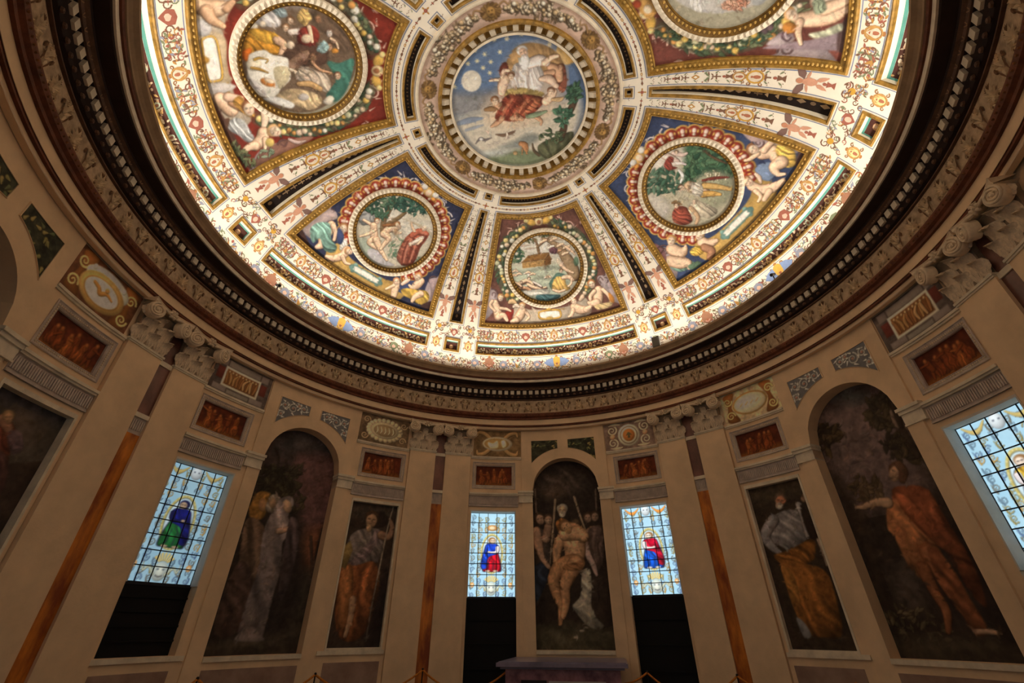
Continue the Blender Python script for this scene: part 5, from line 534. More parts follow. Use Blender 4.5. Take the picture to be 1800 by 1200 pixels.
PAINT['niche0'] = [["B",[[-943,5529],[877,5415],[799,1194],[-996,1185]],[44,32,26],0,1.0,None,True,1.0],["B",[[-705,4963],[9,5234],[574,4847],[447,4522],[-334,4420],[-717,4621]],[66,50,42],0.8,14,[3.91,37,0.2],False,1.0],["B",[[-620,4571],[-271,4704],[-35,4550],[-288,4371]],[86,64,50],0.6,12,None,False,1.0],["B",[[-945,1567],[-345,1745],[280,1671],[849,1600],[799,1194],[-955,1185]],[70,60,44],0.5,8,[3.26,74,0.15],False,1.0],["B",[[369,2637],[799,2587],[817,1670],[453,1742],[320,2105]],[52,38,30],0.5,8,None,False,1.0],["L",[[-297,4395],[-397,3650],[-512,2893]],[33,27,21],[130,104,80],0.6,0.8,1.0],["L",[[190,4443],[305,3979],[414,3622]],[33,27,22],[130,104,80],0.6,0.8,1.0],["L",[[-804,4671],[-791,4106]],[29,23],[96,74,60],0.6,0.8,1.0],["L",[[743,4595],[715,4045]],[28,23],[96,74,60],0.6,0.8,1.0],["B",[[-889,3658],[-653,3699],[-484,3307],[-559,2653],[-704,2342],[-889,2040],[-912,2816]],[60,46,40],0.8,1.0,[2.16,-1,0.2],False,1.0],["B",[[-912,2816],[-590,2976],[-559,2653],[-797,2189],[-928,2190]],[40,44,56],0.8,1.0,[4.5,0,0.2],False,1.0],["L",[[-796,3657],[-759,3354],[-677,3059],[-528,2853]],[109,115,69,51],[150,112,88],1.2,0.8,1.0],["B",[[-583,4033],[-596,3943],[-679,3881],[-784,3883],[-850,3947],[-838,4037],[-755,4100],[-649,4098]],[60,40,28],1.0,1.0,None,False,1.0],["B",[[-598,3961],[-599,3871],[-656,3815],[-736,3827],[-793,3898],[-793,3989],[-736,4046],[-655,4034]],[160,120,94],1.0,1.0,None,False,1.0],["L",[[-764,3936],[-732,3947]],[11,8],[67,50,39],0,0.8,0.8],["L",[[-677,3964],[-645,3975]],[11,8],[67,50,39],0,0.8,0.8],["L",[[-687,3950],[-671,3912]],[8,11],[112,84,65],0,0.8,0.7],["L",[[-700,3872],[-656,3886]],[8,8],[96,72,56],0,0.8,0.7],["L",[[-510,3740],[-568,3480]],[100,107],[130,96,76],1.1,0.8,1.0],["B",[[-374,3978],[-401,3901],[-485,3859],[-577,3876],[-623,3942],[-597,4020],[-513,4063],[-421,4046]],[70,46,32],1.0,1.0,None,False,1.0],["B",[[-400,3917],[-416,3837],[-476,3797],[-545,3819],[-582,3891],[-566,3971],[-506,4012],[-437,3990]],[150,112,88],1.0,1.0,None,False,1.0],["L",[[-550,3920],[-520,3924]],[10,7],[63,47,36],0,0.8,0.8],["L",[[-469,3932],[-438,3936]],[10,7],[63,47,36],0,0.8,0.8],["L",[[-480,3920],[-473,3885]],[7,10],[105,78,61],0,0.8,0.7],["L",[[-504,3853],[-464,3859]],[7,7],[90,67,52],0,0.8,0.7],["B",[[-318,3824],[-169,3954],[14,3858],[197,3806],[177,3545],[-193,3557]],[130,76,34],1,1.0,[7.79,26,0.25],False,1.0],["B",[[9,4176],[-37,4096],[-138,4066],[-235,4103],[-272,4187],[-226,4269],[-124,4300],[-26,4261]],[150,130,110],1.0,1.0,None,False,1.0],["B",[[-32,4114],[-68,4028],[-143,3995],[-213,4034],[-238,4121],[-203,4208],[-127,4241],[-57,4202]],[160,124,94],1.0,1.0,None,False,1.0],["B",[[-62,4029],[-88,3982],[-144,3964],[-198,3986],[-219,4035],[-193,4082],[-136,4100],[-82,4078]],[170,150,130],1.0,1.0,None,False,1.0],["L",[[-196,4147],[-162,4146]],[11,8],[67,52,39],0,0.8,0.8],["L",[[-105,4144],[-70,4143]],[11,8],[67,52,39],0,0.8,0.8],["L",[[-120,4133],[-119,4092]],[8,11],[112,86,65],0,0.8,0.7],["L",[[-161,4064],[-116,4062]],[8,8],[96,74,56],0,0.8,0.7],["L",[[452,3534],[597,3613],[666,3397]],[115,124,96],[120,88,70],1.1,0.8,1.0],["B",[[610,3958],[569,3891],[483,3867],[401,3900],[373,3971],[414,4039],[501,4064],[582,4030]],[60,40,28],1.0,1.0,None,False,1.0],["B",[[574,3906],[541,3835],[477,3808],[419,3841],[400,3915],[432,3988],[496,4015],[555,3981]],[130,96,76],1.0,1.0,None,False,1.0],["L",[[435,3937],[465,3935]],[9,7],[54,40,31],0,0.8,0.8],["L",[[513,3933],[542,3931]],[9,7],[54,40,31],0,0.8,0.8],["L",[[500,3924],[499,3889]],[7,9],[91,67,53],0,0.8,0.7],["L",[[463,3866],[502,3864]],[7,7],[78,57,45],0,0.8,0.7],["B",[[790,3983],[748,3916],[662,3893],[581,3926],[553,3997],[595,4065],[682,4088],[763,4054]],[64,42,30],1.0,1.0,None,False,1.0],["B",[[753,3931],[720,3860],[656,3834],[598,3867],[580,3941],[612,4013],[677,4040],[735,4005]],[140,104,82],1.0,1.0,None,False,1.0],["L",[[616,3962],[645,3961]],[9,7],[58,43,34],0,0.8,0.8],["L",[[693,3958],[722,3956]],[9,7],[58,43,34],0,0.8,0.8],["L",[[680,3949],[679,3915]],[7,9],[98,72,57],0,0.8,0.7],["L",[[643,3892],[681,3889]],[7,7],[84,62,49],0,0.8,0.7],["B",[[460,3620],[788,3689],[792,3102],[595,2709],[442,2953]],[84,62,54],0.9,1.0,[3.72,-2,0.2],False,1.0],["B",[[291,3758],[247,3649],[158,3606],[77,3655],[49,3768],[93,3879],[183,3922],[265,3871]],[70,50,34],1.0,1.0,None,False,1.0],["L",[[353,3453],[413,3116],[523,2870],[569,2671]],[88,77,67,41],[150,120,110],1.1,0.8,1.0],["B",[[244,2718],[427,2793],[434,2404],[397,2031],[502,1813],[632,1671],[480,1601],[241,1707],[49,1924],[-25,2072],[161,2257]],[160,142,122],1.2,1.0,[4.03,63,0.16],False,1.0],["L",[[-146,3556],[-302,3261],[-341,2972],[-328,2809]],[134,118,86,55],[166,118,82],1.2,0.8,1.0],["L",[[85,3549],[117,3250],[89,3003]],[285,261,222],[172,126,90],1.1,0.8,1.0],["L",[[-99,3576],[226,3587],[357,3495]],[161,169,124],[172,126,90],1.1,0.8,1.0],["L",[[60,2923],[-236,2848],[-428,2612],[-378,2301],[-285,2037],[-326,1709]],[213,195,142,114,88,47],[152,104,68],1.1,0.8,1.0],["L",[[127,2921],[-68,2685],[-175,2414],[-173,2110],[-254,1853]],[195,167,123,96,63],[160,112,76],1.1,0.8,1.0],["B",[[-142,2907],[265,2958],[276,2837],[71,2762],[-194,2807]],[140,90,54],1,1.0,[9.17,64,0.15],False,1.0],["B",[[-24,3903],[30,3818],[2,3710],[-92,3643],[-196,3654],[-251,3737],[-224,3846],[-130,3915]],[110,70,40],1.0,1.0,None,False,1.0],["B",[[15,3832],[81,3754],[70,3669],[-9,3626],[-111,3650],[-177,3726],[-168,3812],[-88,3856]],[168,120,82],1.0,1.0,None,False,1.0],["L",[[-113,3701],[-92,3731]],[12,9],[70,50,34],0,0.8,0.8],["L",[[-57,3782],[-36,3812]],[12,9],[70,50,34],0,0.8,0.8],["L",[[-55,3763],[-14,3741]],[9,12],[117,84,57],0,0.8,0.7],["L",[[-9,3689],[19,3729]],[9,9],[100,72,49],0,0.8,0.7],["B",[[63,3636],[38,3594],[-15,3578],[-66,3597],[-85,3641],[-61,3684],[-7,3700],[45,3680]],[150,104,66],1.0,1.0,None,False,1.0],["B",[[205,1584],[186,1564],[144,1556],[104,1564],[89,1584],[107,1604],[149,1612],[190,1604]],[130,110,90],1.0,1.0,None,False,1.0],["B",[[50,1462],[31,1442],[-10,1434],[-51,1442],[-66,1461],[-48,1481],[-6,1489],[34,1481]],[130,110,90],1.0,1.0,None,False,1.0],["B",[[293,1636],[274,1616],[232,1608],[192,1616],[176,1636],[195,1656],[237,1665],[278,1656]],[130,110,90],1.0,1.0,None,False,1.0]]
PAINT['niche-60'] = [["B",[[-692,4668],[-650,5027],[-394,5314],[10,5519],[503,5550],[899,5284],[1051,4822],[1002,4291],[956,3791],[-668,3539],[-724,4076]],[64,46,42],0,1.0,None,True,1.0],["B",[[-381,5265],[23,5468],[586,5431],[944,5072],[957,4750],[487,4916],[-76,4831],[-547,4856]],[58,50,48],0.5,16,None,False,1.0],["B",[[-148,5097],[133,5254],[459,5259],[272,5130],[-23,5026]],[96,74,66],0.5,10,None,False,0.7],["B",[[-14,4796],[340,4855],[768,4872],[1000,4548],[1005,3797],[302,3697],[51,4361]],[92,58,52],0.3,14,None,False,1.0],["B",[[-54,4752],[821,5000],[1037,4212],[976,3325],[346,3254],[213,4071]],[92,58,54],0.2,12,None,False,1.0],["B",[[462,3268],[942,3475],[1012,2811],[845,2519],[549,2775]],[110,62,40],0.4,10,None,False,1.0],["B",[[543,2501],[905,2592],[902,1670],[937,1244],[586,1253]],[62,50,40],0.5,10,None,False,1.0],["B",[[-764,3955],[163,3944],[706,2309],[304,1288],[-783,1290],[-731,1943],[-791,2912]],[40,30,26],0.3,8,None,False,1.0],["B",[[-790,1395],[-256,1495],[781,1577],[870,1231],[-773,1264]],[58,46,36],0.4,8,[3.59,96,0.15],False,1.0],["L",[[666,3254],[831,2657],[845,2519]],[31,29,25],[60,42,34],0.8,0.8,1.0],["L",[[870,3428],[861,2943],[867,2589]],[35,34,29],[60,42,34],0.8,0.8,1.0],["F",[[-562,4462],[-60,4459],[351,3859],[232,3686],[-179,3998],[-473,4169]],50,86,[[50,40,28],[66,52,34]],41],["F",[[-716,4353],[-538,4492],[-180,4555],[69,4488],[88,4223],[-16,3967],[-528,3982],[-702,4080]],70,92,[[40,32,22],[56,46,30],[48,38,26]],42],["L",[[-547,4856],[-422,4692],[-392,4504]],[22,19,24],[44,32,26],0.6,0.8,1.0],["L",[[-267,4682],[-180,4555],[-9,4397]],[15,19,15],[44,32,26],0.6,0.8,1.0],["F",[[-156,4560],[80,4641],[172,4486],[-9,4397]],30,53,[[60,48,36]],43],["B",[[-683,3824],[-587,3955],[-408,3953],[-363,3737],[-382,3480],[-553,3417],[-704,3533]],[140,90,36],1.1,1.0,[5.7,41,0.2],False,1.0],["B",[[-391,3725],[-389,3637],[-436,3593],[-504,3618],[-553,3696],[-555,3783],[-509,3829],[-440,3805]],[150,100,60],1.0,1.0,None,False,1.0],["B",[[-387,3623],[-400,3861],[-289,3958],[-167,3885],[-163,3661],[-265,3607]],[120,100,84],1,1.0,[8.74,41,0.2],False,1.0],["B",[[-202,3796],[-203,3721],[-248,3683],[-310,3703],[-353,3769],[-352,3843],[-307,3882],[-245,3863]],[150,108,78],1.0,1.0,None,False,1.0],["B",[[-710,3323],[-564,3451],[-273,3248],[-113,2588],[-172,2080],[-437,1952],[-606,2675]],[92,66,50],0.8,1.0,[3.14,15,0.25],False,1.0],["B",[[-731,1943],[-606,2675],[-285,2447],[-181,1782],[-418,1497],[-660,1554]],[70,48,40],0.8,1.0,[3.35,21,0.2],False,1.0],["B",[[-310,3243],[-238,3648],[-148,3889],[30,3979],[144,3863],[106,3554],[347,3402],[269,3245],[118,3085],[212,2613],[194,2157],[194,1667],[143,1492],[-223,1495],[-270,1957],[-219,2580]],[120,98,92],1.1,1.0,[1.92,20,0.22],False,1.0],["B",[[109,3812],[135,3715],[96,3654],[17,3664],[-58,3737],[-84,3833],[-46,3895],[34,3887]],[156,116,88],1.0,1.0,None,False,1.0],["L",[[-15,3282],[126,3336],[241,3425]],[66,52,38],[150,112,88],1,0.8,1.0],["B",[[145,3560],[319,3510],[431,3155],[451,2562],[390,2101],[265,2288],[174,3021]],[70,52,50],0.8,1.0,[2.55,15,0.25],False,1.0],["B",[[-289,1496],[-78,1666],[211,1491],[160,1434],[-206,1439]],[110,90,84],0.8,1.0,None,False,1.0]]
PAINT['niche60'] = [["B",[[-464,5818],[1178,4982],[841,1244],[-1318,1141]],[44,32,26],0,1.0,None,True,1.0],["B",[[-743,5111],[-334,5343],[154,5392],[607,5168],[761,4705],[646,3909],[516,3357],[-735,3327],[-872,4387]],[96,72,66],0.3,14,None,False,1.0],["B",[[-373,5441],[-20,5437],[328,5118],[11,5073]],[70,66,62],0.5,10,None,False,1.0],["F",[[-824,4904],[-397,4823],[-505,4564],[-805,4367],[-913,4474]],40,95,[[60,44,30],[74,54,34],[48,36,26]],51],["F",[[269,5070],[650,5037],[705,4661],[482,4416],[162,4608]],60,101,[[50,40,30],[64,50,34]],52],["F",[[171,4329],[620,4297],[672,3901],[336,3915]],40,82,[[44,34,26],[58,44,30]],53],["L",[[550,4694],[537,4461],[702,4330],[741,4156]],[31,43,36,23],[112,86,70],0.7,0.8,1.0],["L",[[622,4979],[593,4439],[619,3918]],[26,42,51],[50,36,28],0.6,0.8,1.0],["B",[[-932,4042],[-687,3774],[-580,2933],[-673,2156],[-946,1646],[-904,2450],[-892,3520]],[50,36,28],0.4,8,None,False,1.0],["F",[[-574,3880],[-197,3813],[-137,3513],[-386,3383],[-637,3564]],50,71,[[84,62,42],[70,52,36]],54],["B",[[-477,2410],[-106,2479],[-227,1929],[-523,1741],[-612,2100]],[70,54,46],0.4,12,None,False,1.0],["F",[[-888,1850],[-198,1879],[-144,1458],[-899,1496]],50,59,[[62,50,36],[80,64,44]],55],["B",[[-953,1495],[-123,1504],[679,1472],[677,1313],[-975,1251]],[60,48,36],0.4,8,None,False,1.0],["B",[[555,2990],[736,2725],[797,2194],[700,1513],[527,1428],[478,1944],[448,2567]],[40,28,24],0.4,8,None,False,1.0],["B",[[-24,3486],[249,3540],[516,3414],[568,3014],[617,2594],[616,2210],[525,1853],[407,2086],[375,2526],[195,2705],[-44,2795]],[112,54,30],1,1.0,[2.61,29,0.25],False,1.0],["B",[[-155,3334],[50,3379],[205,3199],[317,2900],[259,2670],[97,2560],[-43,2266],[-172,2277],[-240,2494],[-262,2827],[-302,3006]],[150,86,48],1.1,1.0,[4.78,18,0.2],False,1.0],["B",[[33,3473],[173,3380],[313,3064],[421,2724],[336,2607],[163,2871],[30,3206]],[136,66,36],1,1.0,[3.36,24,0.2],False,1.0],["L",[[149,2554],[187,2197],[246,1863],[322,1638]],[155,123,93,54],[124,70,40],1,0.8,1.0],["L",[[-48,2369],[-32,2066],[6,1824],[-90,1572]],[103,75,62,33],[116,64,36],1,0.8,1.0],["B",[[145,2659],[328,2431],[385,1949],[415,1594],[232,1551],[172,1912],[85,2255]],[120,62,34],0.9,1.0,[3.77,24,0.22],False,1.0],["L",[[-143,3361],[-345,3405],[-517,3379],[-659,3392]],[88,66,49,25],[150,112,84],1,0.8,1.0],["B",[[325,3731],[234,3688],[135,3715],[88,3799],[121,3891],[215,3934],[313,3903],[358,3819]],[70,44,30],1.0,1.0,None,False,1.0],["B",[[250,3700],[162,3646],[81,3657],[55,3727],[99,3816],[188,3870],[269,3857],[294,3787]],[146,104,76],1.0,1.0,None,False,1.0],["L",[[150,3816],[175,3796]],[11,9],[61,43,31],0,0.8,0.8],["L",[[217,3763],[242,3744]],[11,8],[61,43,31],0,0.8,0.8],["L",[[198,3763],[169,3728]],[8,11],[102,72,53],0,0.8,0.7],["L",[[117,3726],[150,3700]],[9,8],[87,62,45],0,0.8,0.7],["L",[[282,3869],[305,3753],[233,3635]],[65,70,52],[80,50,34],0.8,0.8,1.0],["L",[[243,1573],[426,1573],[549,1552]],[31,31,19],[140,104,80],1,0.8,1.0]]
PAINT['side-60'] = [["B",[[-1059,4149],[633,4162],[794,1182],[-411,1206]],[54,38,30],0,1.0,None,True,1.0],["B",[[-512,4026],[509,4062],[500,3806],[-458,3746]],[66,50,40],0.3,6,None,False,1.0],["B",[[-450,3276],[-237,3491],[188,3530],[360,3264],[252,2871],[-174,2699],[-443,2828]],[100,82,74],1,1.0,[6.08,34,0.2],False,1.0],["B",[[102,3523],[250,3415],[60,3011],[-254,2694],[-414,2685],[-228,2991],[15,3277]],[120,92,88],1,1.0,[4.99,44,0.2],False,1.0],["B",[[-540,2713],[-187,2771],[169,2866],[341,2578],[369,2149],[278,1738],[131,1477],[-160,1417],[-399,1670],[-539,2328]],[120,62,30],1,1.0,[3.79,15,0.25],False,1.0],["B",[[-493,2680],[-261,2730],[-160,2204],[-211,1671],[-375,1735]],[140,80,40],0.9,1.0,[3.41,11,0.2],False,1.0],["L",[[-147,2136],[-128,1834],[-179,1511]],[73,64,41],[140,100,70],0.8,0.8,1.0],["B",[[-542,3116],[-402,3242],[-324,3058],[-414,2685],[-548,2748]],[128,98,52],0.8,1.0,None,True,1.0],["L",[[250,3415],[428,3389],[477,3596],[396,3754]],[91,75,59,43],[120,84,62],1,0.8,1.0],["L",[[442,4056],[377,3587],[317,2724],[261,1838],[257,1412]],[13,17,16,15,10],[130,110,90],0.3,0.8,1.0],["B",[[374,3752],[316,3619],[141,3550],[-49,3585],[-146,3701],[-92,3834],[83,3907],[277,3873]],[40,26,20],1.0,1.0,None,False,0.7],["B",[[156,3760],[103,3666],[-19,3634],[-138,3681],[-187,3780],[-136,3875],[-14,3910],[108,3862]],[70,44,28],1.0,1.0,None,False,1.0],["B",[[108,3687],[69,3587],[-20,3551],[-107,3598],[-143,3702],[-105,3803],[-15,3841],[74,3793]],[146,104,74],1.0,1.0,None,False,1.0],["L",[[-94,3731],[-52,3729]],[13,10],[61,43,31],0,0.8,0.8],["L",[[18,3725],[60,3722]],[13,10],[61,43,31],0,0.8,0.8],["L",[[0,3713],[3,3664]],[10,13],[102,72,51],0,0.8,0.7],["L",[[-46,3632],[9,3629]],[10,10],[87,62,44],0,0.8,0.7],["B",[[18,3535],[7,3477],[-37,3450],[-89,3469],[-118,3522],[-108,3580],[-64,3608],[-12,3589]],[150,112,80],1.0,1.0,None,False,1.0],["B",[[335,2360],[512,2548],[566,1410],[268,1349]],[40,28,24],0.3,6,None,False,1.0]]
PAINT['side60'] = [["B",[[-593,4076],[621,4106],[566,1242],[-403,1157]],[50,36,26],0,1.0,None,True,1.0],["B",[[-517,4061],[528,4056],[502,3776],[-479,3787]],[66,50,36],0.3,6,None,False,1.0],["B",[[-236,3454],[55,3547],[319,3465],[363,3189],[253,2977],[-68,2853],[-277,2976],[-529,3108],[-442,3272]],[118,104,100],1.1,1.0,[5.57,36,0.18],False,1.0],["L",[[-211,3414],[-455,3169],[-392,2955],[-271,2826]],[106,99,83,47],[120,108,106],1.1,0.8,1.0],["L",[[330,3601],[353,3358],[308,3034]],[55,67,39],[126,112,108],1,0.8,1.0],["B",[[-407,2790],[-102,2857],[362,2994],[362,2804],[233,2631],[-194,2576]],[124,70,24],1.1,1.0,[5.2,53,0.25],False,1.0],["B",[[-300,2682],[92,2614],[423,2433],[419,1919],[328,1517],[78,1488],[-212,1541],[-308,1825],[-337,2243]],[128,72,26],1.1,1.0,[4.28,22,0.2],False,1.0],["B",[[-320,2619],[-158,2479],[-166,2054],[-289,1882],[-324,2181]],[150,90,34],1,1.0,[4.65,18,0.2],False,1.0],["B",[[-327,1767],[-218,1709],[-158,1514],[-293,1485]],[110,100,96],0.7,1.0,None,False,1.0],["L",[[467,3679],[547,3802],[503,3882]],[62,48,31],[130,96,72],0.9,0.8,1.0],["L",[[439,3112],[480,2852],[466,2548]],[26,28,15],[136,110,92],0.7,0.8,1.0],["B",[[160,3727],[89,3671],[-8,3673],[-75,3733],[-73,3817],[-1,3875],[97,3871],[163,3809]],[84,60,44],1.0,1.0,None,False,1.0],["B",[[100,3685],[36,3621],[-40,3613],[-84,3666],[-71,3750],[-6,3815],[71,3822],[115,3768]],[160,96,66],1.0,1.0,None,False,1.0],["B",[[42,3620],[1,3586],[-54,3586],[-91,3620],[-89,3668],[-48,3702],[7,3702],[44,3668]],[176,156,136],1.0,1.0,None,False,1.0],["L",[[-25,3760],[4,3749]],[10,8],[67,40,27],0,0.8,0.8],["L",[[51,3731],[80,3720]],[10,8],[67,40,27],0,0.8,0.8],["L",[[35,3727],[18,3691]],[8,10],[112,67,46],0,0.8,0.7],["L",[[-28,3678],[10,3664]],[8,8],[96,57,39],0,0.8,0.7],["B",[[364,3595],[486,3335],[515,3037],[362,2994],[319,3262]],[40,26,20],0.4,1.0,None,False,1.0]]
PAINT['side-120'] = [["B",[[-746,4033],[-472,4088],[572,4099],[575,3474],[-352,3113]],[70,56,46],0,1.0,None,True,1.0],["B",[[-440,4043],[543,4087],[535,3983],[-344,3910]],[56,48,52],0.3,10,None,False,1.0],["B",[[-137,3885],[208,3880],[327,3617],[58,3666]],[88,66,54],0.4,14,None,False,1.0],["B",[[-242,3620],[-136,3760],[24,3678],[112,3467],[157,3247],[-27,3235]],[92,40,26],1,1.0,[9.95,55,0.22],False,1.0],["L",[[-196,3735],[-83,3684],[35,3584]],[66,58,36],[130,84,60],1,0.8,1.0],["B",[[-45,3626],[99,3682],[237,3511],[137,3428]],[84,60,60],0.8,1.0,[13.59,55,0.2],False,1.0],["B",[[-87,3836],[-80,3788],[-116,3751],[-175,3747],[-221,3778],[-228,3825],[-192,3862],[-134,3867]],[120,84,50],1.0,1.0,None,False,1.0],["B",[[-84,3797],[-70,3749],[-93,3717],[-140,3720],[-182,3755],[-197,3802],[-174,3835],[-127,3833]],[150,104,70],1.0,1.0,None,False,1.0],["L",[[-172,3776],[-156,3783]],[6,5],[63,43,29],0,0.8,0.8],["L",[[-129,3795],[-112,3802]],[6,5],[63,43,29],0,0.8,0.8],["L",[[-132,3787],[-117,3768]],[5,6],[105,72,49],0,0.8,0.7],["L",[[-127,3745],[-105,3755]],[5,5],[90,62,42],0,0.8,0.7],["B",[[-128,3384],[122,3375],[281,3054],[217,2862]],[70,40,34],0.8,1.0,[7.57,39,0.2],False,1.0]]
# ---------------------------------------------------------------- materials of the building
PLASTER = mat('cream_plaster', (232, 201, 163), 0.85, 0.10, 1.6, bump=0.12, bscale=25)
PLASTER2 = mat('pale_stucco', (226, 212, 188), 0.85, 0.14, 5, bump=0.15)
GREYST = mat('grey_stucco', (196, 180, 168), 0.8, 0.16, 8, bump=0.2)
STONE = mat('carved_stone', (228, 206, 176), 0.8, 0.16, 7, bump=0.25)
BROWN = mat('brown_painted_moulding', (104, 56, 34), 0.6, 0.35, 6, bump=0.2)
BROWN2 = mat('umber_painted_moulding', (96, 68, 50), 0.6, 0.35, 6, bump=0.2)
BLACKISH = mat('dark_soffit', (46, 30, 24), 0.7, 0.3, 5)  # near-black tone of soffit, ovolo and dentil ground
GOLD = mat('old_gilding', (152, 116, 52), 0.5, 0.4, 9, bump=0.3, metal=0.1)
GOLD2 = mat('dark_gilding', (120, 88, 36), 0.5, 0.4, 9, bump=0.3, metal=0.1)
DOMEW = mat('white_painted_plaster', (240, 230, 212), 0.85, 0.06, 1.2, bump=0.08, bscale=30)
MARBLE_O = mat('orange_veined_marble', (226, 138, 46), 0.4, 0.3, 5.5, col2=(140, 66, 20), spec=0.4, stretch=(1, 1, 0.3))
MARBLE_D = mat('mauve_dado_marble', (170, 142, 126), 0.4, 0.25, 3, col2=(142, 114, 100))
MARBLE_P = mat('purple_brown_marble', (140, 92, 76), 0.35, 0.3, 2.6, col2=(88, 52, 42), spec=0.5, stretch=(1, 1, 0.5))
BLACK = mat('black_wood', (10, 8, 8), 0.7, 0.3, 4)
FRESCO = paint_mat('fresco', 0.75, 0, 0.14, 11)
FRIEZE_L = mat('tan_ornament_stucco', (216, 190, 154), 0.8, 0.2, 9, bump=0.2)
FRIEZE_D = mat('brown_frieze_ground', (186, 160, 130), 0.85, 0.25, 9, bump=0.2)

ZC, ZA = 6.165, 5.44            # underside of the architrave, bottom of the capitals
RW, RS, RN, RP = 6.22, 6.20, 6.165, 6.13   # wall behind pilasters, side zones, niche frame, pilaster fronts
NH, NSP, NB = 7.75, 4.56, 1.235            # niche half width (deg), spring and sill height
NR = 0.825                                  # arch radius
SIDE = (11.7, 22.05, 1.27, 4.085)           # opening beside the niche: az, az, z, z
BACK = 6.62

floor = MB()
floor.lathe([(0.02, 0.0), (6.7, 0.0), (6.7, -0.3), (0.02, -0.3)], n=96)
obj('floor', floor, mat('grey_marble_floor', (120, 108, 98), 0.35, 0.25, 2.0), kind='structure')

BAYN = {0: 'wall_front', -60: 'wall_front_left', 60: 'wall_front_right', -120: 'wall_rear_left', 120: 'wall_rear_right', 180: 'wall_back'}
WALLS = {}


def arch_z(x, r=NR):
    return NSP + math.sqrt(max(0.0, r * r - x * x))


def build_wall(c):
    m = MB()
    m.cbox(c - 30, c + 30, BACK, BACK + 0.1, 0, 7.5)               # unseen outer shell added to block light
    for s in (-1, 1):
        m.cbox(c + s * 22.55, c + s * 30, RW, BACK, 0, ZC + 0.06)
        m.cbox(c + s * 10.2, c + s * 22.6, RS + .07, BACK, SIDE[3], ZC + 0.06)
        m.cbox(c + s * 10.2, c + s * 22.6, RS, RS + .09, SIDE[3], 4.62)     # wall face round the sunk red panel
        m.cbox(c + s * 10.2, c + s * 22.6, RS, RS + .09, 5.29, ZC + 0.06)
        m.cbox(c + s * 10.2, c + s * 11.8, RS, RS + .09, 4.62, 5.29)
        m.cbox(c + s * 21.95, c + s * 22.6, RS, RS + .09, 4.62, 5.29)
        zb = 0.0 if c == 0 else SIDE[2]                 # doorways run down to the floor beside the altar
        if c:
            m.cbox(c + s * 10.2, c + s * 22.6, RS, BACK, 0, SIDE[2])
        m.cbox(c + s * 10.2, c + s * SIDE[0], RS, BACK, zb, SIDE[3])
        m.cbox(c + s * SIDE[1], c + s * 22.6, RS, BACK, zb, SIDE[3])
        m.cbox(c + s * NH, c + s * 10.2, RN, BACK, 0, ZC + 0.06)
    m.cbox(c - NH, c + NH, RN, BACK, 0, NB)
    n = 28
    xs = [-NH + 2 * NH * i / n for i in range(n + 1)]
    v = []
    for a in xs:
        x = R(a) * RN
        z = arch_z(x)
        v += [P(c + a, RN, z), P(c + a, RN, ZC + 0.06), P(c + a, BACK, z)]
    f = []
    for i in range(n):
        f += [(3 * i, 3 * i + 3, 3 * i + 4, 3 * i + 1), (3 * i, 3 * i + 2, 3 * i + 5, 3 * i + 3)]
    m.add(v, f)
    o = obj(BAYN[c], m, PLASTER, kind='structure')
    WALLS[c] = o
    # parts of the wall
    for s in (-1, 1):
        q = MB()
        a0, a1 = sorted((c + s * 11.1, c + s * 22.58))
        q.cbox(a0, a1, RS - 0.075, RS + 0.02, 4.465, 4.505)
        q.cbox(a0, a1, RS - 0.05, RS + 0.02, 4.435, 4.466)
        obj('string_course', q, PLASTER2, o)
        q = MB()                                                  # fluted frieze, every flute a rounded channel
        q.cbox(a0, a1, RS - 0.012, RS + 0.02, 4.18, 4.436)
        q.cbox(a0, a1, RS - 0.03, RS + 0.02, 4.18, 4.205)
        k = 34
        for i in range(k):
            am = a0 + (a1 - a0) * (i + 0.5) / k
            wd = (a1 - a0) / k * 0.30
            q.cbox(am - wd, am + wd, RS - 0.03, RS, 4.235, 4.40, 1)
        obj('fluted_frieze', q, GREYST, o)
        q = MB()                                                  # impost of the arch
        b0, b1 = sorted((c + s * (NH - 0.25), c + s * 11.2))
        q.cbox(b0, b1, RN - 0.06, BACK - 0.2, 4.51, 4.56)
        q.cbox(b0 + 0.12, b1 - 0.12, RN - 0.035, BACK - 0.2, 4.455, 4.511)
        q.cbox(b0 + 0.25, b1 - 0.25, RN - 0.012, BACK - 0.2, 4.30, 4.456)
        q.cbox(b0 + 0.2, b1 - 0.2, RN - 0.022, BACK - 0.2, 4.275, 4.301)
        obj('impost', q, PLASTER2, o)
        q = MB()                                                  # sill moulding above the small red panels
        q.cbox(c + s * 10.3, c + s * 22.5, RS - 0.04, RS + 0.02, 5.405, 5.445)
        q.cbox(c + s * 10.3, c + s * 22.5, RS - 0.022, RS + 0.02, 5.375, 5.406)
        obj('ledge', q, PLASTER2, o)
        if c == 0:
            continue
        q = MB()                                                  # sill under the side openings
        q.cbox(c + s * 10.4, c + s * 22.5, RS - 0.03, RS + 0.02, 1.20, 1.268)
        obj('sill', q, PLASTER2, o)
        q = MB()
        q.cbox(c + s * 11.9, c + s * 21.9, RS - 0.008, RS + 0.02, 0.35, 1.08)
        obj('dado_panel', q, MARBLE_D, o)
    q = MB()
    q.cbox(c - NH, c + NH, RN - 0.03, RN + 0.02, 1.165, 1.235)
    obj('niche_sill', q, PLASTER2, o)
    q = MB()
    q.cbox(c - NH + 0.3, c + NH - 0.3, RN - 0.008, RN + 0.02, 0.35, 1.06)
    obj('dado_panel', q, MARBLE_D, o)


for c in BAYN:
    build_wall(c)

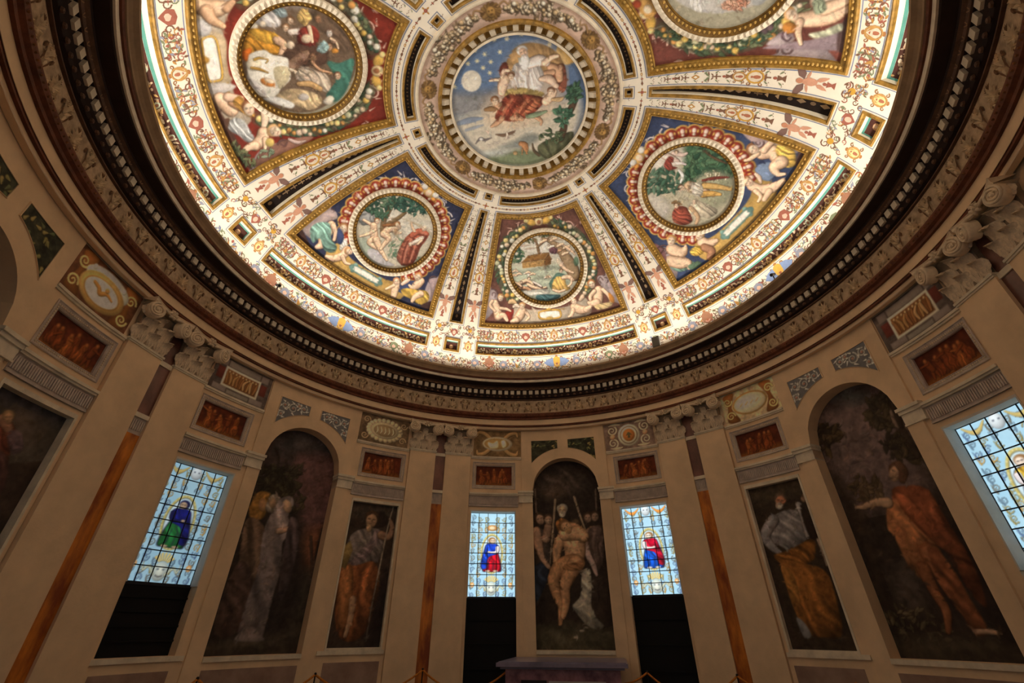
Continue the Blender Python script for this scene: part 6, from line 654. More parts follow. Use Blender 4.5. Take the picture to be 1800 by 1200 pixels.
# ---------------------------------------------------------------- entablature: rings of moulding one above the other
def ring(name, prof, m, n=180, parent=None, smooth=False):
    q = MB()
    q.lathe(prof, n=n)
    return obj(name, q, m, parent, kind=None if parent else 'structure', smooth=smooth)


t1 = ring('trim_1', [(6.16, ZC - 0.002), (6.085, ZC), (6.08, 6.235)], PLASTER)
ring('trim_2', [(6.08, 6.235), (6.04, 6.24), (6.045, 6.278), (6.03, 6.28)], BROWN)
t3 = ring('trim_3', [(6.035, 6.278), (6.03, 6.28), (6.025, 6.425)], PLASTER)
t4 = ring('trim_4', [(6.025, 6.425), (5.985, 6.43), (5.98, 6.47), (5.94, 6.50), (5.925, 6.55), (5.935, 6.585), (5.99, 6.60)], BROWN)
t5 = ring('trim_5', [(5.99, 6.60), (6.0, 6.62), (6.02, 6.8), (6.025, 7.0)], FRIEZE_D)
ring('trim_6', [(6.025, 7.0), (5.985, 7.005), (5.985, 7.025), (6.0, 7.03)], BROWN2)
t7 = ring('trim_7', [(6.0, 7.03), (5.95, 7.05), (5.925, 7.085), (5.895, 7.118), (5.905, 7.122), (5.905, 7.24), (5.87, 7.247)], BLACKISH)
t8 = ring('trim_8', [(5.87, 7.247), (5.845, 7.25), (5.83, 7.28), (5.79, 7.305)], BROWN2)
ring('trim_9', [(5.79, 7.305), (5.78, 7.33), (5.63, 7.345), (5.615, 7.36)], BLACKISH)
ring('trim_10', [(5.615, 7.36), (5.59, 7.362), (5.585, 7.43)], PLASTER2)
ring('trim_11', [(5.585, 7.43), (5.56, 7.435), (5.545, 7.465)], BROWN)
ring('trim_12', [(5.545, 7.465), (5.53, 7.47), (5.525, 7.50), (5.50, 7.54), (5.465, 7.575), (5.455, 7.585), (5.455, 7.635), (5.48, 7.64), (5.60, 7.60), (6.2, 7.60)], mat('grey_brown_cyma', (150, 122, 92), 0.7, 0.2, 4))

# dentils: 216 blocks all round
q = MB()
q.cbox(-0.48, 0.48, 5.862, 5.915, 7.124, 7.236, 1)
dm = mesh_of('dentil', q)
dm.materials.append(PLASTER2)
for i in range(216):
    o = bpy.data.objects.new('dentil', dm)
    C.objects.link(o)
    o.parent = t7
    o.rotation_euler.z = -R((i + 0.5) * 360 / 216)


def lump(mb, az, z, r, wx, hz, dp, n=6, col=None):
    """half-ellipsoid boss on a ring wall"""
    v = [P(az, r - dp, z)]
    f = []
    for j, k in ((1, 0.72), (2, 1.0)):
        for i in range(n):
            a = i * 2 * math.pi / n
            v.append(P(az + math.degrees(wx * k * math.cos(a) / r), r - (dp * 0.72 if j == 1 else 0), z + hz * k * math.sin(a)))
    for i in range(n):
        f.append((0, 1 + i, 1 + (i + 1) % n))
        f.append((1 + i, 1 + n + i, 1 + n + (i + 1) % n, 1 + (i + 1) % n))
    mb.add(v, f, col)


def leafy(mb, az, z, r, ang, ln, wd, dp):
    """pointed leaf lying on a ring wall, ang from vertical"""
    ca, sa = math.cos(R(ang)), math.sin(R(ang))
    pts = [(0, 0, 0.2), (-wd, ln * 0.45, 0.3), (0, ln * 0.5, 1), (wd, ln * 0.45, 0.3), (0, ln, 0.3)]
    v = []
    for x, y, h in pts:
        X = x * ca + y * sa
        Y = -x * sa + y * ca
        v.append(P(az + math.degrees(X / r), r - dp * h, z + Y))
    mb.add(v, [(0, 2, 1), (0, 3, 2), (1, 2, 4), (2, 3, 4)])


def scrollr(mb, az, z, r, rad, turn, wd, dp, start=0.0, turns=1.4):
    N = 12
    v = []
    f = []
    for i in range(N + 1):
        t = i / N
        a = start + turn * t * turns * 2 * math.pi
        q0 = rad * (1 - 0.8 * t)
        for k, h in ((-1, 0.1), (0, 1), (1, 0.1)):
            qq = q0 + k * wd
            v.append(P(az + math.degrees(qq * math.cos(a) / r), r - dp * h, z + qq * math.sin(a)))
    for i in range(N):
        for k in (0, 1):
            f.append((3 * i + k, 3 * i + k + 1, 3 * i + 4 + k, 3 * i + 3 + k))
    mb.add(v, f)


# carved ornament on the frieze: palmettes and vases in turn, beads on the brown bands
q = MB()
for i in range(108):
    az = (i + 0.5) * 360 / 108
    r0 = 6.012
    if i % 2:
        for a, l in ((0, 0.20), (-28, 0.18), (28, 0.18), (-56, 0.15), (56, 0.15), (-85, 0.11), (85, 0.11)):
            leafy(q, az, 6.74, r0, a, l, 0.022, 0.04)
        lump(q, az, 6.71, r0 - 0.005, 0.04, 0.035, 0.04)
        for s in (-1, 1):
            scrollr(q, az + s * 0.85, 6.68, r0, 0.05, -s, 0.012, 0.03, 0 if s < 0 else math.pi)
    else:
        leafy(q, az, 6.78, r0, 0, 0.18, 0.03, 0.05)
        for s in (-1, 1):
            leafy(q, az, 6.76, r0, s * 38, 0.15, 0.025, 0.04)
            scrollr(q, az + s * 0.6, 6.90, r0 + 0.004, 0.045, s, 0.012, 0.03, math.pi / 2)
        lump(q, az, 6.70, r0 - 0.004, 0.03, 0.06, 0.05)
obj('carved_palmettes', q, FRIEZE_L, t5, kind='stuff')
q = MB()
for i in range(108):
    az = (i + 0.5) * 360 / 108
    if i % 2:
        for s in (-1, 1):
            for a in (12, 30, 48):
                leafy(q, az, 6.86, 6.015, s * a, 0.10, 0.012, 0.02)
            lump(q, az + s * 0.85, 6.68, 6.0, 0.02, 0.02, 0.02, 5)
    else:
        for s in (-1, 1):
            leafy(q, az + s * 0.45, 6.64, 6.0, s * 10, 0.2, 0.012, 0.02)
            lump(q, az + s * 1.1, 6.86, 6.012, 0.022, 0.05, 0.02, 5)
obj('dark_accent_leaves', q, mat('brown_frieze_paint', (120, 88, 62), 0.85, 0.3, 9), t5, kind='stuff')  # darker brown leaves, accents on the light frieze ground
q = MB()
for i in range(430):
    lump(q, i * 360 / 430, 6.528, 5.94, 0.016, 0.018, 0.03, 5)
obj('bead_row', q, mat('bronze_beads', (128, 82, 46), 0.6, 0.3, 9), t4, kind='stuff')
q = MB()
for i in range(216):
    lump(q, (i + 0.5) * 360 / 216, 7.075, 5.935, 0.045, 0.035, 0.03, 6)
obj('egg_moulding', q, BROWN2, t7, kind='stuff')
q = MB()
for i in range(216):
    az = i * 360 / 216
    for s in (-1, 1):
        leafy(q, az, 7.252, 5.845, s * 40, 0.08, 0.02, 0.02)
obj('leaf_moulding', q, mat('tan_leaf_paint', (150, 112, 76), 0.7, 0.3, 9), t8, kind='stuff')
q = MB()
q.lathe([(6.072, ZC + 0.001), (6.076, ZC + 0.012)], n=144)
obj('architrave_line', q, GREYST, t1)

# ---------------------------------------------------------------- pilasters with Corinthian capitals
def leaf_mesh():
    m = MB()
    us = [-1, -0.66, -0.33, 0, 0.33, 0.66, 1]
    vs = [0, 0.12, 0.24, 0.36, 0.48, 0.6, 0.7, 0.8, 0.9, 1.0]

    def fn(u, t):
        wd = 0.5 * (0.42 + 0.75 * max(0, math.sin(math.pi * (t * 0.85 + 0.02))) ** 1.5) * (1 - 0.55 * max(0, t - 0.8) / 0.2)
        wd *= 1 + 0.30 * abs(math.sin(4.5 * math.pi * t)) * abs(u)
        k = max(0, (t - 0.5) / 0.5)
        z = min(t, 0.5) + 0.5 * (math.sin(k * 2.2) * 0.75 if k > 0 else 0)
        dp = 0.06 + 0.10 * t + 0.75 * (1 - math.cos(k * 1.9)) * 0.6 - 0.14 * u * u * (0.3 + t) + 0.07 * math.cos(3 * math.pi * u)
        return (u * wd, -dp, z)
    m.grid(fn, us, vs)
    return mesh_of('leaf', m)


LEAF = leaf_mesh()
LEAF.materials.append(STONE)
LEAF.polygons.foreach_set('use_smooth', [True] * len(LEAF.polygons))


def make_pilaster():
    """built at az = 0 with the root on the floor at the shaft front; local x along the wall, -y into the room"""
    LOCAL[0] = True
    root = thing('pilaster', 'pilaster', 'pilaster', P(0, RP, 0))

    def cb(m, x0, x1, d0, d1, z0, z1):      # d = depth into the room
        m.box(x0, x1, -d1, -d0, z0, z1)
    m = MB()
    cb(m, -0.328, 0.328, -0.10, 0.0, 0.32, ZA)
    obj('shaft', m, PLASTER, root)
    m = MB()
    cb(m, -0.40, 0.40, -0.10, 0.07, 0.0, 0.14)
    cb(m, -0.385, 0.385, -0.10, 0.055, 0.14, 0.22)
    cb(m, -0.36, 0.36, -0.10, 0.03, 0.22, 0.32)
    obj('base', m, PLASTER2, root)
    m = MB()
    cb(m, -0.345, 0.345, -0.10, 0.03, ZA - 0.005, ZA + 0.03)
    cb(m, -0.335, 0.335, -0.10, 0.015, ZA - 0.03, ZA - 0.004)
    obj('astragal', m, PLASTER2, root)
    m = MB()                                   # bell, flaring
    zs = [ZA + 0.03, ZA + 0.3, ZA + 0.5, ZA + 0.62]
    hw = [0.30, 0.31, 0.33, 0.37]
    dp = [0.004, 0.006, 0.02, 0.07]
    v = []
    for z, h, d in zip(zs, hw, dp):
        v += [(-h, 0.1, z), (-h, -d, z), (h, -d, z), (h, 0.1, z)]
    f = [(4 * i + k, 4 * i + k + 1, 4 * i + 5 + k, 4 * i + 4 + k) for i in range(3) for k in range(3)]
    m.add(v, f)
    cap = obj('capital', m, mat('capital_gap_shade', (150, 130, 108), 0.85, 0.2, 7), root)  # bell colour darkened to deepen the shade between the leaves
    m = MB()                                   # abacus with hollow sides
    n = 10
    v = []
    for i in range(n + 1):
        x = -0.425 + 0.85 * i / n
        d = 0.13 + 0.10 * (abs(x) / 0.425) ** 2
        for z, e in ((6.085, -0.02), (6.12, 0.0), (6.15, 0.0), (ZC + 0.004, 0.015)):
            v.append((x * (1 + e * 0.6), -d - e, z))
        v.append((x, 0.1, ZC + 0.004))
    f = [(5 * i + k, 5 * i + 5 + k, 5 * i + 6 + k, 5 * i + k + 1) for i in range(n) for k in range(4)]
    f += [(0, 1, 2, 3, 4), tuple(5 * n + k for k in (4, 3, 2, 1, 0))]
    v.append((-0.425, 0.1, 6.085))
    v.append((0.425, 0.1, 6.085))
    m.add(v, f)
    m.add([(-0.42, 0.1, 6.085), (-0.42, -0.2, 6.085), (0, -0.12, 6.085), (0.42, -0.2, 6.085), (0.42, 0.1, 6.085)], [(0, 1, 2, 3, 4)])
    obj('abacus', m, STONE, cap)
    m = MB()                                   # fleuron
    for i in range(6):
        a = i * math.pi / 3
        m.tube([(0.02 * math.cos(a), -0.16, 6.10 + 0.02 * math.sin(a)), (0.065 * math.cos(a), -0.20, 6.10 + 0.065 * math.sin(a)), (0.10 * math.cos(a), -0.17, 6.10 + 0.085 * math.sin(a))], [0.02, 0.03, 0.008], 6)
    m.tube([(0, -0.13, 6.10), (0, -0.22, 6.10)], [0.035, 0.02], 7)
    obj('fleuron', m, STONE, cap, smooth=True)
    m = MB()                                   # volute: drum with a raised spiral
    n = 20
    v = []
    for y, rr in ((0.09, 0.13), (-0.03, 0.138), (-0.05, 0.12)):
        v += [(rr * math.cos(2 * math.pi * k / n), y, rr * math.sin(2 * math.pi * k / n)) for k in range(n)]
    f = [(j * n + k, j * n + (k + 1) % n, (j + 1) * n + (k + 1) % n, (j + 1) * n + k) for j in range(2) for k in range(n)]
    f.append(tuple(2 * n + k for k in range(n)))
    m.add(v, f)
    sp = []
    for i in range(34):
        t = i / 33
        a = math.pi * 0.5 - t * 2.4 * 2 * math.pi
        q = 0.12 * (1 - 0.82 * t)
        sp.append((q * math.cos(a), -0.055, q * math.sin(a)))
    m.tube(sp, [0.021 - 0.009 * i / 33 for i in range(34)], 6)
    m.tube([(0, -0.03, 0), (0, -0.075, 0)], [0.028, 0.02], 8)
    m.tube([(-0.02, -0.01, 0.115), (-0.14, 0.0, 0.10), (-0.24, 0.03, 0.07)], [0.028, 0.024, 0.016], 6)   # stem to the centre
    vm = mesh_of('volute', m)
    vm.materials.append(STONE)
    vm.polygons.foreach_set('use_smooth', [len(p.vertices) < 10 for p in vm.polygons])
    for s in (-1, 1):
        o = link('volute', vm, STONE, cap)
        o.location = (s * 0.305, -0.17, 5.985)
        o.scale = (s, 1, 1)
        o.rotation_euler.z = s * R(14)
    for x, z, h, wd, d in ((-0.155, ZA + 0.03, 0.47, 0.22, 0.0), (0.155, ZA + 0.03, 0.47, 0.22, 0.0), (0.0, ZA + 0.03, 0.27, 0.17, 0.0), (-0.275, ZA + 0.03, 0.27, 0.16, 0.0), (0.275, ZA + 0.03, 0.27, 0.16, 0.0), (-0.36, ZA + 0.44, 0.15, 0.14, 0.08), (0.36, ZA + 0.44, 0.15, 0.14, 0.08), (0.0, ZA + 0.38, 0.20, 0.11, 0.02)):
        o = link('leaf', LEAF, STONE, cap)
        o.location = (x, -d, z)
        o.scale = (wd, 0.25 if h > 0.3 else 0.2, h)
    LOCAL[0] = False
    return root


PIL = {-37: 'tall cream pilaster with leafy capital, left one of the pair left of the altar',
       -26: 'tall cream pilaster with leafy capital beside the stained window left of the altar',
       26: 'tall cream pilaster with leafy capital beside the stained window right of the altar',
       37: 'tall cream pilaster with leafy capital beside the painted white-bearded man',
       -97: 'tall cream pilaster with leafy capital at the far left, nearest the picture edge',
       -86: 'tall cream pilaster with leafy capital beside the blue-robed stained window',
       86: 'tall cream pilaster with leafy capital right of the red panel at the right edge',
       97: 'tall cream pilaster with leafy capital cut off by the right picture edge'}
pil0 = None
for k, lab in PIL.items():
    az = {-97: -94.25, -86: -85.75, -37: -34.25, -26: -25.75, 26: 25.75, 37: 34.25, 86: 85.75, 97: 94.25}[k]
    if pil0 is None:
        pil0 = o = make_pilaster()
    else:
        o = copy_tree(pil0)
    o.location = P(az, RP, 0)
    o.rotation_euler.z = -R(az)
    o['label'] = lab
    o['group'] = 'pilasters around the rotunda'

# strips of coloured marble between the pilasters of a pair
STR = {-30: 'narrow orange marble strip between the two pilasters left of the altar', 30: 'narrow orange marble strip between the two pilasters right of the altar',
       -90: 'narrow orange marble strip between the two pilasters at the far left', 90: 'narrow marble strip between the two pilasters at the right picture edge'}
for az in (-90, -30, 30, 90):
    t = thing('marble_strip', STR[az], 'wall panel', P(az, RW, 0), 'marble strips between pilasters')
    q = MB()
    q.cbox(az - 1.2, az + 1.2, RW - 0.03, RW + 0.02, 0.1, 4.18)
    obj('lower_slab', q, MARBLE_O, t)
    q = MB()
    q.cbox(az - 1.2, az + 1.2, RW - 0.025, RW + 0.02, 4.18, 4.436)
    for i in range(7):
        am = az - 1.2 + 2.4 * (i + 0.5) / 7
        q.cbox(am - 0.09, am + 0.09, RW - 0.042, RW, 4.24, 4.40, 1)
    obj('fluted_block', q, GREYST, t)
    q = MB()
    q.cbox(az - 1.2, az + 1.2, RW - 0.065, RW + 0.02, 4.435, 4.505)
    obj('moulding', q, PLASTER2, t)
    q = MB()
    q.cbox(az - 1.2, az + 1.2, RW - 0.03, RW + 0.02, 4.505, 5.36)
    obj('upper_slab', q, MARBLE_P, t)
    q = MB()
    q.cbox(az - 1.2, az + 1.2, RW - 0.05, RW + 0.02, 5.36, 5.44)
    obj('moulding', q, PLASTER2, t)
    q = MB()
    q.cbox(az - 1.2, az + 1.2, RW - 0.02, RW + 0.02, 5.44, ZC)
    obj('back_slab', q, MARBLE_P, t)
# ---------------------------------------------------------------- dome
DA, DZ, DH = 6.16, 7.371, 3.837


def TH(r):
    return math.asin(min(1.0, r / DA))


LEVEL = [False]


def DM(az, th, h=0.0):
    """point on the dome at azimuth az (deg), polar angle th, lifted h towards the room"""
    a = R(az)
    r, z = DA * math.sin(th), DZ + DH * math.cos(th)
    if LEVEL[0] and h < 0:                   # recesses at the dome foot are cut level into the wall
        r -= h
    else:
        nx, nz = -math.sin(th) / DA, -math.cos(th) / DH
        l = math.hypot(nx, nz)
        r += nx / l * h
        z += nz / l * h
    return (r * math.sin(a), r * math.cos(a), z)


def DS(th):
    return math.hypot(DA * math.cos(th), DH * math.sin(th))


def shift(az, th, dx, dy):
    """move dx metres along increasing azimuth and dy metres towards the crown"""
    return az + math.degrees(dx / (DA * math.sin(th))), th - dy / DS(th)


def span(a, b, n):
    return [a + (b - a) * i / n for i in range(n + 1)]


HOLES = []          # (az0, az1, r0, r1) relative to each bay centre
HOLES.append((-22.9, 22.9, 2.68, 5.51))      # picture panels
HOLES.append((-22.3, 22.3, 2.235, 2.455))    # slots round the crown
HOLES.append((-23.1, 23.1, 5.76, 5.935))     # slots along the base
RIBH = [(-2.15, 2.15, 2.235, 2.385), (-2.05, 2.05, 2.70, 5.50), (-2.25, 2.25, 5.755, 5.94)]   # about each rib at 30 deg

azs = sorted(set([round(v, 3) for v in [-30, 30, 0, -28.8, 28.8, -25.2, 25.2, -22.9, 22.9, -22.3, 22.3, -23.1, 23.1] + [s * (30 - d) for s in (-1, 1) for d in (2.15, 2.05, 2.25)] + span(-22.3, 22.3, 40) + [s * v for s in (-1, 1) for v in (24.5, 26, 27)]]))
rs_ = sorted(set([round(v, 3) for v in [2.19, 2.235, 2.385, 2.455, 2.68, 2.70, 5.50, 5.51, 5.755, 5.76, 5.935, 5.94, 6.02, 6.1, 6.14] + span(2.7, 5.5, 26)]))
_t = [TH(r) for r in rs_] + [math.pi / 2]
ths = []
for i_ in range(len(_t) - 1):                       # no facet longer than 10 cm
    k_ = max(1, int((_t[i_ + 1] - _t[i_]) * DS(_t[i_]) / 0.10 + 0.99))
    ths += [_t[i_] + (_t[i_ + 1] - _t[i_]) * j_ / k_ for j_ in range(k_)]
ths.append(math.pi / 2)
rs_ = [DA * math.sin(v) for v in ths[:-1]]
m = MB()
for b in range(6):
    c = b * 60
    idx = {}
    for i, a in enumerate(azs):
        for j, t in enumerate(ths):
            idx[i, j] = len(m.v)
            m.v.append(DM(c + a, t))
        idx[i, len(ths)] = len(m.v)
        m.v.append(P(c + a, DA, 7.5))
    rr = rs_ + [6.16, 6.17]
    for i in range(len(azs) - 1):
        am = (azs[i] + azs[i + 1]) / 2
        for j in range(len(ths)):
            rm = (rr[j] + rr[j + 1]) / 2
            if any(h[0] < am < h[1] and h[2] < rm < h[3] for h in HOLES):
                continue
            d = min(abs(am - 30), abs(am + 30))
            if any(d < h[1] and h[2] < rm < h[3] for h in RIBH):
                continue
            m.f.append((idx[i, j], idx[i + 1, j], idx[i + 1, j + 1], idx[i, j + 1]))
ceiling = obj('ceiling', m, DOMEW, kind='structure', smooth=True)
m = MB()
m.grid(lambda a, t: DM(a, t, -0.45), span(0, 360, 72)[:-1], span(0.0, math.pi / 2, 16), wrap=True)
obj('vault_shell', m, GREYST, ceiling)


def loop(a0, a1, t0, t1, inset, h, na, nt):
    """closed loop of points inside the rectangle a0..a1, t0..t1 (t0 nearer the crown)"""
    i0 = math.degrees(inset / (DA * math.sin(t0)))
    i1 = math.degrees(inset / (DA * math.sin(t1)))
    u0, u1 = t0 + inset / DS(t0), t1 - inset / DS(t1)
    out = []

    def az_at(side, t):
        k = (t - t0) / (t1 - t0)
        ii = i0 + (i1 - i0) * k
        return a0 + ii if side == 0 else a1 - ii
    for k in range(na):
        f = k / na
        out.append(DM(az_at(0, u0) * (1 - f) + az_at(1, u0) * f, u0, h))
    for k in range(nt):
        t = u0 + (u1 - u0) * k / nt
        out.append(DM(az_at(1, t), t, h))
    for k in range(na):
        f = k / na
        out.append(DM(az_at(1, u1) * (1 - f) + az_at(0, u1) * f, u1, h))
    for k in range(nt):
        t = u1 + (u0 - u1) * k / nt
        out.append(DM(az_at(0, t), t, h))
    return out


def bridge(mb, loops, col=None):
    n = len(loops[0])
    v = [p for l in loops for p in l]
    f = [(i * n + k, i * n + (k + 1) % n, (i + 1) * n + (k + 1) % n, (i + 1) * n + k) for i in range(len(loops) - 1) for k in range(n)]
    mb.add(v, f, col)


TEAL = mat('teal_paint', (96, 160, 146), 0.8, 0.1, 6)
SLOTW = mat('white_slot_side', (238, 228, 206), 0.85, 0.06, 3)
DECO = paint_mat('painted_ornament', 0.8, 0, 0.12, 14)


class Deco:
    """flat painted ornament draped over the dome: small polygons with their own colours"""

    def __init__(s, h=0.004, white=(236, 222, 196)):
        s.m = MB()
        s.h = h
        s.w = np.array([lin(white)])[0]

    def col(s, c):
        return tuple(np.clip(np.array(lin(c)) / s.w * np.array((0.87, 0.79, 0.66)), 0.003, 0.9))

    def poly(s, pts, c, at, rot=0.0, lift=0.0, depth=None):
        ca, sa = math.cos(rot), math.sin(rot)
        v = []
        for x, y in pts:
            a, t = shift(at[0], at[1], x * ca - y * sa, x * sa + y * ca)
            v.append(DM(a, t, (s.h + lift) if depth is None else depth + lift))
        s.m.add(v, [tuple(range(len(v)))], s.col(c))

    def tear(s, x, y, ang, ln, wd, c, at, rot=0, lift=0, depth=None):
        ca, sa = math.cos(ang), math.sin(ang)
        pts = [(0, 0), (ln * 0.3, -wd), (ln * 0.65, -wd * 0.8), (ln, 0), (ln * 0.65, wd * 0.8), (ln * 0.3, wd)]
        s.poly([(x + p * ca - q * sa, y + p * sa + q * ca) for p, q in pts], c, at, rot, lift, depth)

    def disc(s, x, y, rx, ry, c, at, rot=0, lift=0, n=10, depth=None):
        s.poly([(x + rx * math.cos(2 * math.pi * i / n), y + ry * math.sin(2 * math.pi * i / n)) for i in range(n)], c, at, rot, lift, depth)

    def curl(s, x, y, r, turn, start, c, at, rot=0, wd=0.007, turns=1.1, lift=0):
        N = 9
        pr = None
        for i in range(N + 1):
            t = i / N
            a = start + turn * t * turns * 2 * math.pi
            q = r * (1 - 0.75 * t)
            w_ = wd * (1 - 0.6 * t)
            cur = ((x + (q + w_) * math.cos(a), y + (q + w_) * math.sin(a)), (x + (q - w_) * math.cos(a), y + (q - w_) * math.sin(a)))
            if pr:
                s.poly([pr[0], cur[0], cur[1], pr[1]], c, at, rot, lift)
            pr = cur


INK, OCH, RED, GRY, SAGE, GLD = (128, 92, 70), (190, 140, 74), (164, 98, 78), (150, 150, 158), (130, 136, 100), (206, 156, 60)


def m_urn(d, at, rot, s, c=INK):
    d.poly([(-.35 * s, 0), (.35 * s, 0), (.12 * s, .35 * s), (.3 * s, .8 * s), (-.3 * s, .8 * s), (-.12 * s, .35 * s)], c, at, rot)
    d.disc(0, 1.0 * s, .16 * s, .2 * s, RED, at, rot, .001)


def m_bar(d, at, rot, s, c=INK):
    d.poly([(-.08 * s, 0), (.08 * s, 0), (.06 * s, 1.1 * s), (-.06 * s, 1.1 * s)], c, at, rot)
    d.poly([(-.45 * s, .45 * s), (.45 * s, .45 * s), (.3 * s, .62 * s), (-.3 * s, .62 * s)], c, at, rot, .001)
    for k in (-1, 1):
        d.tear(k * .08 * s, .9 * s, math.pi / 2 - k * .9, .5 * s, .08 * s, c, at, rot, .001)


def m_dia(d, at, rot, s, c=OCH):
    d.poly([(0, -.1 * s), (.4 * s, .5 * s), (0, 1.1 * s), (-.4 * s, .5 * s)], c, at, rot)
    d.poly([(0, .2 * s), (.2 * s, .5 * s), (0, .8 * s), (-.2 * s, .5 * s)], (240, 226, 196), at, rot, .001)


def m_leaf(d, at, rot, s, c=SAGE):
    for k in (-1, 1):
        d.tear(0, 0, math.pi / 2 - k * .75, 1.0 * s, .15 * s, c, at, rot)
        d.tear(0, .1 * s, math.pi / 2 - k * 1.5, .8 * s, .10 * s, INK, at, rot)
        d.disc(k * .75 * s, .9 * s, .1 * s, .1 * s, RED, at, rot, n=6)


def m_scr(d, at, rot, s, c=INK):
    for k in (-1, 1):
        d.curl(k * .6 * s, .45 * s, .42 * s, k, math.pi / 2 + (0 if k > 0 else 0), c, at, rot, .06 * s)
        d.tear(0, 0, math.pi / 2 - k * .4, .8 * s, .12 * s, SAGE if k > 0 else OCH, at, rot)
    d.disc(0, .95 * s, .13 * s, .16 * s, RED, at, rot, n=7)


def m_cart(d, at, rot, s, c=(196, 148, 84), inner=(226, 206, 174), fig=(176, 110, 80)):
    for k in (-1, 1):
        d.curl(k * .5 * s, .95 * s, .16 * s, k, 0, (150, 104, 64), at, rot, .05 * s)
        d.curl(k * .5 * s, .15 * s, .16 * s, -k, 0, (150, 104, 64), at, rot, .05 * s)
        d.disc(0, .55 * s + k * .62 * s, .16 * s, .12 * s, (176, 120, 70), at, rot, n=7)
    d.disc(0, .55 * s, .48 * s, .58 * s, c, at, rot, .001, 12)
    d.disc(0, .55 * s, .39 * s, .49 * s, (140, 96, 60), at, rot, .0015, 12)
    d.disc(0, .55 * s, .35 * s, .45 * s, inner, at, rot, .002, 12)
    d.disc(0, .45 * s, .13 * s, .26 * s, fig, at, rot, .003, 8)
    d.disc(0, .76 * s, .09 * s, .09 * s, fig, at, rot, .003, 6)


def m_putto(d, at, rot, s, c=(206, 150, 118)):
    for k in (-1, 1):
        d.tear(k * .1 * s, .85 * s, math.pi / 2 - k * 1.1, .85 * s, .18 * s, (126, 96, 84), at, rot)
        d.tear(k * .08 * s, .35 * s, -math.pi / 2 + k * .35, .62 * s, .10 * s, c, at, rot, .001)
        d.tear(k * .12 * s, .75 * s, -k * .3 if k > 0 else math.pi + .3, .45 * s, .07 * s, c, at, rot, .002)
    d.disc(0, .6 * s, .2 * s, .35 * s, c, at, rot, .002, 9)
    d.disc(0, 1.05 * s, .14 * s, .16 * s, (196, 134, 100), at, rot, .003, 8)


def m_shield(d, at, rot, s, c=RED):
    d.poly([(-.45 * s, .9 * s), (0, 1.05 * s), (.45 * s, .9 * s), (.5 * s, .45 * s), (.2 * s, .1 * s), (0, -.1 * s), (-.2 * s, .1 * s), (-.5 * s, .45 * s)], c, at, rot)
    d.disc(0, .5 * s, .24 * s, .3 * s, (232, 190, 160), at, rot, .001)
    for k in (-1, 1):
        d.curl(k * .75 * s, .5 * s, .3 * s, k, math.pi / 2, INK, at, rot, .05 * s)


def m_dots(d, at, rot, s, c=INK):
    for k in range(3):
        d.disc((k - 1) * .25 * s, .2 * s + (k % 2) * .15 * s, .09 * s, .09 * s, c, at, rot, n=5)


deco = Deco()
line = Deco(0.003)


def outline(a0, a1, t0, t1, c=(112, 122, 146), off=0.028, wd=0.012):
    L0 = loop(a0, a1, t0, t1, -off, 0.003, 24, 30)
    L1 = loop(a0, a1, t0, t1, -off - wd, 0.003, 24, 30)
    n = len(L0)
    line.m.add(L0 + L1, [(k, (k + 1) % n, n + (k + 1) % n, n + k) for k in range(n)], line.col(c))


def coffer(name, lab, grp, a0, a1, r0, r1, fw, depth, bottom, na, nt, teal=False, orn=None, ring_in=0.0):
    t0, t1 = TH(r0), TH(r1)
    LEVEL[0] = r0 > 5.6
    am, tm = (a0 + a1) / 2, (t0 + t1) / 2
    t = thing(name, lab, 'coffer', DM(am, tm), grp)
    q = MB()
    bridge(q, [loop(a0, a1, t0, t1, i, h, na, nt) for i, h in ((0, 0.0), (0, 0.02), (fw * 0.35, 0.03), (fw * 0.7, 0.012), (fw, 0.01), (fw, -0.02))])
    obj('gilt_frame', q, GOLD, t)
    q = MB()
    bridge(q, [loop(a0, a1, t0, t1, fw, -0.018, na, nt), loop(a0, a1, t0, t1, fw, -depth, na, nt)])
    obj('side', q, SLOTW, t)
    if teal:
        q = MB()
        bridge(q, [loop(a0, a1, t0, t1, fw + 0.001, -depth * 0.62, na, nt), loop(a0, a1, t0, t1, fw + 0.001, -depth * 0.98, na, nt)])
        obj('teal_band', q, TEAL, t)
    q = MB()
    i0 = math.degrees(fw / (DA * math.sin(tm)))
    q.grid(lambda a, th: DM(a, th, -depth), span(a0 + i0 * 0.8, a1 - i0 * 0.8, na), span(t0 + fw / DS(t0), t1 - fw / DS(t1), nt))
    obj('back', q, bottom, t)
    if orn:
        d = Deco(-depth + 0.006)
        orn(d, a0 + i0, a1 - i0, t0 + fw / DS(t0), t1 - fw / DS(t1))
        obj('painted_figures', d.m, DECO, t, kind='stuff')
    LEVEL[0] = False
    outline(a0, a1, t0, t1)
    return t


SLOTD = mat('black_slot_ground', (34, 22, 18), 0.8, 0.3, 8)
SLOTM = mat('maroon_slot_ground', (84, 48, 40), 0.8, 0.3, 8)
CRM = (226, 206, 170)


